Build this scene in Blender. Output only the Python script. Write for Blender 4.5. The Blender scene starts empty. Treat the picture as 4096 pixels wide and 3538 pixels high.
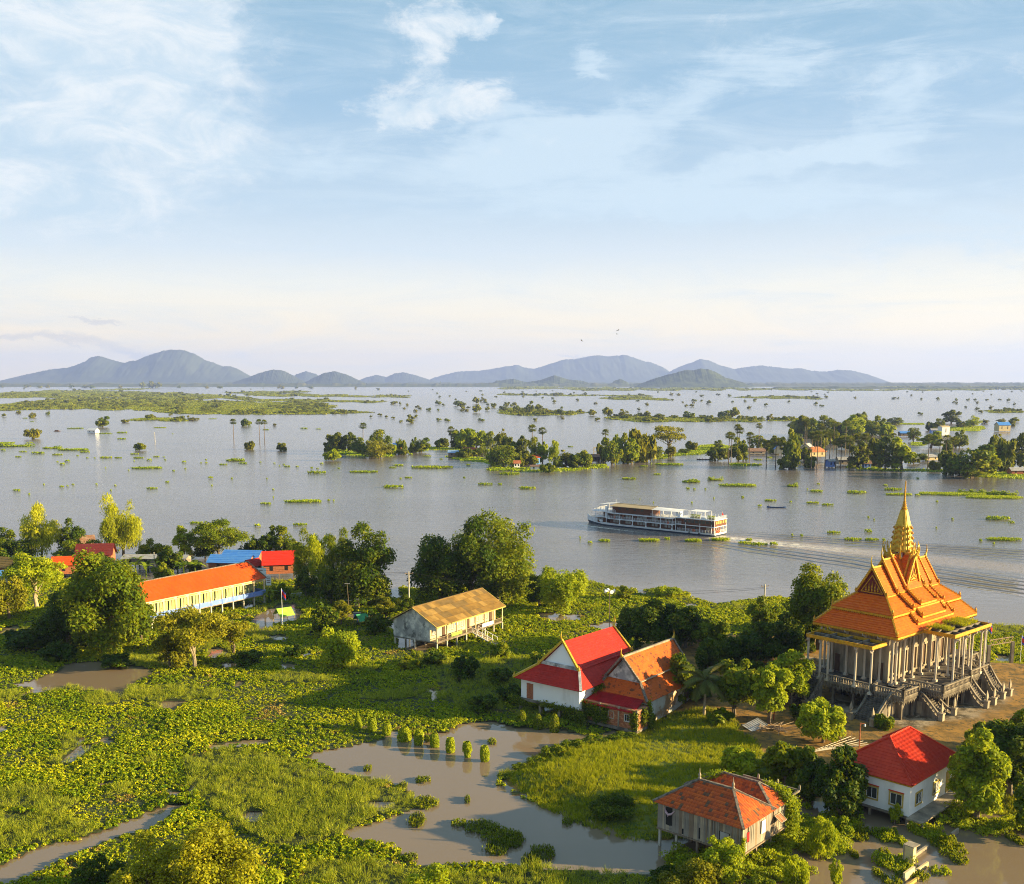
import bpy, math, random
import numpy as np
from mathutils import Vector, Matrix
C = bpy.context.scene
COL = C.collection
R = math.radians
rnd = random.Random(7)
rng = np.random.default_rng(7)

# ------------------------------------------------------------------ camera, world, sun, exposure
CAM_H, FPX, PPY, HORIZON = 50.0, 4200.0, 2180.0, 1525.0
TILT = math.atan((PPY - HORIZON) / FPX)
cd = bpy.data.cameras.new('camera')
cam = bpy.data.objects.new('camera', cd); COL.objects.link(cam)
cam.location = (0, 0, CAM_H); cam.rotation_euler = (math.pi/2 - TILT, 0, 0)
cd.sensor_width = 36; cd.lens = 36 * FPX / 4096; cd.shift_y = (PPY - 1769) / 4096
cd.clip_start = 1; cd.clip_end = 120000
C.camera = cam
C.view_settings.view_transform = 'Standard'; C.view_settings.look = 'None'
C.view_settings.exposure = 1.82; C.view_settings.gamma = 1.0
C.view_settings.use_curve_mapping = False
C.render.engine = 'CYCLES'
C.cycles.use_denoising = True; C.cycles.denoiser = 'OPENIMAGEDENOISE'; C.cycles.denoising_input_passes = 'RGB_ALBEDO_NORMAL'; C.cycles.denoising_prefilter = 'NONE'; C.cycles.filter_width = 1.05; C.cycles.pixel_filter_type = 'BLACKMAN_HARRIS'
C.cycles.max_bounces = 6; C.cycles.diffuse_bounces = 3; C.cycles.glossy_bounces = 3
C.cycles.transmission_bounces = 4; C.cycles.transparent_max_bounces = 6; C.cycles.volume_bounces = 1
C.cycles.sample_clamp_indirect = 4.0
SUN_EL, SUN_AZ = R(14.0), R(-7.0)           # azimuth measured from +X towards +Y
sd = bpy.data.lights.new('sun', 'SUN'); sun = bpy.data.objects.new('sun', sd); COL.objects.link(sun)
sd.energy = 5.0; sd.angle = R(0.6); sd.color = (1.0, 0.77, 0.38)
sv = Vector((math.cos(SUN_EL)*math.cos(SUN_AZ), math.cos(SUN_EL)*math.sin(SUN_AZ), math.sin(SUN_EL)))
sun.rotation_euler = sv.to_track_quat('Z', 'Y').to_euler(); sun.location = (300, 100, 200)

class NT:
    """tiny helper for building node trees"""
    def __init__(s, tree): s.t = tree; s.n = tree.nodes; s.l = tree.links
    def node(s, typ, **kw):
        n = s.n.new(typ)
        for k, v in kw.items():
            if isinstance(k, str) and hasattr(n, k): setattr(n, k, v)
        return n
    def put(s, sock, v):
        if isinstance(v, bpy.types.NodeSocket): s.l.new(v, sock)
        elif v is not None:
            try: sock.default_value = v
            except Exception: sock.default_value = (*v, 1)
    def m(s, op, a, b=None, c=None, clamp=False):
        n = s.n.new('ShaderNodeMath'); n.operation = op; n.use_clamp = clamp
        s.put(n.inputs[0], a)
        if b is not None: s.put(n.inputs[1], b)
        if c is not None: s.put(n.inputs[2], c)
        return n.outputs[0]
    def mix(s, f, a, b):
        n = s.n.new('ShaderNodeMix'); n.data_type = 'RGBA'
        s.put(n.inputs[0], f); s.put(n.inputs[6], a); s.put(n.inputs[7], b)
        return n.outputs[2]
    def noise(s, vec, scale, detail=4, rough=.55, dist=0):
        n = s.n.new('ShaderNodeTexNoise'); n.inputs['Scale'].default_value = scale
        n.inputs['Detail'].default_value = detail; n.inputs['Roughness'].default_value = rough
        n.inputs['Distortion'].default_value = dist
        if vec is not None: s.l.new(vec, n.inputs['Vector'])
        return n.outputs[0]
    def ramp(s, f, stops, interp='LINEAR'):
        n = s.n.new('ShaderNodeValToRGB'); s.l.new(f, n.inputs[0]); n.color_ramp.interpolation = interp
        e = n.color_ramp.elements
        while len(e) > 1: e.remove(e[-1])
        e[0].position = stops[0][0]; e[0].color = (*stops[0][1][:3], 1)
        for p, c in stops[1:]:
            k = e.new(p); k.color = (*c[:3], 1)
        return n.outputs[0]
    def mapping(s, vec, loc=(0,0,0), rot=(0,0,0), scale=(1,1,1), typ='POINT'):
        n = s.n.new('ShaderNodeMapping'); n.vector_type = typ
        s.l.new(vec, n.inputs[0]); n.inputs['Location'].default_value = loc
        n.inputs['Rotation'].default_value = rot; n.inputs['Scale'].default_value = scale
        return n.outputs[0]
    def smooth(s, v, a, b):
        n = s.n.new('ShaderNodeMapRange'); n.interpolation_type = 'SMOOTHSTEP'
        s.put(n.inputs[0], v); n.inputs[1].default_value = a; n.inputs[2].default_value = b
        n.inputs[3].default_value = 0; n.inputs[4].default_value = 1
        return n.outputs[0]

def srgb(r, g, b):
    f = lambda c: (c/255/12.92 if c/255 <= .04045 else ((c/255+.055)/1.055)**2.4)
    return (f(r), f(g), f(b))

world = bpy.data.worlds.new('World'); C.world = world; world.use_nodes = True
wt = NT(world.node_tree); wt.n.clear()
SKY_K = 0.1
sky = wt.node('ShaderNodeTexSky'); sky.sky_type = 'NISHITA'; sky.sun_disc = False
sky.sun_elevation = SUN_EL; sky.sun_rotation = R(90) - SUN_AZ; sky.altitude = 50
sky.air_density = 1.0; sky.dust_density = 1.5; sky.ozone_density = 1.5
tc = wt.node('ShaderNodeTexCoord')
sx = wt.node('ShaderNodeSeparateXYZ'); wt.l.new(tc.outputs['Generated'], sx.inputs[0])
az = wt.m('ARCTAN2', sx.outputs[0], sx.outputs[1])
el = wt.m('ARCSINE', sx.outputs[2])
# el in units: 1 = 25 degrees
eln = wt.m('DIVIDE', el, R(25.0))
base = wt.ramp(eln, [(0.0, srgb(255, 230, 176)), (0.10, srgb(252, 232, 192)), (0.20, srgb(236, 234, 222)), (0.27, srgb(216, 228, 236)),
                     (0.36, srgb(198, 222, 240)), (0.55, srgb(166, 202, 229)), (0.8, srgb(142, 186, 213)), (1.0, srgb(133, 178, 206))])
warm = wt.smooth(az, R(-4), R(40))
low = wt.m('SUBTRACT', 1.0, wt.smooth(el, R(1), R(10)))
base = wt.mix(wt.m('MULTIPLY', wt.m('MULTIPLY', warm, low), .75), base, (*srgb(255, 243, 214), 1))
hz = wt.node('ShaderNodeVectorMath', operation='SCALE'); wt.l.new(base, hz.inputs[0]); wt.put(hz.inputs[3], wt.m('ADD', 1.0, wt.m('MULTIPLY', low, .38))); base = hz.outputs[0]
def img_angles(dx, dy):
    """direction of a point of the sky given on the 2072 px wide view: azimuth and elevation"""
    px, py = dx*1.977, dy*1.977
    v = Vector(((px-2048)/FPX, 1, -(py-PPY)/FPX)); v.rotate(Matrix.Rotation(-TILT, 3, 'X'))
    return math.atan2(v.x, v.y), math.atan2(v.z, math.hypot(v.x, v.y))
cv = wt.node('ShaderNodeCombineXYZ'); wt.l.new(az, cv.inputs[0]); wt.l.new(el, cv.inputs[1])
def warp(src, scale, amp):
    n = wt.n.new('ShaderNodeTexNoise'); n.inputs['Scale'].default_value = 1; n.inputs['Detail'].default_value = 7; n.inputs['Roughness'].default_value = .62
    wt.l.new(wt.mapping(src, scale=scale), n.inputs['Vector'])
    a_ = wt.node('ShaderNodeVectorMath', operation='SUBTRACT'); wt.l.new(n.outputs['Color'], a_.inputs[0]); a_.inputs[1].default_value = (.5, .5, .5)
    b_ = wt.node('ShaderNodeVectorMath', operation='MULTIPLY_ADD'); wt.l.new(a_.outputs[0], b_.inputs[0]); b_.inputs[1].default_value = amp; wt.l.new(src, b_.inputs[2]); return b_.outputs[0]
cw = warp(warp(cv.outputs[0], (9, 16, 1), (.13, .06, 0)), (38, 70, 1), (.045, .02, 0))
nA = wt.noise(wt.mapping(cv.outputs[0], scale=(6, 11, 1)), 1.0, 9, .66, .9)
nA2 = wt.noise(wt.mapping(cv.outputs[0], loc=(2, 9, 0), rot=(0, 0, R(12)), scale=(14, 34, 1)), 1.0, 8, .66, .8)
nB = wt.noise(wt.mapping(cv.outputs[0], loc=(3, 1, 0), rot=(0, 0, R(-14)), scale=(5, 30, 1)), 1.0, 8, .68, 1.1)
nD = wt.noise(wt.mapping(cv.outputs[0], loc=(7, 4, 0), scale=(15, 26, 1)), 1.0, 10, .70, .7)
def blob(dx, dy, rx, ry, rot=0.0):
    a, e = img_angles(dx, dy); k = 1.977/FPX
    m_ = wt.mapping(cw, loc=(-a, -e, 0))
    m_ = wt.mapping(m_, rot=(0, 0, -rot), scale=(1, 1, 1))
    m_ = wt.mapping(m_, scale=(1/(rx*k), 1/(ry*k), 1))
    ln = wt.node('ShaderNodeVectorMath', operation='LENGTH'); wt.l.new(m_, ln.inputs[0])
    return wt.m('SUBTRACT', 1.0, wt.smooth(ln.outputs['Value'], 0.0, 1.0))
def addall(vals):
    r = vals[0]
    for v in vals[1:]: r = wt.m('ADD', r, v)
    return r
big = addall([blob(250, 110, 400, 200), blob(300, 60, 250, 160), blob(440, 285, 230, 85), blob(170, 290, 380, 130), blob(80, 415, 520, 80), blob(40, 20, 260, 150)])
nn = wt.m('ADD', wt.m('MULTIPLY', wt.m('SUBTRACT', nA, .5), 1.5), wt.m('MULTIPLY', wt.m('SUBTRACT', nA2, .5), .9))
soft = wt.m('MULTIPLY', wt.smooth(wt.m('ADD', wt.m('MULTIPLY', big, 1.15), nn), .05, 1.30), .97)
puff = addall([blob(850, 105, 120, 62), blob(872, 195, 210, 62), blob(960, 222, 150, 50), blob(905, 42, 160, 48), blob(990, 66, 70, 34), blob(800, 225, 110, 40)])
puffm = wt.m('MULTIPLY', wt.smooth(wt.m('ADD', wt.m('MULTIPLY', puff, .9), wt.m('ADD', wt.m('MULTIPLY', wt.m('SUBTRACT', nD, .5), 2.0), wt.m('MULTIPLY', wt.m('SUBTRACT', nA2, .5), 1.2))), .15, 1.15), .97)
wis = addall([blob(1060, 330, 480, 130, R(4)), blob(1100, 300, 330, 90), blob(1560, 330, 460, 40, R(9)), blob(1700, 312, 260, 28, R(-4)), blob(1820, 190, 190, 120, R(20)), blob(1350, 395, 560, 70, R(3)),
              blob(1600, 415, 480, 40), blob(1190, 95, 80, 50), blob(1210, 146, 70, 26), blob(1980, 480, 400, 80), blob(1450, 165, 420, 80, R(18)), blob(620, 330, 200, 60)])
wism = wt.m('MULTIPLY', wt.smooth(wt.m('ADD', wt.m('MULTIPLY', wis, .92), wt.m('ADD', wt.m('MULTIPLY', wt.m('SUBTRACT', nB, .5), 2.2), wt.m('MULTIPLY', wt.m('SUBTRACT', nA2, .5), 1.1))), .1, 1.25), .9)
veil = wt.m('MULTIPLY', wt.smooth(nB, .36, .72), .36)
out_c = wt.mix(veil, base, (*srgb(222, 239, 250), 1))
cc = wt.mix(wt.smooth(wt.m('ADD', nA2, wt.m('MULTIPLY', nD, .6)), .6, 1.0), (*srgb(208, 230, 245), 1), (*srgb(246, 252, 255), 1))
out_c = wt.mix(wism, out_c, (*srgb(216, 237, 251), 1))
out_c = wt.mix(soft, out_c, cc)
out_c = wt.mix(puffm, out_c, cc)
gr = addall([blob(110, 688, 260, 22), blob(330, 705, 150, 16), blob(215, 641, 80, 7), blob(1150, 716, 90, 8)])
grm = wt.m('MULTIPLY', wt.smooth(wt.m('ADD', gr, wt.m('MULTIPLY', wt.m('SUBTRACT', nD, .5), 1.2)), .25, .9), .55)
out_c = wt.mix(grm, out_c, (*srgb(214, 211, 210), 1))
# the physical sky carries part of the light, the procedural sky and clouds the rest (both scaled to the same strength)
sc_ = wt.node('ShaderNodeVectorMath', operation='SCALE'); wt.l.new(out_c, sc_.inputs[0]); sc_.inputs[3].default_value = 0.278 / SKY_K
fin = wt.mix(0.96, sky.outputs[0], sc_.outputs[0])
bg = wt.node('ShaderNodeBackground'); bg.inputs[1].default_value = SKY_K; wt.l.new(fin, bg.inputs[0])
wo = wt.node('ShaderNodeOutputWorld'); wt.l.new(bg.outputs[0], wo.inputs[0])

# ------------------------------------------------------------------ placing: from a point of the photograph (4096 px wide) to the ground
def G(px, py, z=0.0):
    """point of the horizontal level z that is seen at (px, py)"""
    u = (px-2048)/FPX; v = -(py-PPY)/FPX
    d = Vector((u, math.cos(TILT)+v*math.sin(TILT), -math.sin(TILT)+v*math.cos(TILT)))
    return Vector((0, 0, CAM_H)) + d*((z-CAM_H)/d.z)
def Dg(dx, dy, z=0.0): return G(dx*1.977, dy*1.977, z)
def hgt(dy, Y):
    """height at which distance Y is seen at row dy (2072 px view)"""
    v = -(dy*1.977-PPY)/FPX
    return CAM_H + (-math.sin(TILT)+v*math.cos(TILT))/(math.cos(TILT)+v*math.sin(TILT))*Y

# ------------------------------------------------------------------ mesh helpers
class MB:
    def __init__(s): s.v = []; s.f = []; s.mi = []
    def poly(s, pts, m=0):
        b = len(s.v); s.v += [tuple(p) for p in pts]; s.f.append(tuple(range(b, b+len(pts)))); s.mi.append(m)
    def box(s, x0, x1, y0, y1, z0, z1, m=0):
        b = len(s.v)
        s.v += [(x, y, z) for z in (z0, z1) for y in (y0, y1) for x in (x0, x1)]
        for q in ((0,2,3,1),(4,5,7,6),(0,1,5,4),(2,6,7,3),(0,4,6,2),(1,3,7,5)):
            s.f.append(tuple(b+i for i in q)); s.mi.append(m)
    def beam(s, p, q, w, h, m=0):
        p = Vector(p); q = Vector(q); d = (q-p).normalized()
        sd_ = d.cross(Vector((0,0,1)))
        sd_ = Vector((1,0,0)) if sd_.length < 1e-4 else sd_.normalized()
        up = sd_.cross(d); b = len(s.v)
        for e in (p, q):
            for a_, c_ in ((-1,-1),(1,-1),(1,1),(-1,1)): s.v.append(tuple(e + sd_*(a_*w/2) + up*(c_*h/2)))
        for f in ((3,2,1,0),(4,5,6,7),(0,1,5,4),(1,2,6,5),(2,3,7,6),(3,0,4,7)):
            s.f.append(tuple(b+i for i in f)); s.mi.append(m)
    def tube(s, pts, rs, n=6, m=0, cap=True):
        pts = [Vector(p) for p in pts]; b = len(s.v)
        ref = Vector((.31, .17, .93)) 
        for i, p in enumerate(pts):
            d = (pts[min(i+1, len(pts)-1)] - pts[max(i-1, 0)]).normalized()
            r_ = ref if abs(d.dot(ref)) < .95 else Vector((1, 0, 0))
            a_ = d.cross(r_).normalized(); c_ = d.cross(a_)
            for k in range(n):
                t = 2*math.pi*k/n; s.v.append(tuple(p + a_*math.cos(t)*rs[i] + c_*math.sin(t)*rs[i]))
        for i in range(len(pts)-1):
            for k in range(n):
                s.f.append((b+i*n+k, b+i*n+(k+1) % n, b+(i+1)*n+(k+1) % n, b+(i+1)*n+k)); s.mi.append(m)
        if cap:
            s.f.append(tuple(b+k for k in range(n))); s.mi.append(m)
            e = b+(len(pts)-1)*n; s.f.append(tuple(e+n-1-k for k in range(n))); s.mi.append(m)
    def lathe(s, prof, c=(0,0,0), n=12, m=0, rot=0.0, sq=False):
        b = len(s.v)
        for (r_, z) in prof:
            for k in range(n):
                t = 2*math.pi*k/n + rot
                q = 1.0 if not sq else 1/ max(abs(math.cos(t-rot+math.pi/4)), abs(math.sin(t-rot+math.pi/4)))*.72
                s.v.append((c[0]+r_*q*math.cos(t), c[1]+r_*q*math.sin(t), c[2]+z))
        for i in range(len(prof)-1):
            for k in range(n):
                s.f.append((b+i*n+k, b+i*n+(k+1) % n, b+(i+1)*n+(k+1) % n, b+(i+1)*n+k)); s.mi.append(m)
        s.f.append(tuple(b+n-1-k for k in range(n))); s.mi.append(m)
        e = b+(len(prof)-1)*n; s.f.append(tuple(e+k for k in range(n))); s.mi.append(m)
    def slope(s, a, b_, c_, d, rows, lift=.06, m=0, th=.08):
        """tiled roof slope: eave edge a-b, top edge d-c, laid in overlapping courses"""
        a, b_, c_, d = Vector(a), Vector(b_), Vector(c_), Vector(d)
        nrm = (b_-a).cross(d-a)
        if nrm.length < 1e-6: nrm = (b_-a).cross(c_-a)
        nrm.normalize()
        if nrm.z < 0: nrm = -nrm
        for i in range(rows):
            t0, t1 = i/rows, (i+1)/rows
            p0 = a.lerp(d, t0)+nrm*lift; p1 = b_.lerp(c_, t0)+nrm*lift; q0 = a.lerp(d, t1); q1 = b_.lerp(c_, t1)
            s.poly([p0, p1, q1, q0], m); s.poly([p0-nrm*(lift+.01), p1-nrm*(lift+.01), p1, p0], m)
        s.poly([a-nrm*th, b_-nrm*th, c_-nrm*th, d-nrm*th], m)
        s.poly([a-nrm*th, b_-nrm*th, b_, a], m)
    def mesh(s, name, mats, smooth=False):
        me = bpy.data.meshes.new(name); me.from_pydata(s.v, [], s.f)
        for mm in (mats if isinstance(mats, (list, tuple)) else [mats]): me.materials.append(mm)
        if len(me.materials) > 1: me.polygons.foreach_set('material_index', s.mi)
        if smooth: me.polygons.foreach_set('use_smooth', [True]*len(me.polygons))
        me.update(); return me
    def build(s, name, mats, parent=None, label=None, smooth=False, kind=None):
        o = bpy.data.objects.new(name, s.mesh(name, mats, smooth)); COL.objects.link(o)
        if parent is not None: o.parent = parent
        if label: o['label'] = label
        if kind: o['kind'] = kind
        return o
def tag(o, label, cat, group=None, kind=None):
    if label: o['label'] = label
    if cat: o['category'] = cat
    if group: o['group'] = group
    if kind: o['kind'] = kind
    return o
def thing(name, label, cat, loc=(0,0,0), rz=0.0, group=None):
    o = bpy.data.objects.new(name, None); COL.objects.link(o); o.empty_display_size = .3
    o.location = loc; o.rotation_euler = (0, 0, rz); return tag(o, label, cat, group)
def inst(name, mesh, parent=None, loc=(0,0,0), rz=0.0, scale=(1,1,1), label=None):
    o = bpy.data.objects.new(name, mesh); COL.objects.link(o)
    if parent is not None: o.parent = parent
    o.location = loc; o.rotation_euler = (0, 0, rz) if not isinstance(rz, tuple) else rz; o.scale = scale
    if label: o['label'] = label
    return o
def copy_tree(o, parent=None):
    c = o.copy(); COL.objects.link(c); c.parent = parent
    for ch in list(o.children): copy_tree(ch, c)
    return c
def np_mesh(name, V, F, mats, mi=None, attrs=None):
    """V (n,3), F (m,k) arrays -> mesh"""
    me = bpy.data.meshes.new(name); n, (m_, k) = len(V), F.shape
    me.vertices.add(n); me.vertices.foreach_set('co', np.asarray(V, np.float32).ravel())
    me.loops.add(m_*k); me.loops.foreach_set('vertex_index', F.astype(np.int32).ravel())
    me.polygons.add(m_); me.polygons.foreach_set('loop_start', np.arange(0, m_*k, k, dtype=np.int32))
    try: me.polygons.foreach_set('loop_total', np.full(m_, k, np.int32))
    except Exception: pass
    for mm in (mats if isinstance(mats, (list, tuple)) else [mats]): me.materials.append(mm)
    if mi is not None: me.polygons.foreach_set('material_index', mi.astype(np.int32))
    for an, arr in (attrs or {}).items():
        a_ = me.attributes.new(an, 'FLOAT', 'POINT'); a_.data.foreach_set('value', arr.astype(np.float32))
    me.update(calc_edges=True); me.validate(); return me

# ------------------------------------------------------------------ materials
def mat(name, col, rough=.8, col2=None, scale=1.5, bump=0.0, bscale=12, metal=0.0, stretch=(1,1,1), amount=1.0, detail=6, spec=.3, thr=(.35,.7), col3=None, s3=.4, thr3=(.6,.75)):
    m_ = bpy.data.materials.new(name); m_.use_nodes = True; t = NT(m_.node_tree); t.n.clear()
    b = t.node('ShaderNodeBsdfPrincipled'); o = t.node('ShaderNodeOutputMaterial'); t.l.new(b.outputs[0], o.inputs[0])
    tc_ = t.node('ShaderNodeTexCoord'); v = t.mapping(tc_.outputs['Object'], scale=stretch)
    if col2 is None: col2 = tuple(c*.7 for c in col)
    f = t.m('MULTIPLY', t.smooth(t.noise(v, scale, detail, .62), *thr), amount)
    c = t.mix(f, (*col, 1), (*col2, 1))
    if col3: c = t.mix(t.smooth(t.noise(v, s3, 7, .68), *thr3), c, (*col3, 1))
    t.l.new(c, b.inputs['Base Color'])
    b.inputs['Roughness'].default_value = rough; b.inputs['Metallic'].default_value = metal
    b.inputs['Specular IOR Level'].default_value = spec
    if bump:
        bn = t.node('ShaderNodeBump'); bn.inputs['Strength'].default_value = bump; bn.inputs['Distance'].default_value = .05
        t.l.new(t.noise(v, bscale, 3), bn.inputs['Height']); t.l.new(bn.outputs[0], b.inputs['Normal'])
    return m_
def tile_mat(name, c1, c2, c3, cell=(3.2, 3.2, 3.2), dirt=.5, fade=.35, chalk=.22, stain_or_shade=(.03,.022,.018), dthr=(.62,.72), rough=.65, dscale=.9):
    """clay tile: colour changes tile by tile, with lichen stains"""
    m_ = bpy.data.materials.new(name); m_.use_nodes = True; t = NT(m_.node_tree); t.n.clear()
    b = t.node('ShaderNodeBsdfPrincipled'); o = t.node('ShaderNodeOutputMaterial'); t.l.new(b.outputs[0], o.inputs[0])
    tc_ = t.node('ShaderNodeTexCoord'); v = t.mapping(tc_.outputs['Object'], scale=cell)
    vo = t.node('ShaderNodeTexVoronoi'); t.l.new(v, vo.inputs['Vector']); vo.inputs['Scale'].default_value = 1
    sp = t.node('ShaderNodeSeparateColor'); t.l.new(vo.outputs['Color'], sp.inputs[0])
    c = t.ramp(sp.outputs[0], [(0, c1), (.5, c2), (1, c3)])
    d = t.m('MULTIPLY', t.smooth(t.noise(tc_.outputs['Object'], dscale, 6, .7), *dthr), dirt)
    d2 = t.m('MULTIPLY', t.smooth(sp.outputs[1], .9, .95), dirt)
    fd = t.m('MULTIPLY', t.smooth(t.noise(t.mapping(tc_.outputs['Object'], scale=(1, 1, .6)), .22, 5, .6), .35, .7), fade); c = t.mix(fd, c, (*[min(1, x*.62) for x in c1], 1))
    fl = t.m('MULTIPLY', t.smooth(t.noise(tc_.outputs['Object'], .6, 6, .7), .55, .75), chalk); c = t.mix(fl, c, (.62, .42, .26, 1))
    c = t.mix(t.m('MAXIMUM', d, d2), c, (*stain_or_shade, 1))
    t.l.new(c, b.inputs['Base Color']); b.inputs['Roughness'].default_value = rough
    b.inputs['Specular IOR Level'].default_value = .25
    return m_
def leaf_mat(name, dark, mid, light, trans=.3, rough=.55, tone_amt=.6, wvar=.25):
    m_ = bpy.data.materials.new(name); m_.use_nodes = True; t = NT(m_.node_tree); t.n.clear()
    b = t.node('ShaderNodeBsdfPrincipled'); o = t.node('ShaderNodeOutputMaterial')
    g = t.node('ShaderNodeNewGeometry'); oi = t.node('ShaderNodeObjectInfo')
    at = t.node('ShaderNodeAttribute'); at.attribute_name = 'tone'
    f = t.m('ADD', t.m('MULTIPLY', g.outputs['Random Per Island'], 1-tone_amt), t.m('MULTIPLY', at.outputs['Fac'], tone_amt))
    wn = t.noise(g.outputs['Position'], .11, 4, .6)
    f = t.m('ADD', f, t.m('MULTIPLY', t.m('SUBTRACT', wn, .5), wvar*2))
    f = t.m('ADD', f, t.m('MULTIPLY', t.m('SUBTRACT', oi.outputs['Random'], .5), .22), clamp=True)
    c = t.ramp(f, [(0.05, dark), (.5, mid), (.95, light)])
    t.l.new(c, b.inputs['Base Color']); b.inputs['Roughness'].default_value = rough; b.inputs['Specular IOR Level'].default_value = .12
    tr = t.node('ShaderNodeBsdfTranslucent'); 
    c2 = t.mix(.5, c, (*[min(1, x*1.5) for x in light], 1)); t.l.new(c2, tr.inputs[0])
    mx = t.node('ShaderNodeMixShader'); mx.inputs[0].default_value = trans
    t.l.new(b.outputs[0], mx.inputs[1]); t.l.new(tr.outputs[0], mx.inputs[2]); t.l.new(mx.outputs[0], o.inputs[0])
    return m_
M = {}
M['concrete'] = mat('concrete', (.23,.195,.15), .9, (.085,.07,.055), .8, .4, 8, stretch=(1,1,.35), col3=(.05,.045,.04), s3=.9, thr3=(.58,.75))
M['concrete_light'] = mat('concrete_light', (.36,.30,.22), .9, (.18,.15,.11), .7, .3, 8, stretch=(1,1,.3), col3=(.12,.10,.08), s3=.7, thr3=(.6,.8))
M['column'] = mat('column_plaster', (.54,.47,.38), .85, (.34,.29,.23), 1.2, .2, 8, stretch=(1,1,.2), col3=(.16,.14,.12), s3=1.2, thr3=(.62,.8))
M['dark'] = mat('dark_opening', (.012,.012,.013), .6)
M['gold'] = mat('gold_paint', (.60,.32,.008), .45, (.36,.17,.008), 3, .5, 14, metal=.2, spec=.4)
M['gold_pale'] = mat('pale_gold_paint', (.60,.42,.04), .45, (.42,.27,.02), 3, .4, 10, metal=.15, spec=.4)
M['maroon'] = mat('maroon_panel', (.16,.02,.015), .6, (.10,.015,.01), 3)
M['temple_tile'] = tile_mat('temple_tile', (.60,.098,.004), (.66,.12,.005), (.70,.14,.007), (2.2,2.2,3), .12, .2, .03, (.20,.05,.01))
M['red_tile'] = tile_mat('red_tile', (.38,.016,.008), (.44,.020,.010), (.48,.024,.012), (3,3,3), .15, .3, .04, (.16,.01,.01))
M['hip_tile'] = tile_mat('hip_tile', (.50,.034,.010), (.55,.04,.012), (.58,.05,.015), (3,3,3), .12, .25, .06, (.25,.02,.012))
M['moss_tile'] = tile_mat('moss_tile', (.46,.085,.008), (.54,.11,.010), (.50,.095,.010), (2.4,2.4,2.4), .8, .3, .1, (.06,.035,.015), (.56,.63), dscale=1.4)
M['orange_tile'] = tile_mat('orange_tile', (.58,.062,.003), (.64,.078,.004), (.60,.07,.004), (3,3,3), .35, .35, .05, (.30,.05,.008), (.6,.75))
M['clay_tile'] = mat('clay_tile', (.40,.065,.012), .75, (.20,.04,.012), 1.1, .3, 20, thr=(.45,.62), col3=(.05,.03,.015), s3=.8, thr3=(.56,.68))
M['ridge_old'] = mat('old_ridge', (.22,.18,.14), .9, (.07,.06,.05), 3)
M['asbestos'] = mat('brown_sheet', (.24,.135,.028), .85, (.14,.08,.018), .5, .3, 10, stretch=(1,1,1), thr=(.35,.7))
M['asbestos2'] = mat('brown_sheet_pale', (.30,.18,.045), .85, (.20,.12,.03), .6, .3, 10)
M['asbestos3'] = mat('brown_sheet_dark', (.17,.105,.035), .85, (.11,.07,.02), .6, .3, 10)
M['white'] = mat('white_plaster', (.78,.78,.77), .8, (.60,.59,.56), .5, .1, 6, thr=(.5,.8), stretch=(1,1,.4), col3=(.42,.38,.32), s3=.6, thr3=(.66,.8))
M['white_old'] = mat('stained_plaster', (.62,.62,.60), .9, (.30,.31,.32), .5, .3, 6, thr=(.38,.58), col3=(.10,.105,.11), s3=.6, thr3=(.5,.66))
M['cream'] = mat('cream_wall', (.62,.50,.28), .85, (.48,.38,.20), .7, .1, 6)
M['cream_white'] = mat('cream_white', (.68,.57,.36), .85, (.54,.43,.24), .7, stretch=(1,1,.4), col3=(.38,.28,.16), s3=.9, thr3=(.6,.75))
M['mint'] = mat('mint_panel', (.42,.44,.20), .8, (.30,.33,.12), 1)
M['green_trim'] = mat('green_trim', (.05,.22,.12), .7)
M['blue_paint'] = mat('blue_parapet', (.15,.25,.62), .8, (.30,.36,.55), 1.1, thr=(.5,.7))
M['brick'] = mat('brick_red', (.42,.15,.07), .9, (.28,.09,.045), 3, .4, 20)
M['mortar'] = mat('brick_patch', (.38,.17,.09), .9, (.22,.10,.06), 1.5, .4, 12, col3=(.5,.42,.36), s3=1.2, thr3=(.62,.72))
M['wood'] = mat('weathered_wood', (.30,.265,.22), .9, (.17,.15,.125), 1.2, .4, 10, stretch=(4,4,.5), thr=(.3,.7))
M['wood2'] = mat('weathered_wood_pale', (.44,.36,.25), .9, (.26,.21,.16), 1.2, .4, 10, stretch=(4,4,.5))
M['wood3'] = mat('weathered_wood_brown', (.26,.19,.13), .9, (.15,.115,.08), 1.2, .4, 10, stretch=(4,4,.5))
M['wood_dark'] = mat('dark_wood', (.10,.055,.03), .7, (.06,.03,.02), 2, stretch=(3,3,.6))
M['teak'] = mat('ship_teak', (.13,.045,.022), .5, (.085,.03,.016), 1.5, stretch=(1,1,4))
M['pole'] = mat('pole_concrete', (.50,.46,.38), .9, (.36,.33,.27), 2)
M['metal_white'] = mat('white_paint', (.78,.78,.78), .5, (.7,.7,.7), 2)
M['shipwhite'] = mat('ship_white', (.74,.76,.80), .45, (.62,.64,.66), .6)
M['navy'] = mat('navy_hull', (.012,.022,.05), .35, (.02,.03,.05), .5)
M['tanroof'] = mat('tan_awning', (.50,.37,.20), .8, (.42,.31,.17), .6)
M['whiteroof'] = mat('white_awning', (.74,.73,.72), .8, (.66,.64,.62), .5)
M['glass'] = mat('window_glass', (.03,.04,.045), .12, (.05,.055,.05), 1, spec=.6)
M['curtain'] = mat('curtained_pane', (.30,.30,.28), .4, (.22,.22,.21), 3)
M['ochre'] = mat('ochre_frame', (.50,.36,.09), .8, (.36,.25,.06), 3)
M['bluetin'] = mat('blue_tin', (.06,.22,.62), .5, (.09,.26,.60), .8)
M['redtin'] = mat('red_tin', (.42,.010,.012), .5, (.28,.008,.010), .8)
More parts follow.
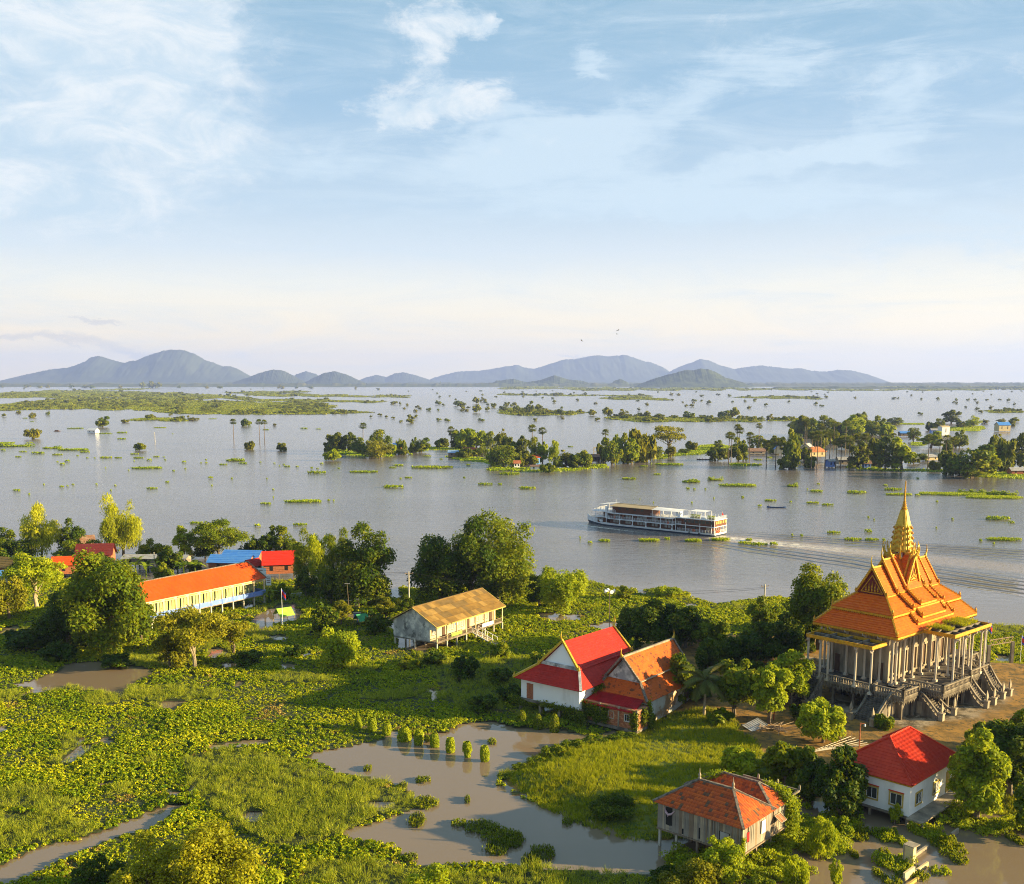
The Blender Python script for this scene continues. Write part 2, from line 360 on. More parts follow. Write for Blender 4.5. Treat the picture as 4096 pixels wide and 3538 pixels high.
M['redbright'] = mat('bright_red_tile', (.62,.022,.006), .7, (.46,.018,.006), 1.4)
M['greytin'] = mat('grey_tin', (.40,.40,.40), .5, (.28,.25,.22), .9)
M['rusttin'] = mat('rusty_tin', (.20,.10,.06), .7, (.30,.2,.14), 1.1)
M['greencanvas'] = mat('lime_canopy', (.30,.52,.06), .8, (.24,.42,.05), 1)
M['greendark'] = mat('green_canopy', (.06,.32,.13), .8, (.04,.22,.09), 1)
M['red'] = mat('flag_red', (.60,.03,.02), .8)
M['blue'] = mat('flag_blue', (.04,.07,.40), .8)
M['orange'] = mat('lifebuoy_orange', (.75,.13,.03), .6)
M['skin'] = mat('skin', (.36,.20,.13), .6)
M['cloth'] = mat('cloth_pink', (.55,.38,.42), .8)
M['bark'] = mat('bark', (.17,.13,.09), .9, (.09,.065,.045), 3, .5, 10, stretch=(2,2,.6))
M['bark_pale'] = mat('pale_bark', (.40,.33,.22), .9, (.26,.2,.13), 3, .5, 10, stretch=(2,2,.6))
M['tyre'] = mat('black_rubber', (.02,.02,.02), .8)
M['soil'] = mat('soil', (.30,.19,.09), .95, (.2,.12,.06), 2)
# foliage
M['lf_dark'] = leaf_mat('foliage_dark', (.010,.034,.003), (.05,.095,.004), (.19,.20,.006), .3)
M['lf_mid'] = leaf_mat('foliage_mid', (.03,.07,.003), (.12,.17,.005), (.30,.29,.008), .35)
M['lf_olive'] = leaf_mat('foliage_olive', (.065,.085,.004), (.18,.18,.007), (.33,.30,.011), .32)
M['lf_gold'] = leaf_mat('foliage_golden', (.09,.12,.004), (.25,.26,.007), (.42,.37,.012), .36)
M['lf_lime'] = leaf_mat('foliage_lime', (.07,.13,.004), (.24,.30,.007), (.44,.45,.012), .38)
M['lf_pale'] = leaf_mat('foliage_pale', (.15,.18,.006), (.36,.38,.014), (.56,.53,.03), .38)
M['lf_hyac'] = leaf_mat('hyacinth_leaf', (.03,.085,.002), (.16,.235,.003), (.52,.48,.008), .3, .42, .35, .55)
M['lf_raft'] = leaf_mat('raft_leaf', (.08,.16,.004), (.25,.34,.006), (.46,.48,.012), .3, .45, .5)
M['lf_grass'] = leaf_mat('grass_blade', (.07,.11,.003), (.22,.27,.005), (.46,.42,.012), .38, .6, .5)
M['lf_palm'] = leaf_mat('palm_leaf', (.04,.07,.004), (.15,.18,.010), (.40,.37,.03), .22)
M['lf_coco'] = leaf_mat('coconut_leaf', (.05,.08,.012), (.16,.17,.035), (.40,.34,.13), .25)
M['lf_far'] = leaf_mat('far_foliage', (.06,.085,.004), (.16,.18,.008), (.29,.28,.012), .25, tone_amt=.8)
M['lf_farmat'] = leaf_mat('far_mat', (.13,.18,.004), (.25,.28,.006), (.38,.37,.012), .25, tone_amt=.8)
M['dead'] = mat('dead_twigs', (.30,.22,.15), .9, (.2,.14,.1), 3)
# ------------------------------------------------------------------ numpy helpers
_lat = rng.random((256, 256))
def vnoise(x, y, s):
    x = np.asarray(x)/s + 37.3; y = np.asarray(y)/s + 11.9
    xi = np.floor(x).astype(int); yi = np.floor(y).astype(int); fx = x-xi; fy = y-yi
    fx = fx*fx*(3-2*fx); fy = fy*fy*(3-2*fy)
    g = lambda a, b: _lat[a % 256, b % 256]
    return (g(xi, yi)*(1-fx)+g(xi+1, yi)*fx)*(1-fy)+(g(xi, yi+1)*(1-fx)+g(xi+1, yi+1)*fx)*fy
def fbm(x, y, s, o=4):
    r = 0; a = .5; t = 0
    for k in range(o): r = r+a*vnoise(x+17*k, y-9*k, s/2**k); t += a; a *= .5
    return r/t
def toD(X, Y):
    ct, st = math.cos(TILT), math.sin(TILT); Z = -CAM_H
    fw = Y*ct - Z*st; up = Y*st + Z*ct
    return (2048+FPX*X/fw)/1.977, (PPY-FPX*up/fw)/1.977
def inside(px, py, poly):
    r = np.zeros(np.shape(px), bool); n = len(poly)
    for i in range(n):
        x0, y0 = poly[i]; x1, y1 = poly[(i+1) % n]
        if y0 == y1: continue
        c = ((y0 > py) != (y1 > py)) & (px < (x1-x0)*(py-y0)/(y1-y0)+x0); r ^= c
    return r
def sdist(X, Y, poly):
    """signed distance (positive inside) to a polygon in world units"""
    d = np.full(np.shape(X), 1e9); n = len(poly)
    for i in range(n):
        a = np.array(poly[i]); b = np.array(poly[(i+1) % n]); ab = b-a
        t = np.clip(((X-a[0])*ab[0]+(Y-a[1])*ab[1])/(ab@ab+1e-9), 0, 1)
        d = np.minimum(d, np.hypot(X-a[0]-t*ab[0], Y-a[1]-t*ab[1]))
    return np.where(inside(X, Y, poly), d, -d)
W2 = lambda pts: [tuple(Dg(x, y)[:2]) for x, y in pts]
def sm(a, b, x):
    t = np.clip((x-a)/(b-a), 0, 1); return t*t*(3-2*t)

# ------------------------------------------------------------------ water
def water_material():
    m_ = bpy.data.materials.new('flood_water'); m_.use_nodes = True; t = NT(m_.node_tree); t.n.clear()
    b = t.node('ShaderNodeBsdfPrincipled'); o = t.node('ShaderNodeOutputMaterial'); t.l.new(b.outputs[0], o.inputs[0])
    tc_ = t.node('ShaderNodeTexCoord'); P = tc_.outputs['Object']
    # frame of the ship's wake: x runs back from the bow, y across
    a = R(-39.1); bow = (25.4, 369.7)
    wx = t.mapping(P, loc=(-bow[0], -bow[1], 0)); wx = t.mapping(wx, rot=(0, 0, -a))
    s_ = t.node('ShaderNodeSeparateXYZ'); t.l.new(wx, s_.inputs[0]); X = s_.outputs[0]; Yy = t.m('ABSOLUTE', s_.outputs[1])
    arm = t.m('SUBTRACT', Yy, t.m('ADD', t.m('MULTIPLY', X, .20), 3.0))
    wob = t.m('MULTIPLY', t.m('SUBTRACT', t.noise(P, .05, 2), .5), 5.0)
    ph = t.m('ADD', t.m('MULTIPLY', arm, 1.25), t.m('MULTIPLY', wob, 1.5))
    fade = t.m('MULTIPLY', t.smooth(X, 40, 75), t.m('SUBTRACT', 1.0, t.smooth(X, 190, 420)))
    env = t.m('MULTIPLY', t.smooth(arm, -26, -2), t.m('SUBTRACT', 1.0, t.smooth(arm, 0, 8)))
    wav = t.m('MULTIPLY', t.m('MULTIPLY', t.m('SINE', ph), env), t.m('MULTIPLY', fade, .30))
    # ripples
    r1 = t.noise(t.mapping(P, scale=(.55, 1.0, 1)), 1.3, 3, .6); r2 = t.noise(t.mapping(P, rot=(0,0,R(25)), scale=(.35, .7, 1)), .45, 2, .5)
    sepP = t.node('ShaderNodeSeparateXYZ'); t.l.new(P, sepP.inputs[0])
    swirl = t.noise(t.mapping(P, scale=(.5, 1, 1)), .12, 6, .65, 1.4)
    calm = t.smooth(sepP.outputs[1], 215, 290)          # sheltered water between the plants, wind ripple on the river
    rp = t.m('MULTIPLY', t.m('ADD', t.m('MULTIPLY', r1, .16), t.m('MULTIPLY', r2, .30)), t.m('ADD', t.m('MULTIPLY', calm, .95), .05))
    patch = t.m('ADD', .55, t.m('MULTIPLY', t.noise(t.mapping(P, scale=(.25, 1, 1)), .012, 3), .9))
    hgt_ = t.m('ADD', t.m('MULTIPLY', rp, patch), wav)
    bn = t.node('ShaderNodeBump'); bn.inputs['Strength'].default_value = 1.0; bn.inputs['Distance'].default_value = .85
    t.l.new(hgt_, bn.inputs['Height']); t.l.new(bn.outputs[0], b.inputs['Normal'])
    # silt colour and foam
    c = t.mix(t.smooth(t.noise(t.mapping(P, scale=(.4,1,1)), .02, 4), .3, .7), (.135, .118, .112, 1), (.16, .14, .130, 1))
    pond = t.m('SUBTRACT', 1.0, calm)
    c = t.mix(t.m('MULTIPLY', t.smooth(swirl, .45, .7), .35), c, (.17, .125, .08, 1)); c = t.mix(t.m('MULTIPLY', pond, .7), c, (.23, .16, .085, 1))
    core = t.m('SUBTRACT', 1.0, t.smooth(Yy, 1.5, 6.5)); back = t.m('MULTIPLY', t.smooth(X, 50, 53), t.m('SUBTRACT', 1.0, t.smooth(X, 62, 120)))
    fo = t.m('MULTIPLY', t.m('MULTIPLY', core, back), t.smooth(t.noise(t.mapping(wx, scale=(.35, 1, 1)), 1.1, 5, .7), .42, .6))
    side = t.m('MULTIPLY', t.m('SUBTRACT', 1.0, t.smooth(t.m('ABSOLUTE', t.m('SUBTRACT', Yy, t.m('ADD', t.m('MULTIPLY', X, .10), 3.6))), .2, 1.0)),
               t.m('MULTIPLY', t.smooth(X, -1, 2), t.m('SUBTRACT', 1.0, t.smooth(X, 12, 34))))
    side = t.m('MULTIPLY', side, t.smooth(t.noise(P, 1.5, 3), .35, .6))
    fo = t.m('MAXIMUM', fo, side)
    mud = t.m('MULTIPLY', t.m('MULTIPLY', t.m('SUBTRACT', 1.0, t.smooth(Yy, 4, 11)), t.m('MULTIPLY', t.smooth(X, 50, 60), t.m('SUBTRACT', 1.0, t.smooth(X, 100, 260)))), .6)
    c = t.mix(mud, c, (.36, .25, .15, 1)); c = t.mix(fo, c, (.80, .74, .62, 1))
    t.l.new(c, b.inputs['Base Color'])
    t.put(b.inputs['Roughness'], t.m('ADD', t.m('ADD', .06, t.m('MULTIPLY', calm, .10)), t.m('MULTIPLY', fo, .5))); b.inputs['IOR'].default_value = 1.33
    b.inputs['Specular IOR Level'].default_value = .7
    return m_
M['water'] = water_material()
w = MB(); w.poly([(-22000, -500, 0), (22000, -500, 0), (22000, 23500, 0), (-22000, 23500, 0)])
tag(w.build('water', M['water']), 'brown flood water reaching to the mountains', None, None, 'structure')

# ------------------------------------------------------------------ raised ground round the temple
SHORE = W2([(1010,1572),(1060,1553),(1110,1525),(1160,1512),(1220,1502),(1290,1486),(1325,1462),(1338,1420),(1300,1380),(1285,1335),(1290,1300),(1400,1296),(1500,1286),
            (1580,1283),(1700,1300),(1850,1320),(1950,1338),(2072,1344),(2300,1360),(2300,1660),(2072,1652),(2000,1640),(1960,1625),(1900,1600),(1740,1600),(1640,1622),
            (1560,1640),(1480,1662),(1400,1690),(1325,1702),(1250,1688),(1180,1660),(1100,1626),(1030,1594)])
MEADOW = [(1000,1560),(1060,1545),(1120,1515),(1300,1462),(1400,1450),(1480,1462),(1490,1500),(1530,1520),(1570,1590),(1640,1640),(1560,1660),(1400,1700),(1250,1700),(1100,1640)]
LAWN = [(1985,1315),(2072,1322),(2300,1330),(2300,1362),(2072,1352),(1975,1345)]
LAWN2 = [(1960,1590),(2072,1580),(2300,1590),(2300,1670),(2072,1655),(1990,1650)]
STEMPLE = (66.0, 176.0)
gx, gy = np.meshgrid(np.arange(-6, 150, .9), np.arange(96, 226, .9)); 
sd0 = sdist(gx, gy, SHORE) + (fbm(gx, gy, 5)-.5)*2.6
gz = np.where(sd0 > 0, 1.15*sm(0, 6, sd0)+.03*np.minimum(sd0, 8), np.maximum(sd0*.35, -1.2)) + (fbm(gx, gy, 2.2)-.5)*.12*sm(-1, 3, sd0)
gdx, gdy = toD(gx, gy)
n1 = (fbm(gx, gy, 4)-.5)*30
gr_m = (inside(gdx+n1, gdy+n1*.4, MEADOW) | inside(gdx, gdy, LAWN) | inside(gdx, gdy, LAWN2)).astype(float)
ny_, nx_ = gx.shape
idx = np.arange(nx_*ny_).reshape(ny_, nx_)
F = np.stack([idx[:-1,:-1], idx[:-1,1:], idx[1:,1:], idx[1:,:-1]], -1).reshape(-1, 4)
keep = sd0.ravel()[F].max(1) > -3.5; F = F[keep]
def ground_z(x, y):
    j = int(round((x+6)/.9)); i = int(round((y-96)/.9))
    if 0 <= i < ny_ and 0 <= j < nx_: return max(float(gz[i, j]), -1.0)
    return -1.0
def ground_material():
    m_ = bpy.data.materials.new('temple_ground'); m_.use_nodes = True; t = NT(m_.node_tree); t.n.clear()
    b = t.node('ShaderNodeBsdfPrincipled'); o = t.node('ShaderNodeOutputMaterial'); t.l.new(b.outputs[0], o.inputs[0])
    tc_ = t.node('ShaderNodeTexCoord'); P = tc_.outputs['Object']
    at = t.node('ShaderNodeAttribute'); at.attribute_name = 'grass'; ap = t.node('ShaderNodeAttribute'); ap.attribute_name = 'paved'
    earth = t.mix(t.smooth(t.noise(P, .35, 6, .65), .35, .7), (.33, .175, .04, 1), (.13, .08, .024, 1))
    earth = t.mix(t.smooth(t.noise(P, 1.1, 6, .7), .50, .62), earth, (.09, .07, .03, 1))
    pav = t.mix(t.smooth(t.noise(P, .30, 7, .7), .42, .56), (.32, .25, .165, 1), (.09, .07, .04, 1))
    pav = t.mix(t.smooth(t.noise(P, 1.1, 6, .7), .54, .64), pav, (.42, .34, .24, 1))
    gre = t.mix(t.smooth(t.noise(P, .5, 5), .35, .65), (.05, .085, .012, 1), (.14, .15, .025, 1))
    c = t.mix(ap.outputs['Fac'], earth, pav); c = t.mix(at.outputs['Fac'], c, gre)
    t.l.new(c, b.inputs['Base Color']); b.inputs['Roughness'].default_value = .95; b.inputs['Specular IOR Level'].default_value = .2
    bn = t.node('ShaderNodeBump'); bn.inputs['Strength'].default_value = .6; bn.inputs['Distance'].default_value = .1
    t.l.new(t.noise(P, 2.5, 5), bn.inputs['Height']); t.l.new(bn.outputs[0], b.inputs['Normal'])
    return m_
M['ground'] = ground_material()
PAVED = [(1680,1450),(1700,1410),(1640,1340),(1960,1345),(2010,1390),(2050,1430),(1990,1475),(1900,1480),(1840,1490),(1760,1480)]
pv = sm(-1.5, 1.5, sdist(gx, gy, W2(PAVED)) + (fbm(gx, gy, 6)-.5)*6)
me = np_mesh('ground', np.stack([gx.ravel(), gy.ravel(), gz.ravel()], 1), F, M['ground'], attrs={'grass': gr_m.ravel(), 'paved': pv.ravel()})
me.polygons.foreach_set('use_smooth', [True]*len(me.polygons))
o = bpy.data.objects.new('ground', me); COL.objects.link(o); tag(o, 'ochre earth and stained paving around the temple', None, None, 'structure')

# ------------------------------------------------------------------ mountains and far shore
M['hill_far'] = mat('hill_far', (.045,.06,.035), .95, (.02,.035,.022), .0025, 0)
M['hill_near'] = mat('hill_near', (.06,.08,.018), .95, (.02,.035,.010), .02, .8, .02, thr=(.4,.6))
M['scar'] = mat('hill_scar', (.45,.24,.12), .95, (.3,.2,.1), .01)
def hill(name, label, prof, ybase, dist, depth, mat_, rough=.3, nx=260, ny=60, seed=0):
    """prof: (x, y) skyline points of the 2072 view; a ridge of real depth standing at the given distance"""
    xs = np.array([p[0] for p in prof], float); ys = np.array([p[1] for p in prof], float)
    k = 1.977/FPX*dist
    X = np.linspace(xs[0], xs[-1], nx); yy = np.interp(X, xs, ys)
    top = np.array([hgt(v, dist) for v in yy]); base = 0
    u = np.linspace(-1, 1, ny); XX, UU = np.meshgrid((X*1.977-2048)/FPX*dist, u); TT = np.tile(top, (ny, 1))
    TT = TT*(1+.035*(fbm(XX/dist*1e3+seed*7, XX*0, 7, 4)-.5)*2*(1 if rough > 0 else 0)) + (fbm(XX/dist*1e3*9+seed, XX*0, 6, 3)-.5)*dist*.0009
    ridge = fbm(XX/dist*1e3+seed*91, UU*depth/dist*1e3*.8, 26, 5)
    cross = np.clip(1-np.abs(UU)**1.1, 0, 1)
    # spurs and gullies run down the slope
    spur = 1 - rough*1.1*np.abs(fbm(XX/dist*1e3*1.1+seed*13+UU*9, UU*22, 16, 5)-.5)*2*np.minimum(1, np.abs(UU)*1.6)
    Z = (TT*cross*spur*(1-rough*.5*(ridge-.3)*(np.abs(UU)))) - 4
    Z = np.where(np.abs(UU) < .02, np.maximum(Z, TT-4), Z)
    YY = dist + UU*depth
    Vv = np.stack([XX.ravel(), YY.ravel(), Z.ravel()], 1); ii = np.arange(nx*ny).reshape(ny, nx)
    Ff = np.stack([ii[:-1,:-1], ii[:-1,1:], ii[1:,1:], ii[1:,:-1]], -1).reshape(-1, 4)
    me_ = np_mesh(name, Vv, Ff, mat_); me_.polygons.foreach_set('use_smooth', [True]*len(me_.polygons))
    o_ = bpy.data.objects.new(name, me_); COL.objects.link(o_); return tag(o_, label, None, None, 'structure')
hill('mountain', 'broad twin peaked blue mountain on the horizon', [(15,773),(40,764),(80,755),(110,748),(150,744),(178,734),(200,723),(214,719),(228,724),(245,731),(265,734),(290,728),(315,718),(340,709),(360,706),(385,709),(405,717),(430,731),(460,741),(470,740),(490,747),(512,760),(530,773)], 772, 14500, 900, M['hill_far'], seed=1)
hill('hill', 'low dark wooded hill beside the twin peaked mountain', [(478,774),(500,766),(525,757),(545,750),(560,747),(578,749),(600,760),(625,774)], 773, 12000, 260, M['hill_far'], seed=2)
hill('hill', 'small pale blue hill between two darker hills', [(585,774),(605,757),(625,751),(645,757),(668,774)], 773, 15500, 250, M['hill_far'], seed=3)
hill('hill', 'rounded dark wooded hill on the horizon', [(618,775),(640,764),(660,755),(682,751),(705,757),(730,769),(745,775)], 774, 11500, 260, M['hill_far'], seed=4)
hill('hill', 'two low pale rises left of the long ridge', [(720,774),(745,763),(765,758),(785,763),(800,756),(820,753),(845,760),(872,768),(895,774)], 773, 16000, 300, M['hill_far'], seed=5)
hill('mountain', 'long pale blue mountain ridge across the horizon', [(860,773),(880,764),(925,752),(965,750),(1000,746),(1025,741),(1045,738),(1062,743),(1078,747),(1100,740),(1135,728),(1160,726),(1185,721),(1212,719),(1240,720),(1265,719),(1290,728),(1312,733),(1335,742),(1350,752),(1375,760),(1400,774)], 772, 18500, 1200, M['hill_far'], seed=6)
hill('mountain', 'pale blue ridge behind the near wooded hill', [(1325,774),(1350,752),(1375,740),(1395,734),(1412,726),(1430,730),(1450,739),(1478,746),(1505,743),(1535,739),(1560,743),(1590,746),(1612,745),(1632,750),(1660,752),(1690,748),(1715,750),(1745,757),(1765,764),(1780,774)], 772, 18000, 900, M['hill_far'], seed=7)
hill('hill', 'wooded green hill standing alone in the flood', [(1276,786),(1290,777),(1310,769),(1330,762),(1345,758),(1362,754),(1380,749),(1395,749),(1412,745),(1430,747),(1446,754),(1462,763),(1480,768),(1500,774),(1518,786)], 783, 8600, 230, M['hill_near'], rough=.3, nx=220, ny=60, seed=8)
hill('hill', 'low brown hill with a bare orange scar', [(985,780),(1005,770),(1040,766),(1065,773),(1095,768),(1120,758),(1150,768),(1180,770),(1200,780)], 779, 10000, 150, M['hill_near'], seed=9)
hill('hill', 'tiny hill with a temple right of the scarred hill', [(1228,781),(1240,770),(1252,766),(1265,772),(1276,781)], 780, 9900, 60, M['hill_near'], seed=10)
# ------------------------------------------------------------------ vegetation generators
def unit(v): return v/np.maximum(np.linalg.norm(v, axis=-1, keepdims=True), 1e-6)
def leaf_geo(P, N, L, Wd, tone, g, hang=0.0):
    """one kite shaped leaf per point; returns vertices, faces, tone"""
    n = len(P); a = unit(g.normal(size=(n, 3)))
    T = np.cross(N, a); T = unit(T)
    if hang: T = unit(T*(1-hang)+np.array([0, 0, -1.0])*hang)
    B = unit(np.cross(N, T))
    L = L[:, None]; Wd = Wd[:, None]
    V = np.stack([P-T*L*.5, P+B*Wd*.5-T*L*.05, P+T*L*.5, P-B*Wd*.5-T*L*.05], 1).reshape(-1, 3)
    F = np.arange(n*4).reshape(n, 4)
    return V, F, np.repeat(tone, 4)
def crown_pts(g, rx, rz, n, lobes, lobe_r=(.24,.42), flat=1.0, bottom=-.55, shell=.35, top_bias=0.0):
    """points and outward normals over many overlapping leaf clumps"""
    d = unit(g.normal(size=(lobes, 3))); d[:, 2] = np.where(d[:, 2] < bottom, -d[:, 2]*.4, d[:, 2]) + top_bias
    if bottom < -1:
        k_ = g.random(lobes) < .55; zz_ = g.uniform(-1.0, .3, lobes); th_ = g.uniform(0, 6.28, lobes); hr_ = np.sqrt(np.clip(1-(zz_*.62)**2, .2, 1))*g.uniform(.85, 1.0, lobes)
        d = np.where(k_[:, None], np.stack([np.cos(th_)*hr_, np.sin(th_)*hr_, zz_], 1), d)
    rr = g.uniform(.55, .90, lobes)[:, None]
    c = d*rr*np.array([rx, rx, rz])
    if bottom < -1: c[k_, 2] = d[k_, 2]*rz*.93
    lr = g.uniform(*lobe_r, lobes)*rx
    wgt = lr**2; wgt /= wgt.sum(); k = g.choice(lobes, n, p=wgt)
    dd = unit(g.normal(size=(n, 3))); dd[:, 2] = np.where(dd[:, 2] < -.45, -dd[:, 2], dd[:, 2])
    rad = (1-shell*g.random(n)**1.6)[:, None]
    lp = lr[k][:, None]*np.array([1, 1, flat*min(1.2, rz/rx+.25)])
    P = c[k]+dd*rad*lp
    P += g.normal(size=P.shape)*.04*rx
    ltone = g.random(lobes)[k]
    return P, dd, ltone, c
def tree_meshes(seed, kind, rx, H, n, leaf, lobes=26, trunk_frac=.25, rz=None):
    """returns (trunk mesh, crown mesh) of a tree with crown radius rx and height H"""
    g = np.random.default_rng(seed); rz = rz or (H*(1-trunk_frac))/2; zc = H-rz
    hang = 0; asp = .6; jit = .6
    if kind in ('bush','round') and trunk_frac < .15: trunk_frac *= .3; rz = H*(1-trunk_frac)/2; zc = H-rz
    if kind == 'droop': lobes = int(lobes*1.3); hang = .72; asp = .3
    if kind == 'layer': flat = .38
    else: flat = 1.0 if kind != 'droop' else 1.6
    P, N, tn, c = crown_pts(g, rx*.92, rz*.94, n, lobes, (.13,.36) if kind != 'round' else (.20,.38), flat, bottom=-1.1 if kind in ('round','bush','droop') else -.45,
                            top_bias=0 if kind in ('round','bush') else .1)
    # fill of the inner crown
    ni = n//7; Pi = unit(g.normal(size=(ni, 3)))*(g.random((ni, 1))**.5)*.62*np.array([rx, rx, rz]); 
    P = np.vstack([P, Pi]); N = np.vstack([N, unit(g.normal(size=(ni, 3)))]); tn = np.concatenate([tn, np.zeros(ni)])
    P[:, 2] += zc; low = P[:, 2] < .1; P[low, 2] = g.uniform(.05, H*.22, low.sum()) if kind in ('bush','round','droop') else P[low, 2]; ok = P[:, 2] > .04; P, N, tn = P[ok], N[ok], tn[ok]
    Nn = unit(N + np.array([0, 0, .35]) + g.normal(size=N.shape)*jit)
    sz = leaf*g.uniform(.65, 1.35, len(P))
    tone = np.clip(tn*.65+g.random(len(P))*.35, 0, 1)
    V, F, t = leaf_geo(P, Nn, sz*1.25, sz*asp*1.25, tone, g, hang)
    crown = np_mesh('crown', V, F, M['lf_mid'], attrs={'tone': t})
    mb = MB(); r0 = max(.10, .028*H*(1.2 if kind != 'droop' else .8))
    mb.tube([(0, 0, -.6), (g.normal()*.02*H, g.normal()*.02*H, H*.2), (g.normal()*.03*H, g.normal()*.03*H, zc)], [r0*1.25, r0*.85, r0*.55], 7)
    for q in range(6):
        e = c[q % len(c)]*.95+np.array([0, 0, zc]); s0 = np.array([0, 0, H*(.14+.05*q)])
        mid = s0*.5+e*.5+np.array([0, 0, .06*H]); mb.tube([s0, mid, e], [r0*.5, r0*.3, r0*.08], 5, cap=False)
    trunk = mb.mesh('trunk', M['bark'])
    return trunk, crown
_variants = {}
def recolor(me_, m_):
    c = me_.copy(); c.materials[0] = m_; return c
_tc = [0]
def place_tree(name, label, cat, loc, H, rx, kind, leafmat, n=7000, leaf=.34, lobes=26, trunk_frac=.06, group=None, seed=None, bark='bark', share=None, parts=True):
    """a tree standing on loc; share=key re-uses a mesh made for an earlier tree of that kind"""
    _tc[0] += 1; seed = seed or 1000+_tc[0]
    if share is not None:
        key = (share, kind, leafmat)
        if key not in _variants:
            t_, c_ = tree_meshes(seed, kind, rx, H, n, leaf, lobes, trunk_frac); c_.materials[0] = M[leafmat]; t_.materials[0] = M[bark]
            _variants[key] = (t_, c_, rx, H)
        t_, c_, r0, h0 = _variants[key]; sc_v = (rx/r0, rx/r0, H/h0)
    else:
        t_, c_ = tree_meshes(seed, kind, rx, H, n, leaf, lobes, trunk_frac); c_.materials[0] = M[leafmat]; t_.materials[0] = M[bark]; sc_v = (1, 1, 1)
    if parts:
        root = thing(name, label, cat, loc, rnd.uniform(0, 6.28), group)
        inst('trunk', t_, root, scale=sc_v); inst('crown', c_, root, scale=sc_v)
        return root
    o_ = inst(name, c_, None, loc, rnd.uniform(0, 6.28), sc_v); return tag(o_, label, cat, group)
def tree_at(dx, dyb, dyt, dw, kind, leafmat, label, name='tree', cat='tree', z0=0.0, hw=None, **kw):
    """a tree whose foot, top row and crown width were read off the photograph"""
    p = Dg(dx, dyb, z0); 
    if z0: p.z = z0
    Hh = max(.6, hgt(dyt, p.y)-p.z); rx = dw*1.977/FPX*math.hypot(p.y, CAM_H)/2
    return place_tree(name, label, cat, p, Hh*1.02, rx, kind, leafmat, **kw)

# ------------------------------------------------------------------ instanced ground plants (geometry nodes)
def clump_mesh(name, seed, nleaf, rad, hz, L, Wd, leafmat, upright=.3, blade=False):
    g = np.random.default_rng(seed); a = g.uniform(0, 6.28, nleaf); r_ = rad*g.random(nleaf)**.6
    P = np.stack([np.cos(a)*r_, np.sin(a)*r_, hz*(1-.55*(r_/rad))*g.uniform(.55, 1.1, nleaf)], 1)
    if blade:
        d = unit(np.stack([np.cos(a)*.45, np.sin(a)*.45, g.uniform(.6, 1.4, nleaf)], 1)+g.normal(size=(nleaf, 3))*.12)
        N = unit(np.cross(d, unit(g.normal(size=(nleaf, 3))))); B = np.cross(N, d)
        base = P*np.array([1, 1, 0]); Lh = (hz*g.uniform(.6, 1.2, nleaf))[:, None]
        V = np.stack([base-B*Wd/2, base+B*Wd/2, base+d*Lh+B*Wd*.1, base+d*Lh-B*Wd*.1], 1).reshape(-1, 3); F_ = np.arange(nleaf*4).reshape(-1, 4); t = np.repeat(g.random(nleaf), 4)
    else:
        N = unit(np.stack([np.cos(a)*.9, np.sin(a)*.9, np.full(nleaf, .30+upright)], 1)+g.normal(size=(nleaf, 3))*.45)
        V, F_, t = leaf_geo(P, N, L*g.uniform(.7, 1.2, nleaf), Wd*g.uniform(.7, 1.2, nleaf), g.random(nleaf), g)
    return np_mesh(name, V, F_, M[leafmat], attrs={'tone': t})
def scatter(name, label, pts, sc_a, meshes, seed=0, tilt=.12):
    """one object whose plants are instanced on its points"""
    g = np.random.default_rng(seed); col = bpy.data.collections.new(name+'_source')
    for k, m_ in enumerate(meshes): col.objects.link(bpy.data.objects.new(f'{name}_plant', m_))
    me_ = bpy.data.meshes.new(name); me_.vertices.add(len(pts)); me_.vertices.foreach_set('co', np.asarray(pts, np.float32).ravel())
    a_ = me_.attributes.new('sc', 'FLOAT', 'POINT'); a_.data.foreach_set('value', np.asarray(sc_a, np.float32))
    rot = np.stack([g.normal(0, tilt, len(pts)), g.normal(0, tilt, len(pts)), g.uniform(0, 6.28, len(pts))], 1)
    a_ = me_.attributes.new('rot', 'FLOAT_VECTOR', 'POINT'); a_.data.foreach_set('vector', rot.astype(np.float32).ravel())
    o_ = bpy.data.objects.new(name, me_); COL.objects.link(o_)
    ng = bpy.data.node_groups.new(name, 'GeometryNodeTree')
    ng.interface.new_socket('Geometry', in_out='INPUT', socket_type='NodeSocketGeometry'); ng.interface.new_socket('Geometry', in_out='OUTPUT', socket_type='NodeSocketGeometry')
    i_ = ng.nodes.new('NodeGroupInput'); o2 = ng.nodes.new('NodeGroupOutput'); iop = ng.nodes.new('GeometryNodeInstanceOnPoints')
    ci = ng.nodes.new('GeometryNodeCollectionInfo'); ci.inputs[0].default_value = col; ci.inputs['Separate Children'].default_value = True; ci.inputs['Reset Children'].default_value = True
    ns = ng.nodes.new('GeometryNodeInputNamedAttribute'); ns.data_type = 'FLOAT'; ns.inputs[0].default_value = 'sc'
    nr = ng.nodes.new('GeometryNodeInputNamedAttribute'); nr.data_type = 'FLOAT_VECTOR'; nr.inputs[0].default_value = 'rot'
    ng.links.new(i_.outputs[0], iop.inputs['Points']); ng.links.new(ci.outputs[0], iop.inputs['Instance']); iop.inputs['Pick Instance'].default_value = True
    ng.links.new(nr.outputs[0], iop.inputs['Rotation']); ng.links.new(ns.outputs[0], iop.inputs['Scale']); ng.links.new(iop.outputs[0], o2.inputs[0])
    md = o_.modifiers.new('scatter', 'NODES'); md.node_group = ng
    return tag(o_, label, None, None, 'stuff')

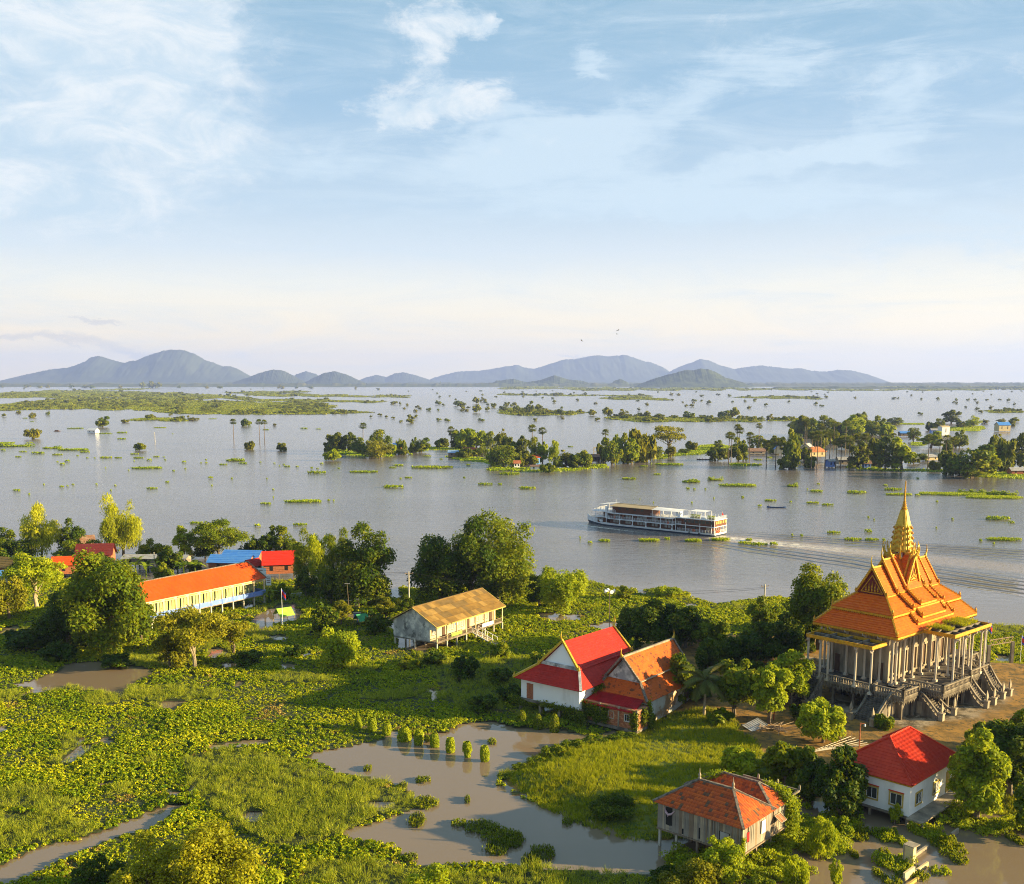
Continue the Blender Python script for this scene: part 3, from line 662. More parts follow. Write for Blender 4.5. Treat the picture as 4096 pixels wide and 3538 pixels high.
# ------------------------------------------------------------------ the water hyacinth field
NORTH = [(-200,1100),(0,1108),(60,1120),(200,1125),(350,1135),(500,1150),(640,1165),(780,1180),(800,1186),(835,1192),(1190,1176),(1230,1186),(1300,1196),(1345,1190),(1380,1198),(1405,1212),
         (1450,1222),(1520,1214),(1580,1212),(1700,1230),(1900,1240),(1955,1262),(2072,1268),(2300,1275),(2300,1900),(-400,1900)]
OPEN = [
 [(612,1532),(690,1512),(760,1500),(790,1491),(850,1491),(905,1482),(940,1466),(1000,1457),(1040,1470),(1090,1474),(1150,1478),(1200,1490),(1300,1460),(1345,1440),(1345,1500),(1200,1520),(1000,1580),(1010,1592),(1100,1630),
  (1180,1664),(1260,1694),(1330,1706),(1480,1665),(1640,1625),(1740,1600),(2300,1600),(2300,1900),(1700,1900),(1300,1778),(1130,1760),(1050,1752),(1000,1746),(850,1757),(820,1741),(790,1715),(740,1705),(680,1692),(700,1680),(760,1665),(800,1650),(845,1636),
  (850,1615),(830,1602),(780,1582),(720,1572),(680,1565),(650,1546)],
 [(20,1387),(60,1381),(110,1360),(130,1345),(180,1339),(262,1345),(310,1354),(302,1371),(270,1386),(250,1412),(215,1405),(190,1398),(140,1388),(115,1397),(80,1398),(50,1392)],
 [(-200,1745),(0,1750),(60,1722),(150,1702),(230,1673),(300,1647),(345,1630),(378,1632),(335,1663),(250,1695),(170,1725),(90,1765),(30,1788),(-200,1800)],
 [(418,1512),(455,1505),(500,1500),(545,1497),(548,1508),(480,1512),(430,1520)],
 [(322,1422),(345,1416),(378,1420),(372,1432),(350,1441),(335,1432)],
 [(-50,1472),(10,1472),(32,1480),(10,1488),(-50,1492)], [(335,1600),(380,1606),(400,1590),(395,1612),(350,1618)], [(200,1583),(232,1578),(228,1588),(205,1592)],
 [(508,1262),(520,1245),(560,1228),(600,1226),(618,1236),(600,1262),(560,1268),(530,1276)], [(700,1240),(760,1246),(820,1262),(800,1274),(740,1264),(700,1252)], [(530,1292),(560,1284),(585,1290),(560,1300)],
 [(1085,1240),(1130,1242),(1180,1244),(1178,1256),(1120,1260),(1090,1254)], [(1190,1262),(1250,1256),(1300,1262),(1300,1285),(1230,1280)],
 [(788,1262),(830,1290),(910,1300),(930,1312),(860,1322),(800,1310)], [(640,1200),(700,1208),(740,1222),(700,1220),(650,1210)],
 [(780,1170),(812,1178),(810,1215),(790,1210)], [(1560,1270),(1590,1275),(1590,1285),(1560,1282)],
 [(868,1392),(885,1396),(888,1418),(876,1420)], [(0,1275),(40,1265),(45,1280),(0,1290)], [(560,1345),(600,1347),(590,1358),(565,1356)], [(420,1320),(450,1310),(470,1325),(430,1335)],
 [(1085,1395),(1130,1390),(1150,1440),(1100,1445)], [(2005,1325),(2050,1332),(2040,1345),(2010,1340)], [(1955,1268),(2010,1272),(1990,1284),(1955,1280)], [(840,1500),(845,1495),(850,1500),(845,1505)],
]
def field_mask(X, Y):
    dx, dy = toD(X, Y); w1 = (fbm(X, Y, 5, 4)-.5)*26; w2 = (fbm(X+50, Y, 4, 4)-.5)*12
    m_ = inside(dx, dy, NORTH)
    for p in OPEN: m_ &= ~inside(dx+w1, dy+w2, p)
    # small random gaps showing water
    gap = fbm(X, Y*.55, 7, 3) > .775
    m_ &= ~gap
    s_ = sdist(X, Y, SHORE); m_ &= s_ < -.5
    return m_
g0 = np.random.default_rng(3)
def sample(nx0, x0, x1, y0, y1): return g0.uniform(x0, x1, nx0), g0.uniform(y0, y1, nx0)
XX, YY = [], []
for (y0, y1, dens) in ((96, 130, 6.4), (130, 165, 5.2), (165, 205, 4.0), (205, 262, 3.0)):
    xw = y1*.56; k = int((y1-y0)*2*xw*dens); a_, b_ = sample(k, -xw, xw, y0, y1); XX.append(a_); YY.append(b_)
XX = np.concatenate(XX); YY = np.concatenate(YY); mk = field_mask(XX, YY)
XX, YY = XX[mk], YY[mk]
tall = fbm(XX, YY, 9, 3); size = .60+1.1*(tall-.35)+g0.normal(0, .12, len(XX)); size *= 1+.35*sm(150, 230, YY)
size = np.clip(size, .32, 1.6)
GR = [[(380,1540),(460,1520),(560,1530),(700,1580),(830,1605),(850,1632),(760,1660),(690,1690),(600,1720),(520,1700),(430,1640),(380,1590)], [(-50,1640),(120,1650),(220,1690),(150,1705),(-50,1730)], [(860,1345),(1060,1330),(1110,1380),(1000,1450),(930,1440),(880,1380)], [(620,1745),(760,1742),(860,1775),(1250,1782),(1300,1800),(600,1800)]]
dx_, dy_ = toD(XX, YY); wv = (fbm(XX, YY, 6, 3)-.5)*60; isg = np.zeros(len(XX), bool)
for p in GR: isg |= inside(dx_+wv, dy_+wv*.4, p)
isg |= fbm(XX+90, YY-30, 11, 3) > .66
deadp = fbm(XX-40, YY+70, 5, 4) > .70
XG, YG = XX[isg], YY[isg]; XD, YD = XX[deadp & ~isg], YY[deadp & ~isg]; kp = ~isg & ~(deadp & (g0.random(len(XX)) < .5)); XX, YY, tall, size = XX[kp], YY[kp], tall[kp], size[kp]
cl = [clump_mesh('hyacinth_clump', 50+k, 13, .42, .42, .34, .27, 'lf_hyac', .25) for k in range(6)]
scatter('water_hyacinth', 'dense green water hyacinth covering the flooded fields', np.stack([XX, YY, np.full(len(XX), .02)+.25*sm(.45, .75, tall)], 1), size, cl, 5)
M['lf_weed'] = leaf_mat('weed_leaf', (.06,.11,.006), (.22,.27,.014), (.46,.45,.03), .3, .5, .4); M['lf_dry'] = leaf_mat('dry_leaf', (.12,.07,.015), (.30,.19,.04), (.50,.38,.10), .25, .6, .4)
wd = [clump_mesh('weed_tuft', 70+k, 26, .42, .5, .13, .07, 'lf_weed', .5) for k in range(3)]+[clump_mesh('reed_tuft', 75+k, 18, .3, .75, 0, .05, 'lf_weed', blade=True) for k in range(2)]
scatter('floating_weeds', 'fine leaved yellow green weeds mixed into the floating plants', np.stack([XG, YG, np.full(len(XG), .05)+.3*fbm(XG, YG, 4, 3)], 1), np.clip(.8+1.1*(fbm(XG, YG, 3, 3)-.4)+g0.normal(0, .15, len(XG)), .4, 1.8), wd, 15)
dr = [clump_mesh('dry_tuft', 90+k, 12, .4, .3, .26, .16, 'lf_dry', .2) for k in range(3)]
scatter('withered_hyacinth', 'patches of brown withered hyacinth among the green', np.stack([XD, YD, np.full(len(XD), .03)], 1), np.clip(g0.normal(.7, .2, len(XD)), .3, 1.2), dr, 16)
# the rotting mat of stems the leaves stand on
cx, cy = np.meshgrid(np.arange(-150, 150, 1.0), np.arange(97, 262, 1.0)); mk = field_mask(cx+.5, cy+.5)
jj, ii = np.nonzero(mk); b0 = np.stack([cx[jj, ii], cy[jj, ii]], 1)
V = np.stack([np.stack([b0[:, 0]+a_, b0[:, 1]+c_, .04+.1*vnoise(b0[:, 0]+a_, b0[:, 1]+c_, 3)], 1) for a_, c_ in ((0,0),(1,0),(1,1),(0,1))], 1).reshape(-1, 3)
M['stems'] = mat('stem_mat', (.05,.065,.012), .95, (.025,.03,.008), 1.2, .6, 6, col3=(.12,.09,.04), s3=.3, thr3=(.55,.7))
o = bpy.data.objects.new('hyacinth_stem_mat', np_mesh('hyacinth_stem_mat', V, np.arange(len(V)).reshape(-1, 4), M['stems'])); COL.objects.link(o); tag(o, 'dark tangle of stems under the water hyacinth', None, None, 'stuff')
print('hyacinth', len(XX))

# ------------------------------------------------------------------ tangle of creepers between the two stilted houses
TANG = [[(1490,1772),(1560,1715),(1600,1690),(1640,1655),(1720,1648),(1745,1668),(1712,1700),(1690,1730),(1650,1755),(1590,1790),(1500,1800)], [(1345,1745),(1420,1722),(1480,1735),(1480,1800),(1380,1800)], [(1850,1640),(1960,1640),(1990,1665),(2100,1650),(2100,1690),(1990,1690),(1900,1668)], [(1560,1650),(1640,1632),(1640,1660),(1590,1690)]]
XX, YY = sample(26000, 15, 75, 97, 140); dx, dy = toD(XX, YY); n1 = (fbm(XX, YY, 3)-.5)*40; mk = np.zeros(len(XX), bool)
for p in TANG: mk |= inside(dx+n1, dy+n1*.5, p)
mk &= fbm(XX, YY, 3.5, 3) > .36
XX, YY = XX[mk], YY[mk]; hz_ = .2+1.5*np.clip(fbm(XX, YY, 3.0, 3)-.42, 0, 1)*2.2
tg = [clump_mesh('creeper_clump', 170+k, 30, .5, .6, .22, .16, 'lf_lime' if k != 1 else 'lf_mid', .3) for k in range(4)]
scatter('creeper_tangle', 'tangle of creepers and weeds between the plank house and the white house', np.stack([XX, YY, hz_*g0.random(len(XX))], 1), np.clip(g0.normal(.95, .25, len(XX)), .4, 1.6), tg, 19, .35)
# ------------------------------------------------------------------ grass of the meadow
XX, YY = sample(60000, -5, 110, 98, 200); dx, dy = toD(XX, YY); n1 = (fbm(XX, YY, 4)-.5)*26
mk = (inside(dx+n1, dy+n1*.4, MEADOW) | inside(dx, dy, LAWN) | inside(dx, dy, LAWN2)) & (sdist(XX, YY, SHORE) > -1.0)
XX, YY = XX[mk], YY[mk]; zz = np.array([ground_z(a_, b_) for a_, b_ in zip(XX, YY)])
gs = [clump_mesh('grass_tuft', 80+k, 22, .34, .55, 0, .05, 'lf_grass', blade=True) for k in range(4)]
scatter('meadow_grass', 'tall yellow green grass on the meadow bank', np.stack([XX, YY, np.maximum(zz-.03, -.05)], 1), np.clip(.6+1.3*(fbm(XX, YY, 7)-.3), .35, 1.7), gs, 9)
print('grass', len(XX))
# ------------------------------------------------------------------ the temple (vihara) on its terrace
A0 = R(41.6); TS = .9615; TO = Vector((56.94, 151.12, 1.923))
temple = thing('temple', 'unfinished concrete temple with tiered orange tile roof and golden spire', 'temple', TO, A0)
temple.scale = (TS, TS, TS)
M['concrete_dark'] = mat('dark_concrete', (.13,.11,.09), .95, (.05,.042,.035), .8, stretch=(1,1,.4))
M['stain_or_shade'] = mat('painted_shade', (.02,.017,.014), .95, (.012,.01,.008), 1, spec=.1)  # near-black colour standing in for the shade inside the porch canopies
def P_(mb, name, mats, label=None, parent=None, smooth=False, kind=None): return mb.build(name, mats, parent or temple, label, smooth, kind)
ZF = 3.05; ZG = -1.05
# lower storey
m = MB()
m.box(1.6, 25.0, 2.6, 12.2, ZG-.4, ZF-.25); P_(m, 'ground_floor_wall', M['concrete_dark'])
for u in (-.2, 4.6, 9, 13.3, 17.6, 22, 26.4):
    for v in (.2, 14.4):
        m = MB(); m.box(u-.22, u+.22, v-.22, v+.22, ZG-.4, ZF-.3); P_(m, 'pillar', M['concrete'])
for (u, v) in ((-3.6,4.8),(-3.6,8.3),(-3.6,12.3),(-3.4,-3),(0,-3.1),(6,-5.6),(9,-5.6),(11.2,-5.6),(15.4,-4.4),(19.6,-4.4)):
    m = MB(); m.box(u-.18, u+.18, v-.18, v+.18, ZG-.4, ZF-.3); P_(m, 'pillar', M['concrete'])
m = MB()
for (a, b, c, d) in ((-.6,27.2,-.5,15.3),(-4.2,-.6,1.5,12.9),(-4.0,.5,-3.6,1.498),(2.9,11.8,-6.3,-.502),(14.6,21.2,-5,-.502),(27.2,30.6,2,12.8)):
    m.box(a, b, c, d, ZF-.3, ZF)
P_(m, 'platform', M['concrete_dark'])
for (u0, u1) in ((5,6.4),(9.4,11),(14,15.4),(18.2,19.8)):
    m = MB(); m.box(u0, u1, 2.5, 2.59, ZG, 1.6); P_(m, 'door', M['dark'])
for (v0, v1) in ((4.4,5.6),(8.6,10)):
    m = MB(); m.box(1.5, 1.59, v0, v1, ZG, 1.6); P_(m, 'door', M['dark'])
# balustrades: every baluster is a piece of its own
bp = [(.045,0),(.09,.03),(.05,.10),(.11,.30),(.05,.55),(.09,.62),(.05,.66)]
mbb = MB(); mbb.lathe(bp, n=6); BAL = mbb.mesh('baluster', M['concrete_light'])
def balustrade(p, q, z=ZF, parent=None):
    p, q = Vector((*p, 0)), Vector((*q, 0)); d = (q-p); L = d.length; d.normalize()
    m = MB(); m.beam(p+Vector((0,0,z+1.02)), q+Vector((0,0,z+1.02)), .3, .2); m.beam(p+Vector((0,0,z+.08)), q+Vector((0,0,z+.08)), .24, .16)
    for e in (p, q): m.box(e.x-.2, e.x+.2, e.y-.2, e.y+.2, z, z+1.2)
    r_ = P_(m, 'railing', M['concrete'])
    k = max(1, int(L/.42))
    for i in range(k):
        c = p + d*(L*(i+.5)/k); inst('baluster', BAL, r_, (c.x, c.y, z+.13), scale=(1.15, 1.15, 1.2))
    # pendants hanging below the platform edge
    m = MB(); nn = Vector((d.y, -d.x, 0)) 
    for i in range(int(L/.26)):
        c = p + d*(L*(i+.5)/int(L/.26)); h = 1.25 if i % 3 == 0 else .95
        m.lathe([(.02,-h),(.12,-h*.7),(.08,-h*.45),(.15,-.25),(.15,0)], (c.x, c.y, z-.02), 5)
    P_(m, 'fringe', M['concrete'], kind='stuff')
for p, q in (((-4.2,12.9),(-4.2,1.5)), ((-4.2,1.5),(-3.0,1.5)), ((-.6,12.9),(-4.2,12.9)), ((-4.0,1.1),(-4.0,-3.6)), ((-4.0,-3.6),(.5,-3.6)),
             ((2.9,-.9),(2.9,-6.3)), ((2.9,-6.3),(11.8,-6.3)), ((11.8,-6.3),(11.8,-3.6)), ((.5,-3.6),(.5,-.9)), ((14.6,-3.2),(14.6,-5)), ((14.6,-5),(21.2,-5)), ((21.2,-5),(21.2,-.5)), ((21.2,-.5),(27.2,-.5)), ((27.2,-.5),(27.2,2))):
    balustrade(p, q)
# stairs
def stair(u0, u1, v0, v1, z0, z1, n, axis, parent=None):
    m = MB()
    for i in range(n):
        t0, t1 = i/n, (i+1)/n; zz = z0+(z1-z0)*t1
        if axis == 'u': m.box(u0+(u1-u0)*t0, u0+(u1-u0)*t1, v0, v1, z0-.3, zz)
        else: m.box(u0, u1, v0+(v1-v0)*t0, v0+(v1-v0)*t1, z0-.3, zz)
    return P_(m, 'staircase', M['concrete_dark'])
stair(-8.9, -3.0, -1.5, 1.9, ZG, ZF-.35, 18, 'u'); stair(1.05, 4.65, -6.9, -2.6, ZG, ZF-.35, 16, 'v'); stair(12.3, 14.5, -8.6, -4.6, ZG, ZF-.05, 16, 'v')
stair(19.0, 21.0, -8.2, -5.1, ZG, ZF-.1, 14, 'v'); stair(-8.6, -4.3, 10.2, 12.7, ZG, ZF-.1, 16, 'u')
m = MB(); m.box(-3.0, 5.0, -2.6, 2.0, ZG-.3, ZF-.35); P_(m, 'landing', M['concrete'])
def banister(pts, wall=True):
    """sloping wall with a thick rounded hand rail and a flame shaped newel at its foot; pts run from foot to top (u, v, rail z)"""
    m = MB(); pts = [Vector(p) for p in pts]
    for a, b in zip(pts, pts[1:]):
        m.beam(a, b, .34, .26)
        if wall:
            d = (b-a); d.z = 0; d.normalize(); n = Vector((-d.y, d.x, 0))*.11
            m.poly([(a.x-n.x, a.y-n.y, ZG-.3), (b.x-n.x, b.y-n.y, ZG-.3), (b.x-n.x, b.y-n.y, b.z-.75), (a.x-n.x, a.y-n.y, max(ZG, a.z-.75))])
            m.poly([(a.x+n.x, a.y+n.y, ZG-.3), (a.x+n.x, a.y+n.y, max(ZG, a.z-.75)), (b.x+n.x, b.y+n.y, b.z-.75), (b.x+n.x, b.y+n.y, ZG-.3)])
            m.beam((a.x, a.y, max(ZG, a.z-.75)), (b.x, b.y, b.z-.75), .3, .12)
    r_ = P_(m, 'banister', M['concrete'])
    for a, b in zip(pts, pts[1:]):
        L = (b-a).length; k = max(1, int(L/.5))
        for i in range(k):
            c = a.lerp(b, (i+.5)/k); inst('baluster', BAL, r_, (c.x, c.y, c.z-.75), scale=(1, 1, .95))
    f = pts[0]; m = MB(); g_ = ZG-1.05+.15; m.box(f.x-.33, f.x+.33, f.y-.33, f.y+.33, g_+.5, g_+2.4); m.box(f.x-.42, f.x+.42, f.y-.42, f.y+.42, g_+2.4, g_+2.6); m.box(f.x-.42, f.x+.42, f.y-.42, f.y+.42, g_+.6, g_+1.1)
    for z, r1, r2 in ((1.7,.12,.36),(1.95,.36,.42),(2.3,.42,.3),(2.7,.3,.12),(3.1,.12,.02)):
        dz = {1.7:.25,1.95:.35,2.3:.4,2.7:.4,3.1:.25}[z]
        b = len(m.v)
        for (rr, zz) in ((r1, z), (r2, z+dz)):
            for (sx_, sy_) in ((-1,-.35),(1,-.35),(1,.35),(-1,.35)): m.v.append((f.x+sx_*rr*.75, f.y+sy_*rr*.9, zz+g_+.9))
        for q in ((0,1,5,4),(1,2,6,5),(2,3,7,6),(3,0,4,7)): m.f.append(tuple(b+i for i in q)); m.mi.append(0)
    P_(m, 'newel', M['concrete_light'])
def sag(p, q, s=.5, n=6):
    p, q = Vector(p), Vector(q); o_ = []
    for i in range(n+1):
        t = i/n; c = p.lerp(q, t); c.z -= s*math.sin(math.pi*t)*(1-.2*t); o_.append(c)
    return o_
ZN = ZG+.9
banister([Vector((-9.3,-1.75,ZN)), Vector((-7.6,-1.75,1.3)), Vector((-5.6,-1.75,2.75)), Vector((-3.6,-1.75,ZF+0.65)), Vector((.4,-1.75,ZF+0.70))])
banister(sag((-8.9,2.1,ZN), (-3.2,2.1,ZF+0.60), .9))
banister([Vector((.85,-7.3,ZN)), Vector((.85,-5.6,1.6)), Vector((.85,-4.2,2.9)), Vector((.85,-1.9,ZF+0.70))])
banister(sag((4.85,-7.3,ZN), (4.85,-2.6,ZF+0.70), .5)); banister(sag((12.1,-9.0,ZN), (12.1,-5.2,ZF+0.80), .7))
banister(sag((14.7,-9.0,ZN), (14.7,-4.6,ZF+0.80), .7)); banister(sag((18.8,-8.6,ZN), (18.8,-5.1,ZF+0.80), .7)); banister(sag((21.3,-8.6,ZN), (21.3,-5.1,ZF+0.80), .7))
banister(sag((-8.9,10,ZN), (-4.3,10,ZF+0.80), .7)); banister(sag((-8.9,12.9,ZN), (-4.3,12.9,ZF+0.80), .7)); banister(sag((25.9,-3.4,ZN), (26.5,-.6,ZF+0.80), .7))
for (u0, u1) in ((-5.2,-4.0),(-3.6,-2.4)):
    m = MB(); m.box(u0, u1, -1.95, -1.865, .1, 2.0); m.box(u0+.2, u1-.2, -1.99, -1.951, .4, 1.7); P_(m, 'relief_panel', M['concrete_light'])
for (v0, v1) in ((-4.2,-3.4),(-3.1,-2.3)):
    m = MB(); m.box(.65, .735, v0, v1, -.2, 1.6); m.box(.61, .649, v0+.2, v1-.2, .1, 1.3); P_(m, 'relief_panel', M['concrete_light'])
# the hall
HV0, HV1, HU0, HU1 = 2.5, 12.3, 2.0, 24.6
m = MB(); m.box(HU0, HU1, HV0, HV1, ZF, 12.2); P_(m, 'wall', M['concrete_light'])
for k, u in enumerate((4.0, 7.1, 10.2, 13.3, 16.4, 19.5, 22.6)):
    v = HV0
    m = MB(); m.box(u-.55, u+.55, v-.1, v-.005, 4.2, 7.2); f_ = P_(m, 'window', M['wood_dark'])
    fr = MB(); fr.box(u-.85, u-.56, v-.28, v-.01, 3.9, 7.4); fr.box(u+.56, u+.85, v-.28, v-.01, 3.9, 7.4); fr.box(u-.95, u+.95, v-.31, v-.01, 7.4, 7.75)
    for (w__, z0, z1) in ((.9,7.75,8.2),(.65,8.2,8.7),(.42,8.7,9.2),(.2,9.2,9.9),(.08,9.9,10.5)): fr.box(u-w__, u+w__, v-.2, v-.01, z0, z1)
    fr.box(u-1.0, u+1.0, v-.33, v-.01, 3.65, 3.9); fr.build('window_frame', M['concrete_light'], f_)
    m = MB(); m.box(u+1.3, u+1.8, v-.22, v-.005, ZF, 11.8); m.box(u+1.2, u+1.9, v-.3, v-.221, 10.6, 11.2); P_(m, 'pilaster', M['concrete_light'])
for v in (3.6, 11.2):
    m = MB(); m.box(HU0-.1, HU0-.01, v-.45, v+.45, ZF+.1, 6.0); P_(m, 'door', M['wood_dark'])
for v in (HV0, 5.0, 9.8, HV1):
    m = MB(); m.box(HU0-.2, HU0, v-.3, v+.3, ZF, 11.8); P_(m, 'pilaster', M['concrete_light'])
# columns with capitals and brackets
def column(u, v, z1, z0=ZF, r=.19):
    m = MB(); m.box(u-.32, u+.32, v-.32, v+.32, z0, z0+.35); m.lathe([(r*1.15, z0+.35),(r, z0+.6),(r*.92, z1-.5),(r*1.3, z1-.35),(r*1.5, z1-.15),(r*1.5, z1)], (u, v, 0), 8)
    c_ = P_(m, 'column', M['column'], smooth=False)
    return c_
def bracket(c_, u, v, z, du, dv):
    m = MB(); pts = []
    for i in range(7):
        t = i/6; pts.append((u+du*(t*.9), v+dv*(t*.9), z-.75+.75*t+.22*math.sin(t*6.0)))
    m.tube(pts, [.10,.15,.18,.17,.14,.10,.05], 5); m.build('bracket', M['column'], c_)
us = [.9, 2.1, 4.6, 7.4, 10.2, 13.0, 15.8, 18.6, 21.4, 24.4, 25.7]
for u in us:
    c_ = column(u, 1.1, 10.9); bracket(c_, u, .9, 10.7, 0, -1)
    c_ = column(u, 13.7, 10.9)
for v in (3.2, 5.8, 9.0, 11.6):
    c_ = column(.9, v, 10.9); bracket(c_, .7, v, 10.7, -1, 0); column(25.7, v, 10.9)
for v in (1.75, 4.4, 9.2, 10.6, 12.8):
    c_ = column(-4.22, v, 9.6, z0=ZF-.6 if v < 2.5 else ZF); bracket(c_, -4.3, v, 9.5, -.5, 0)
for (u, v) in ((8.1,-5.2),(11.4,-5.2),(14.8,-4.9),(18.0,-4.9),(19.3,-4.9),(19.3,-2.4),(8.1,-2.4),(12.6,-2.2),(16.2,-2.2)):
    c_ = column(u, v, 10.78); bracket(c_, u, v-.15, 10.7, 0, -.6)
# porch canopies: a gold edged frame of beams, left open
def canopy(u0, u1, v0, v1, z, nu, nv, fill=None):
    m = MB(); e = .09
    for (a, b, c, d) in ((u0-e,u1+e,v0-e,v0+e),(u0-e,u1+e,v1-e,v1+e),(u0-e,u0+e,v0+e,v1-e),(u1-e,u1+e,v0+e,v1-e)): m.box(a, b, c, d, z-.42, z+.10)
    k = P_(m, 'fascia', M['gold'])
    t = MB(); L = int((v1-v0)/.28)
    for i in range(L): v = v0+(v1-v0)*(i+.5)/L; t.lathe([(.01,-.16),(.10,0)], (u0-e-.01, v, z-.42), 4)
    L = int((u1-u0)/.28)
    for i in range(L): u = u0+(u1-u0)*(i+.5)/L; t.lathe([(.01,-.16),(.10,0)], (u, v0-e-.01, z-.42), 4)
    P_(t, 'fringe', M['gold'], kind='stuff')
    for i in range(1, nu): u = u0+(u1-u0)*i/nu; b = MB(); b.box(u-.11, u+.11, v0+e, v1-e, z-.36, z+.03); P_(b, 'joist', M['concrete'])
    for i in range(1, nv): v = v0+(v1-v0)*i/nv; b = MB(); b.box(u0+e, u1-e, v-.10, v+.10, z-.33, z+.06); P_(b, 'joist', M['concrete'])
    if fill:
        f = MB(); [f.box(*q, z-.41, z-.36) for q in fill]; P_(f, 'painted_shade_slab', M['stain_or_shade'])  # added sheet, coloured dark to paint the shade between the joists
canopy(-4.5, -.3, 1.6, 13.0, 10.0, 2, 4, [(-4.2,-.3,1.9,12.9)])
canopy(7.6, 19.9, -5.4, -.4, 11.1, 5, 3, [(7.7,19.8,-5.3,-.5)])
# roof
EU, EV = 26.6, 14.8
HT = M['temple_tile']; GD = M['gold']
def hipring(a0, z0, a1, z1, rows, ins=0):
    """one storey of the hipped roof between inset a0 at height z0 and inset a1 at height z1"""
    c0 = [(a0, a0, z0), (EU-a0, a0, z0), (EU-a0, EV-a0, z0), (a0, EV-a0, z0)]; c1 = [(a1, a1, z1), (EU-a1, a1, z1), (EU-a1, EV-a1, z1), (a1, EV-a1, z1)]
    for k in range(4):
        m = MB(); m.slope(c0[k], c0[(k+1) % 4], c1[(k+1) % 4], c1[k], rows, .10); P_(m, 'roof_slope', HT)
    m = MB()
    for k in range(4):
        a, b = Vector(c0[k]), Vector(c0[(k+1) % 4]); m.beam(a-Vector((0,0,.2)), b-Vector((0,0,.2)), .16, .34)
        L = int((b-a).length/.34)
        for i in range(L): c = a.lerp(b, (i+.5)/L); m.lathe([(.02,-.6),(.12,-.38),(.12,-.3)], tuple(c), 4)
    P_(m, 'eave_trim', GD)
    for k in range(4):
        m = MB(); a, b = Vector(c0[k]), Vector(c1[k]); m.beam(a+Vector((0,0,.1)), b+Vector((0,0,.1)), .3, .28); teeth(m, a, b, .32)
        flame(m, a + (b-a).normalized()*.3 + Vector((0,0,.1)), .9, (a-b).normalized()); P_(m, 'hip_ridge', GD)
def teeth(m, a, b, step, h=.24):
    L = max(1, int((b-a).length/step))
    for i in range(L): c = a.lerp(b, (i+.5)/L); m.lathe([(.10,.18),(.08,.3),(.015,.24+h)], tuple(c), 4)
def flame(m, p, h, d):
    pts = [p, p+Vector((d.x*.18, d.y*.18, h*.3)), p+Vector((d.x*.05, d.y*.05, h*.65)), p+Vector((d.x*.12, d.y*.12, h))]; m.tube(pts, [.14,.17,.10,.015], 5)
def chofa(p, d, h=2.0):
    """the slender horn at a gable's tip"""
    m = MB(); d = Vector(d).normalized(); pts, rs = [], []
    for i in range(9):
        t = i/8; out = math.sin(t*2.6)*.42*h*.55 - .12*t*h*.0; pts.append(Vector(p)+d*(.12+out*.8)+Vector((0,0,h*t))); rs.append(.15*(1-t)**.8+.02)
    m.tube(pts, rs, 5); m.lathe([(.02,-.1),(.2,.0),(.22,.2),(.1,.4)], tuple(Vector(p)+d*.1), 6); return P_(m, 'gable_horn', M['gold_pale'])
ZB, ZT = 13.8, 16.0
hipring(0, 11.0, 2.25, 13.35, 8); hipring(2.0, 13.75, 4.9, 16.0, 7)
# raised middle fields of the two hipped storeys (both long sides)
def rake(p, q, w=.26, tip=True):
    m = MB(); p, q = Vector(p), Vector(q); m.beam(p, q, w, .34); teeth(m, p, q, .34)
    if tip: flame(m, p+Vector((0,0,.05)), .8, (p-q).normalized())
    P_(m, 'rake_trim', GD)
def field(hu, aF, zF, aT, zT, up, rows, side):
    s_ = 1 if side == 0 else -1; y = lambda a: a if side == 0 else EV-a
    u0, u1 = 13.3-hu, 13.3+hu
    m = MB(); m.slope((u0, y(aF), zF+up), (u1, y(aF), zF+up), (u1, y(aT), zT+up), (u0, y(aT), zT+up), rows, .10); P_(m, 'roof_slope', HT)
    m = MB(); m.beam((u0, y(aF), zF+up-.2), (u1, y(aF), zF+up-.2), .16, .34)
    for i in range(int((u1-u0)/.34)): m.lathe([(.02,-.6),(.12,-.38),(.12,-.3)], (u0+.17+i*.34, y(aF), zF+up), 4)
    P_(m, 'eave_trim', GD)
    for u in (u0, u1): rake((u, y(aF), zF+up+.08), (u, y(aT), zT+up+.08))
    m = MB()
    for u in (u0+.04, u1-.04): m.poly([(u, y(aF), zF+up), (u, y(aT), zT+up), (u, y(aT), zT-.3), (u, y(aF), zF-.3)])
    P_(m, 'gable_side', M['maroon'])
for side in (0, 1):
    field(5.0, 2.0, 13.75, 4.9, 16.0, .42, 7, side); field(2.6, 2.0, 13.75, 4.9, 16.0, .84, 7, side)
    field(6.0, .62, 11.65, 2.3, 13.4, .42, 5, side); field(3.9, .95, 12.0, 2.3, 13.4, .84, 5, side)
    y = (lambda a: a) if side == 0 else (lambda a: EV-a)
    m = MB(); m.box(9.3, 17.3, min(y(1.25), y(1.6)), max(y(1.25), y(1.6)), 10.8, 12.6); P_(m, 'attic_wall', M['concrete_light'])
    m = MB(); a, b = sorted((y(1.22), y(1.245))); m.box(11.6, 14.2, a, b, 11.3, 12.1); P_(m, 'attic_window', M['dark'])
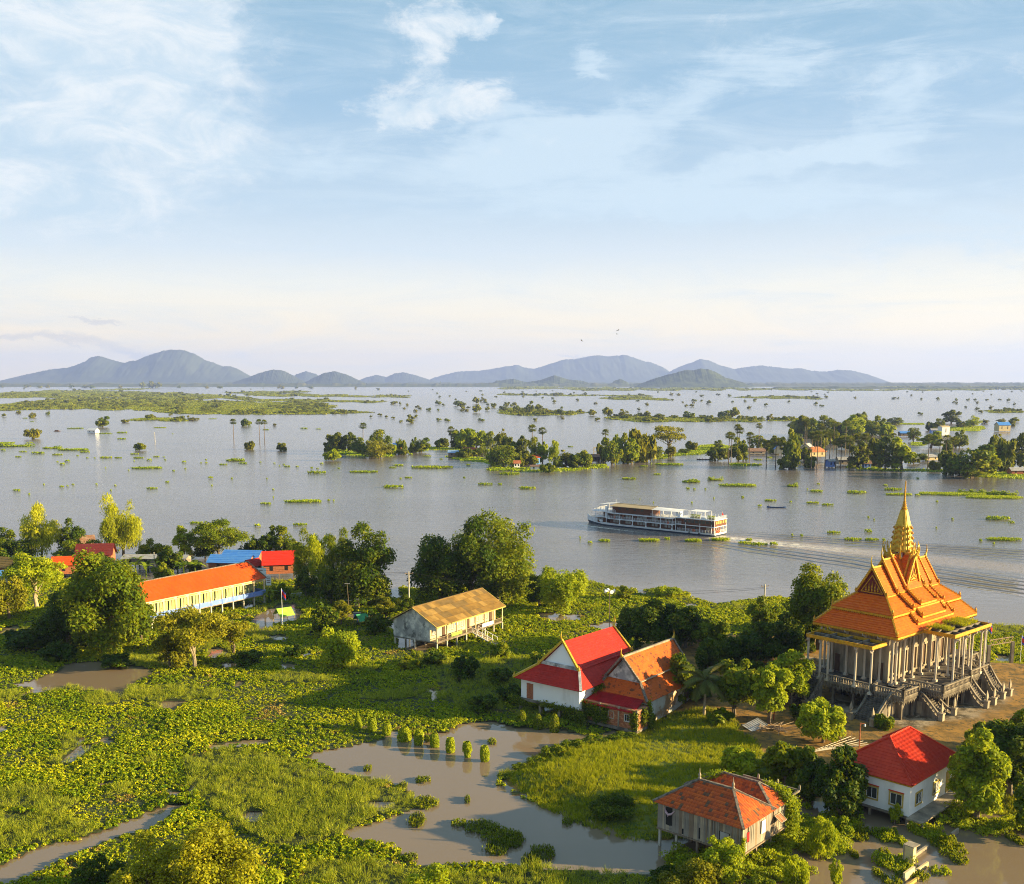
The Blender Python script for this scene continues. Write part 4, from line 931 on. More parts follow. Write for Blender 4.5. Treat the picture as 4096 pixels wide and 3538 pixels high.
# steep gabled upper roof in three telescoping lengths, crossed by a dormer
def gable(u0, u1, hw, zb, zr, rows, axis='u', c=7.4, cu=13.3, ped=True):
    def q(a, s, z): return (a, c+s, z) if axis == 'u' else (cu+s, a, z)
    for s in (-1, 1):
        m = MB(); m.slope(q(u0, s*hw, zb), q(u1, s*hw, zb), q(u1, 0, zr), q(u0, 0, zr), rows, .10); P_(m, 'roof_slope', HT)
        for a in (u0, u1): rake(q(a, s*(hw+.05), zb+.1), q(a, 0, zr+.12))
        m = MB(); m.beam(q(u0, s*(hw+.02), zb-.12), q(u1, s*(hw+.02), zb-.12), .14, .26); P_(m, 'eave_trim', GD)
    m = MB(); m.beam(q(u0, 0, zr+.08), q(u1, 0, zr+.08), .24, .22); P_(m, 'ridge', M['gold_pale'])
    for a, d in ((u0, -1), (u1, 1)):
        chofa(q(a, 0, zr+.1), (d, 0, 0) if axis == 'u' else (0, d, 0))
        if ped:
            ai = a - d*.25
            m = MB(); m.poly([q(ai, -hw+.1, zb), q(ai, hw-.1, zb), q(ai, 0, zr-.2)]); pd = P_(m, 'pediment', M['maroon'])
            g_ = MB(); a2 = ai + d*.07; w_ = hw*.72; zz = zb+.28; zt_ = zb+(zr-zb)*.72
            for p1, p2 in ((q(a2, -w_, zz), q(a2, w_, zz)), (q(a2, -w_, zz), q(a2, 0, zt_)), (q(a2, w_, zz), q(a2, 0, zt_))): g_.beam(p1, p2, .12, .12)
            for k in range(5):
                f = (k-2)/2; hh = (zt_-zz)*(.62-.26*abs(f)); b0 = q(a2, f*w_*.55, zz+.12)
                g_.lathe([(.04,0),(.17,hh*.16),(.07,hh*.34),(.15,hh*.5),(.06,hh*.7),(.02,hh)], b0, 6)
                g_.lathe([(.02,.0),(.12,.06),(.02,.12)], q(a2, f*w_*.8, zz+.1), 5)
            g_.build('gilded_relief', M['gold'], pd)
gable(4.7, 21.9, 2.65, 16.05, 20.35, 11); gable(7.8, 18.8, 2.85, 16.3, 21.3, 12, ped=False); gable(10.4, 16.2, 3.0, 16.5, 21.75, 12, ped=False)
gable(4.75, 10.05, 1.95, 17.2, 21.6, 10, axis='v'); gable(5.5, 9.3, 2.2, 17.3, 21.9, 10, axis='v', ped=False)
# spire: stepped square tower, lotus tiers, ringed needle
sp = MB(); SC = (13.8, 7.4, 0)
def sqring(m, r, z0, z1, r1=None, c=SC):
    r1 = r1 or r; b = len(m.v); k = [(1,.55),(.8,.8),(.55,1)]
    def ring(rr, z):
        for q in range(4):
            a = q*math.pi/2
            for (x, y) in ((1,-.5),(1,.5),(.86,.5),(.86,.72),(.72,.86),(.5,.86)):
                m.v.append((c[0]+rr*(x*math.cos(a)-y*math.sin(a)), c[1]+rr*(x*math.sin(a)+y*math.cos(a)), z))
    ring(r, z0); ring(r1, z1); n = 24
    for i in range(n): m.f.append((b+i, b+(i+1) % n, b+n+(i+1) % n, b+n+i)); m.mi.append(0)
    m.f.append(tuple(b+n+i for i in range(n))); m.mi.append(0)
m = MB(); sqring(m, .95, 19.0, 22.3); P_(m, 'spire_base', M['maroon'])
m = MB()
for a in range(12):
    t = a*math.pi/6; m.lathe([(.09,20.4),(.09,22.2)], (SC[0]+1.0*math.cos(t), SC[1]+1.0*math.sin(t), 0), 5)
P_(m, 'spire_colonnette', M['metal_white'], kind='stuff')
z = 22.2; r_ = 1.62
for k in range(5):
    h = .98-.05*k; m = MB(); sqring(m, r_, z, z+.10, r_*.995); sqring(m, r_*.985, z+.10, z+h*.92, r_*.935); sqring(m, r_*.955, z+h*.92, z+h, r_*.94)
    t_ = P_(m, 'spire_tier', M['gold_pale'])
    g_ = MB()
    for q in range(4):
        a = q*math.pi/2; ca, sa = math.cos(a), math.sin(a)
        for off in (0.0,):
            for (rr, hh) in ((.42,.62),(.26,.4)):
                R0 = r_*.975+.02; pts = []
                for i in range(7):
                    th = math.pi*i/6; y = rr*r_*math.cos(th)*.95; zz = z+.16+hh*h*math.sin(th)*1.1
                    pts.append((SC[0]+R0*ca-y*sa, SC[1]+R0*sa+y*ca, zz))
                g_.tube(pts, [.05]*7, 4)
        for (x, y) in ((.98,.5),(.98,-.5)):
            flame(g_, Vector((SC[0]+r_*(x*ca-y*sa), SC[1]+r_*(x*sa+y*ca), z+.1)), .5, Vector((ca, sa, 0)))
    g_.build('lotus_ornament', M['gold'], t_, kind='stuff'); z += h; r_ *= .925
m = MB(); sqring(m, r_*.95, z, z+.3, r_*.9); sqring(m, r_*.9, z+.3, 29.0, .52); P_(m, 'spire_cone', M['gold_pale'])
m = MB()
for q in range(4):
    a = q*math.pi/2; 
    for s in (-.16, 0, .16): m.beam((SC[0]+r_*.84*math.cos(a)-s*r_*math.sin(a), SC[1]+r_*.84*math.sin(a)+s*r_*math.cos(a), z+.3), (SC[0]+.42*math.cos(a), SC[1]+.42*math.sin(a), 29.0), .07, .07)
P_(m, 'spire_rib', M['gold'])
prof = []; zz = 29.0; rr = .56
for k in range(8): prof += [(rr*.72, zz), (rr, zz+.07), (rr, zz+.16), (rr*.66, zz+.25)]; zz += .27; rr *= .84
prof += [(.13, zz+.1), (.15, zz+.9), (.11, zz+1.4), (.07, 33.7), (.02,33.9)]
m = MB(); m.lathe(prof, SC, 10); P_(m, 'spire_needle', M['gold'])
for a_, s_ in (((1,0,0),1),((-1,0,0),1),((0,1,0),1),((0,-1,0),1)):
    for s in (-1, 1):
        d = Vector(a_); o_ = Vector((-d.y, d.x, 0))*s*.9; chofa(Vector(SC)+d*2.0+o_+Vector((0,0,21.2)), d+o_*.4, 2.4)
# grass that took root on the open canopy
gp = np.random.default_rng(4); n = 260
pts = np.stack([np.where(gp.random(n) < .7, gp.uniform(12.5, 17.5, n), gp.uniform(7.9, 10, n)), gp.uniform(-4.0, -.6, n), np.full(n, 11.05)], 1)
pw = np.array([tuple(Matrix.Rotation(A0, 3, 'Z') @ Vector(p) + TO) for p in pts])
tag(scatter('canopy_grass', 'grass growing on the open porch canopy', pw, gp.uniform(.5, 1.1, n), gs, 12), None, None)
# ------------------------------------------------------------------ houses
def gframe(name, label, cat, O, ang, group=None): return thing(name, label, cat, (O[0], O[1], 0), R(ang), group)
def poly_part(root, name, m_, quads, label=None, kind=None):
    m = MB(); [m.poly(q) for q in quads]; return m.build(name, m_, root, label, kind=kind)
def ridge_beam(root, p, q, m_, w=.28, h=.2, name='ridge'):
    m = MB(); m.beam(Vector(p)+Vector((0,0,.08)), Vector(q)+Vector((0,0,.08)), w, h); return m.build(name, m_, root)

# ---- old stilt house with clay tiles (front, lower right)
sh = gframe('stilt_house', 'weathered grey plank house on stilts under two mossy clay tile hip roofs', 'house', (23.54, 101.23), 48.5)
LU, LV, ZE, ZW = 9.6, 10.4, 5.0, 2.05
# roof corners (local): front roof u 0..6.7, second roof u 6.0..LU
R1 = dict(a=(-.35,-.25,ZE), b=(6.55,-.25,ZE), c=(6.55,LV+.35,ZE), d=(-.35,LV+.35,ZE), r0=(3.1,3.0,7.4), r1=(3.1,7.1,7.4))
def tiled(root, p0, p1, p2, p3, tw, th, individually=0, name='tile', jitter=.012):
    """clay tiles of their own on the slope p0-p1 (eave) p3-p2 (top)"""
    p0, p1, p2, p3 = map(Vector, (p0, p1, p2, p3)); nrm = (p1-p0).cross(p3-p0); nrm.normalize()
    if nrm.z < 0: nrm = -nrm
    ex = (p1-p0).normalized(); ey = nrm.cross(ex); 
    if ey.z < 0: ey = -ey
    H = (p3-p0).dot(ey); rows = int(H/th); spots = []
    for i in range(rows):
        t = (i+.5)/rows; l = p0.lerp(p3, t); r_ = p1.lerp(p2, t); L = (r_-l).length; k = int(L/tw)
        for j in range(k): spots.append((l+(r_-l)*((j+.5)/k), L/k))
    tm = MB()
    for s in (-1, 1):
        b = len(tm.v); hw = tw*.5; hh = th*.62
        tm.v += [(0, -hh, .075), (s*hw*.98, -hh, .035), (s*hw*.98, hh, -.005), (0, hh, .03)]; tm.f.append((b, b+1, b+2, b+3) if s > 0 else (b+3, b+2, b+1, b)); tm.mi.append(0)
        tm.v += [(0, -hh, .03), (s*hw*.98, -hh, -.0)]; tm.f.append((b, b+4, b+5, b+1)); tm.mi.append(0)
    mt = Matrix((ex, ey, nrm)).transposed()
    base = [tm.mesh('tile', CLAY[k]) for k in range(4)]
    order = sorted(range(len(spots)), key=lambda q: -rnd.random()) if individually < len(spots) else range(len(spots))
    rest = MB(); e = mt.to_euler()
    for c_, q in enumerate(order):
        P, _ = spots[q]; P = P + nrm*(.03+rnd.uniform(-jitter, jitter))
        if c_ < individually:
            o_ = inst(name, base[rnd.choices(range(4), (6,4,1.6,.9))[0]], root, P, (e.x, e.y, e.z))
        else:
            b = len(rest.v); mi = rnd.choices(range(4), (6,4,1.6,.9))[0]
            for v in tm.v: rest.v.append(tuple(P+mt @ Vector(v)))
            for f in tm.f: rest.f.append(tuple(b+i for i in f)); rest.mi.append(mi)
    if rest.v: rest.build('roof_tiles', CLAY, root, kind='stuff')
CLAY = [mat('clay_a', (.50,.085,.010), .75, (.34,.06,.010), 2), mat('clay_b', (.56,.115,.014), .75, (.34,.06,.010), 2), mat('clay_c', (.34,.06,.012), .8, (.18,.04,.012), 2), mat('clay_lichen', (.15,.075,.035), .9, (.09,.05,.03), 2)]
def under(root, quads): return poly_part(root, 'roof_deck', M['wood_dark'], quads)
a, b, c, d, r0, r1 = (R1[k] for k in ('a','b','c','d','r0','r1'))
rf = MB(); 
for q in ((a, d, r1, r0), (a, b, r0), (b, c, r1, r0), (c, d, r1)): rf.poly([(x, y, z-.02) for x, y, z in q])
roof1 = rf.build('roof', M['clay_tile'], sh)
tiled(roof1, d, a, r0, r1, .36, .40, 290); tiled(roof1, a, b, r0, r0, .36, .40, 0); tiled(roof1, b, c, r1, r0, .36, .4, 0)
for p, q in ((a, r0), (r0, r1), (d, r1), (b, r0), (c, r1)): ridge_beam(roof1, p, q, M['ridge_old'])
for r_ in (r0, r1):
    m = MB(); m.lathe([(.16,0),(.20,.12),(.10,.25),(.17,.4),(.17,.5),(.06,.75),(.03,1.1),(.015,1.25)], (r_[0], r_[1], r_[2]+.1), 8); m.build('finial', M['concrete_light'], roof1)
# second roof
a2, b2, c2, d2, s0, s1 = (5.9,-.25,5.0), (LU+.5,-.25,5.0), (LU+.5,LV+.35,5.0), (5.9,LV+.35,5.0), (8.1,2.75,6.75), (8.1,6.95,6.75)
rf = MB(); 
for q in ((a2, d2, s1, s0), (a2, b2, s0), (b2, c2, s1, s0), (c2, d2, s1)): rf.poly([(x, y, z-.02) for x, y, z in q])
roof2 = rf.build('roof', M['clay_tile'], sh)
tiled(roof2, d2, a2, s0, s1, .36, .40, 0); tiled(roof2, a2, b2, s0, s0, .36, .40, 0); tiled(roof2, b2, c2, s1, s0, .36, .4, 0)
for p, q in ((a2, s0), (s0, s1), (d2, s1), (b2, s0), (c2, s1)): ridge_beam(roof2, p, q, M['ridge_old'])
# plank walls: every plank is a piece; gaps at windows
HZ = ZE-ZW+.1
PL = []
for k in range(4):
    m = MB(); m.box(-.095, .095, -.015, .015, 0, HZ); PL.append(m.mesh('plank', M[('wood','wood2','wood3','wood')[k]]))
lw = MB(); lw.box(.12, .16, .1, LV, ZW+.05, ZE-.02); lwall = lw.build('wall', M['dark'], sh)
def planks(root, axis, L, off, holes, step=.205):
    n = int(L/step)
    for i in range(n):
        t = .1+step*(i+.5); segs = [(0, HZ)]
        for (h0, h1, z0, z1) in holes:
            if h0 < t < h1: segs = [s for s in ((0, z0-ZW), (z1-ZW, HZ)) if s[1]-s[0] > .08]
        if rnd.random() < .04 and not holes == []: segs = [(0, HZ*.55)] if rnd.random() < .5 else []
        for (q0, q1) in segs:
            loc = (off, t, ZW+q0-rnd.uniform(0, .1)*(q0 == 0)) if axis == 'v' else (t, off, ZW+q0-rnd.uniform(0, .1)*(q0 == 0))
            inst('plank', rnd.choice(PL), root, loc, (rnd.gauss(0, .008), rnd.gauss(0, .008), (math.pi/2 if axis == 'v' else 0)+rnd.gauss(0, .05)), (1, 1, (q1-q0)/HZ))
planks(lwall, 'v', LV-.1, .09, [(8.6,9.3,2.7,4.7),(2.2,2.75,4.0,4.8),(1.55,2.7,2.55,3.9),(5.1,5.3,2.3,3.5),(7.05,7.3,2.2,2.8)])
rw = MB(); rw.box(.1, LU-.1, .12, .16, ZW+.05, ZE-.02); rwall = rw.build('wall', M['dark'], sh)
planks(rwall, 'u', LU-.1, .09, [(.95,1.55,3.05,4.15),(1.05,1.3,2.3,2.9),(6.9,7.6,3.3,4.1)])
m = MB(); m.box(9.4, 9.5, .1, LV, ZW, ZE); m.box(.1, LU, LV-.1, LV, ZW, ZE); m.build('wall', M['wood3'], sh)
m = MB(); m.box(.05, LU, .05, LV, ZW-.18, ZW+.02); m.build('floor', M['wood_dark'], sh)
m = MB(); m.beam((0,0,ZW-.05), (LU,0,ZW-.05), .12, .16); m.beam((0,0,ZW-.05), (0,LV,ZW-.05), .12, .16); m.build('sill_beam', M['wood3'], sh)
m = MB(); m.box(0, .12, 0, .12, ZW-.1, ZE); m.build('corner_post', M['wood2'], sh)
for (u, v) in [(u, v) for u in (.2, 3.2, 6.3, 9.3) for v in (.2, 2.8, 5.4, 8.0, 10.1)]:
    m = MB(); m.box(u-.12, u+.12, v-.12, v+.12, -1.2, ZW-.1); m.build('stilt', M['wood3'] if rnd.random() < .5 else M['pole'], sh)
m = MB(); m.box(.05,.08,1.65,2.65,2.6,3.85); m.build('door', M['greytin'], sh, 'pale sheet leaning in the door opening')
m = MB(); m.box(1.0,1.5,.04,.08,3.1,4.1); m.build('shutter', M['redtin'], sh, 'small red shutter')
m = MB(); m.beam((3.75,.0,4.55),(3.75,-.1,3.25),.02,1.0) if False else m.box(3.9, 4.75, -.06, -.03, 3.05, 4.45); m.build('curtain', M['white'], sh, 'white cloth hung over a window')
m = MB(); 
for (p, q) in (((6.7,-.05,4.15),(6.7,-.85,3.6)),((7.9,-.05,4.15),(7.9,-.85,3.6)),((6.7,-.85,3.6),(7.9,-.85,3.6)),((6.7,-.05,4.15),(7.9,-.05,4.15)),((7.3,-.05,4.15),(7.3,-.85,3.6))): m.beam(p, q, .08, .06)
w_ = m.build('window', M['wood2'], sh, 'propped open window shutter'); m = MB(); m.poly([(6.74,-.09,4.1),(7.86,-.09,4.1),(7.86,-.82,3.6),(6.74,-.82,3.6)]); m.build('pane', M['brick'], w_)
m = MB(); m.tube([(-.02,8.2,4.5),(-.12,8.55,4.1),(-.15,8.9,3.95),(-.12,9.2,4.15),(-.02,9.5,4.6)], [.04,.12,.15,.12,.04], 5); m.tube([(-.12,8.9,4.0),(-.15,8.95,3.7)], [.1,.02], 4)
tag(m.build('hammock', M['cloth'], None), 'faded pink hammock slung across the dark opening of the plank house', 'hammock')
hm = bpy.data.objects['hammock']; hm.matrix_world = Matrix.Translation((23.54, 101.23, 0)) @ Matrix.Rotation(R(48.5), 4, 'Z')
# rear terrace parapet with posts
m = MB(); m.beam((9.9,-.4,5.6),(11.6,-.4,5.6),.18,.22); m.beam((11.6,-.4,5.6),(11.6,6.5,5.6),.18,.22); m.box(9.9,11.6,-.3,8,4.6,4.8); m.build('terrace', M['concrete'], sh)
for v in (-.4, 2.2, 4.6): m = MB(); m.lathe([(.12,0),(.14,.3),(.08,.55)], (11.6, v, 5.7), 6); m.build('post', M['concrete_light'], sh)

# ---- white house with the red hip roof
wh = gframe('white_house', 'white plastered stilt house with bright red hip roof and ochre window frames', 'house', (44.98, 112.49), 44.5)
WU, WV, ZE = 13.0, 9.8, 5.0
a, b, c, d = (-.1,-.1,ZE), (WU+.1,-.1,ZE), (WU+.1,WV+.1,ZE), (-.1,WV+.1,ZE); r0, r1 = (4.3,4.9,8.45), (9.4,4.9,8.45)
rf = MB(); rf.slope(a, b, r1, r0, 13, .045); rf.slope(d, a, r0, r0, 13, .045); rf.slope(b, c, r1, r1, 13, .045); rf.slope(c, d, r0, r1, 13, .045)
roof = rf.build('roof', M['hip_tile'], wh)
for p, q in ((a, r0), (r0, r1), (b, r1), (d, r0), (c, r1)):
    m = MB(); p, q = Vector(p), Vector(q); n = int((q-p).length/.35)
    for i in range(n): s = p.lerp(q, i/n); e = p.lerp(q, (i+1.1)/n); m.tube([s+Vector((0,0,.10)), e+Vector((0,0,.07))], [.15,.12], 6, cap=False)
    m.build('hip_ridge', M['hip_tile'], roof)
# ribs of the pressed tiles running up the slope
m = MB()
for i in range(60):
    u = .1+i*(WU-.2)/59
    # top of the slope at this u
    t = min(1, (u+.1)/4.4, (WU+.1-u)/3.7); m.beam((u, -.1, ZE+.07), (u, -.1+5.0*t, ZE+3.45*t+.07), .05, .05)
m.build('roof_ribs', M['hip_tile'], roof, kind='stuff')
m = MB(); m.box(.3, WU-.3, .3, WV-.3, 1.15, ZE); wall = m.build('wall', M['white'], wh)
m = MB(); e_ = ZE-.16
for (x0, x1, y0, y1) in ((.1,WU-.1,.1,.297),(.1,.297,.297,WV-.1),(.1,WU-.1,WV-.297,WV-.1),(WU-.297,WU-.1,.297,WV-.297)): m.box(x0, x1, y0, y1, e_-.12, e_+.1)
m.build('eave_trim', M['gold'], wh)
def window(root, axis, p0, p1, z0, z1, off, d=-1, frame=M['ochre'], fw=.18, pane=M['glass'], bars=2, mull=True, dep=.06):
    """window on a wall plane: frame, panes, mullions"""
    def bx(m, a0, a1, q0, q1, o0, o1):
        o0, o1 = sorted((off+d*o0, off+d*o1))
        if axis == 'u': m.box(a0, a1, o0, o1, q0, q1)
        else: m.box(o0, o1, a0, a1, q0, q1)
    m = MB(); bx(m, p0, p1, z0, z0+fw, .004, dep+.04); bx(m, p0, p1, z1-fw, z1, .004, dep+.04); bx(m, p0, p0+fw, z0+fw, z1-fw, .004, dep); bx(m, p1-fw, p1, z0+fw, z1-fw, .004, dep)
    w_ = m.build('window', frame, root); m = MB(); bx(m, p0+fw, p1-fw, z0+fw, z1-fw, .002, .012); m.build('pane', pane, w_)
    if mull:
        m = MB(); f2 = .05
        bx(m, p0+fw, p1-fw, z0+fw, z0+fw+f2, .013, .04); bx(m, p0+fw, p1-fw, z1-fw-f2, z1-fw, .013, .04)
        for k in range(bars+1): x = p0+fw+(p1-p0-2*fw)*k/bars; x = min(max(x, p0+fw+f2/2), p1-fw-f2/2); bx(m, x-f2/2, x+f2/2, z0+fw+f2, z1-fw-f2, .013, .045)
        m.build('sash', M['metal_white'], w_)
    return w_
for (p0, p1) in ((1.0,2.75),(4.0,5.65),(7.0,8.6)): window(wh, 'v', p0, p1, 1.95, 3.65, .3)
for (p0, p1) in ((1.7,3.5),(6.3,8.1)):
    w_ = window(wh, 'u', p0, p1, 1.95, 3.6, .3)
    m = MB()
    for k in range(7): z = 2.25+k*.17; m.box((p0+p1)/2+.05, p1-.22, .25, .262, z, z+.03)
    m.build('grille', M['metal_white'], w_)
for (v0, v1) in ((1.0,2.75),(4.0,5.65)): m = MB(); m.box(.18,.296,v0-.05,v1+.05,3.66,3.76); m.build('lintel', M['hip_tile'], wh)
m = MB(); m.box(9.9, 11.0, .23, .297, 1.3, 3.9); m.build('door', M['ochre'], wh)
m = MB(); m.box(-.3, 12.6, -1.6, .298, 1.0, 1.2); m.build('walkway', M['concrete_light'], wh, 'stained concrete walkway along the wall')
m = MB(); m.box(.1, WU, .1, WV, .9, 1.148); m.build('floor', M['concrete'], wh)
for (u, v) in [(u, v) for u in (.4, 4.4, 8.4, 12.4) for v in (.5, 5, 9.3)]+[(.2,-1.3),(4.2,-1.3),(8.2,-1.3),(12.2,-1.3)]:
    m = MB(); m.box(u-.13, u+.13, v-.13, v+.13, -1.2, .98); m.build('pillar', M['concrete_light'], wh)

# ---- grey gabled school house on stilts (middle)
gh = gframe('classroom_block', 'long stilted classroom block with brown sheet roof and mould stained gable', 'school', (-14.18, 190.37), 56.0)
GU, GV = 21.8, 10.4; AZ, RZ = 5.0, 7.95
def sheets(root, p0, p1, p2, p3, nx, ny, mats, lift=.05):
    """roof of large sheets, each a piece of its own"""
    p0, p1, p2, p3 = map(Vector, (p0, p1, p2, p3)); nr = (p1-p0).cross(p3-p0).normalized(); nr = nr if nr.z > 0 else -nr
    for j in range(ny):
        for i in range(nx):
            f = lambda s, t: p0.lerp(p1, s).lerp(p3.lerp(p2, s), t)
            s0, s1, t0, t1 = i/nx, (i+1)/nx, j/ny, (j+1)/ny; h0 = nr*(lift+.02+rnd.uniform(0, .02)); h1 = nr*.01
            m = MB(); q = [f(s0, t0)+h0, f(s1, t0)+h0, f(s1, t1)+h1, f(s0, t1)+h1]; m.poly(q); m.poly([q[0]-nr*.03, q[1]-nr*.03, q[1], q[0]]); m.poly([q[1]-nr*.03, q[2]-nr*.03, q[2], q[1]])
            m.build('roof_sheet', rnd.choice(mats), root)
m = MB()
for q in (((-.5,-.6,AZ-.12),(GU+.4,-.6,AZ-.12),(GU+.4,5.2,RZ),(-.5,5.2,RZ)), ((-.5,GV+.6,AZ-.12),(GU+.4,GV+.6,AZ-.12),(GU+.4,5.2,RZ),(-.5,5.2,RZ))): m.poly(q)
groof = m.build('roof', M['wood_dark'], gh)
sheets(groof, (-.5,-.6,AZ-.1),(GU+.4,-.6,AZ-.1),(GU+.4,5.2,RZ+.02),(-.5,5.2,RZ+.02), 16, 4, [M['asbestos'],M['asbestos'],M['asbestos2'],M['asbestos3']])
sheets(groof, (GU+.4,GV+.6,AZ-.1),(-.5,GV+.6,AZ-.1),(-.5,5.2,RZ+.02),(GU+.4,5.2,RZ+.02), 16, 4, [M['asbestos'],M['asbestos2'],M['asbestos3']])
ridge_beam(groof, (-.5,5.2,RZ), (GU+.4,5.2,RZ), M['asbestos3']); m = MB(); m.beam((-.5,-.62,AZ-.15),(GU+.4,-.62,AZ-.15),.08,.2); m.beam((-.5,-.6,AZ-.1),(-.5,5.2,RZ),.12,.16); m.beam((-.5,GV+.6,AZ-.1),(-.5,5.2,RZ),.12,.16); m.beam((GU+.4,-.6,AZ-.1),(GU+.4,5.2,RZ),.12,.16); m.build('fascia', M['ochre'], groof)
m = MB(); m.poly([(.2,1.6,1.7),(.2,GV,1.4),(.2,GV,AZ-.1),(.2,5.2,RZ-.1),(.2,1.6,AZ+.8)]); m.poly([(.2,.2,4.0),(.2,1.6,4.0),(.2,1.6,AZ+.8),(.2,.2,AZ)]); m.poly([(.4,GV,1.4),(.4,1.6,1.7),(.4,1.6,AZ+.8),(.4,5.2,RZ-.1),(.4,GV,AZ-.1)])
m.build('gable_wall', M['white_old'], gh)
m = MB(); m.box(.1,.36,5.05,5.35,1.3,RZ-.15); m.build('pilaster', M['white_old'], gh)
m = MB(); m.box(.42, GU, 1.7, 1.9, 1.8, AZ+.6); m.build('wall', M['cream_white'], gh)
m = MB(); m.box(.42, GU, GV-.2, GV, 1.5, AZ-.15); m.box(GU-.2, GU, 1.9, GV-.2, 1.5, AZ); m.build('wall', M['cream_white'], gh)
m = MB(); m.box(.2, GU, -.1, GV, 1.55, 1.78); m.build('floor', M['concrete'], gh)
for u in [.3+i*3.07 for i in range(8)]:
    m = MB(); m.box(u-.1, u+.1, -.1, .1, 1.8, AZ-.08); m.build('post', M['cream'], gh)
    for v in (0, 5.2, 10.1): m = MB(); m.box(u-.13, u+.13, v-.13, v+.13, -1.2, 1.54); m.build('stilt', M['pole'], gh)
for i, u in enumerate((.9, 6.2, 9.4, 14.4, 17.4)):
    window(gh, 'u', u, u+1.6, 2.7, 4.1, 1.7, frame=M['wood_dark'], fw=.1, pane=M['curtain'], bars=3)
for u in (4.1, 11.9, 19.6): m = MB(); m.box(u, u+.9, 1.6, 1.695, 1.8, 4.2); m.build('door', M['wood_dark'], gh)
m = MB(); m.box(8.2, 9.1, 1.62, 1.695, 3.3, 4.1); m.build('notice_board', M['blue_paint'], gh)
RB = MB(); RB.box(-.03,.03,-.03,.03,0,.75); RB = RB.mesh('railing_bar', M['wood3'])
for (u0, u1) in ((.3,11.3),(13.2,21.6)):
    m = MB(); m.beam((u0,-.12,2.6),(u1,-.12,2.6),.12,.1); m.beam((u0,-.12,1.9),(u1,-.12,1.9),.1,.08); r_ = m.build('railing', M['wood3'], gh)
    for k in range(int((u1-u0)/.4)): inst('railing_bar', RB, r_, (u0+.2+k*.4, -.12, 1.85))
m = MB(); m.box(14.6, 18.4, -.22, -.19, 1.9, 2.6)
tag(m.build('banner', M['white'], None), 'white cloth banner with faded blue lettering tied to the classroom railing', 'banner')
m = MB(); m.box(4.6,7.9,-.22,-.19,2.1,2.7)
tag(m.build('banner', M['greencanvas'], None), 'green and white banner tied to the classroom railing left of the stairs', 'banner')
for nm in ('banner', 'banner.001'): bpy.data.objects[nm].matrix_world = Matrix.Translation((-14.18, 190.37, 0)) @ Matrix.Rotation(R(56), 4, 'Z')
m = MB(); [m.box(15.0+.42*k, 15.25+.42*k, -.232, -.222, 2.15+.12*(k % 2), 2.3+.12*(k % 2)) for k in range(8)]; m.build('lettering', M['blue'], bpy.data.objects['banner'])
for k in range(9):
    m = MB(); m.box(11.5+.0, 13.0, -.3-.5*(k+1), -.3-.5*k, 1.55-.17*(k+1), 1.63-.17*(k+1)); m.build('stair_tread', M['wood2'], gh)
m = MB()
for u in (11.4, 13.1): m.beam((u,-.2,1.5),(u,-4.9,-.1),.1,.16); m.beam((u,-.2,2.5),(u,-4.9,.9),.07,.07); [m.beam((u,-.2-1.15*k,1.5-.4*k),(u,-.2-1.15*k,2.45-.4*k),.06,.06) for k in range(5)]
m.build('stair_rail', M['metal_white'], gh)
m = MB(); m.box(10.6,14.0,-6.4,-4.7,.02,.16); m.build('landing_stage', M['wood2'], gh)

# ---- long orange roofed school
os_ = gframe('school_building', 'long stilted school building with bright orange tiled roof and pale blue parapet', 'school', (-55.74, 233.42), 55.4)
L0 = -33.5; HV = 3.8
rf = MB(); rf.slope((L0,-.1,6),(.2,-.1,6),(-1.6,HV,9.5),(L0,HV,9.3),16,.05); rf.slope((.2,2*HV+.1,6),(L0,2*HV+.1,6),(L0,HV,9.3),(-1.6,HV,9.5),16,.05); rf.slope((.2,-.1,6),(.2,2*HV+.1,6),(-1.6,HV,9.5),(-1.6,HV,9.5),16,.05)
roof = rf.build('roof', M['orange_tile'], os_); ridge_beam(roof, (L0,HV,9.35), (-1.6,HV,9.55), M['ridge_old']); ridge_beam(roof, (.2,-.1,6), (-1.6,HV,9.5), M['ridge_old'])
m = MB(); m.box(L0,-.1,.2,.35,5.3,5.92); m.build('frieze', M['cream_white'], os_)
nb = 11; bw = (-.3-L0)/nb
for i in range(nb+1):
    u = L0+bw*i; m = MB(); m.box(u-.13, u+.13, .1, .36, 3.3, 5.3); m.build('pillar', M['cream_white'], os_)
    m = MB(); m.box(u-.16, u+.16, -.06, .04, 2.2, 3.42); m.build('pilaster', M['blue_paint'], os_)
    for v in (.3, 4, 7.3): m = MB(); m.box(u-.15, u+.15, v-.15, v+.15, -1.2, 2.2); m.build('stilt', M['pole'], os_)
    if i < nb:
        m = MB(); m.box(u+.17, u+bw-.17, .041, .14, 2.3, 3.3); m.build('parapet', M['blue_paint'], os_)
        m = MB(); m.box(u+.5, u+bw-.5, .05, .09, 5.5, 5.7)
        m.build('vent_strip', M['ochre'], os_)
        if i < nb-1 or True:
            for k, (f0, f1, mm_) in enumerate(((.06,.30,'mint'),(.36,.52,'cream'),(.56,.74,'mint'),(.78,.94,'mint'))):
                if i == nb-1 and k > 1: continue
                m = MB(); m.box(u+bw*f0, u+bw*f1, 1.62, 1.69, 3.0 if k == 1 else 3.3, 5.2); w_ = m.build('door' if k == 1 else 'window', M[mm_], os_)
                m = MB(); m.box(u+bw*f0-.05, u+bw*f0, 1.6, 1.69, 3.0, 5.22); m.build('frame', M['green_trim'], w_)
m = MB(); m.box(L0, -3.0, 1.7, 1.9, 2.4, 5.9); m.box(-3.2,-3.0,1.9,7.2,2.4,5.9); m.build('wall', M['cream'], os_)
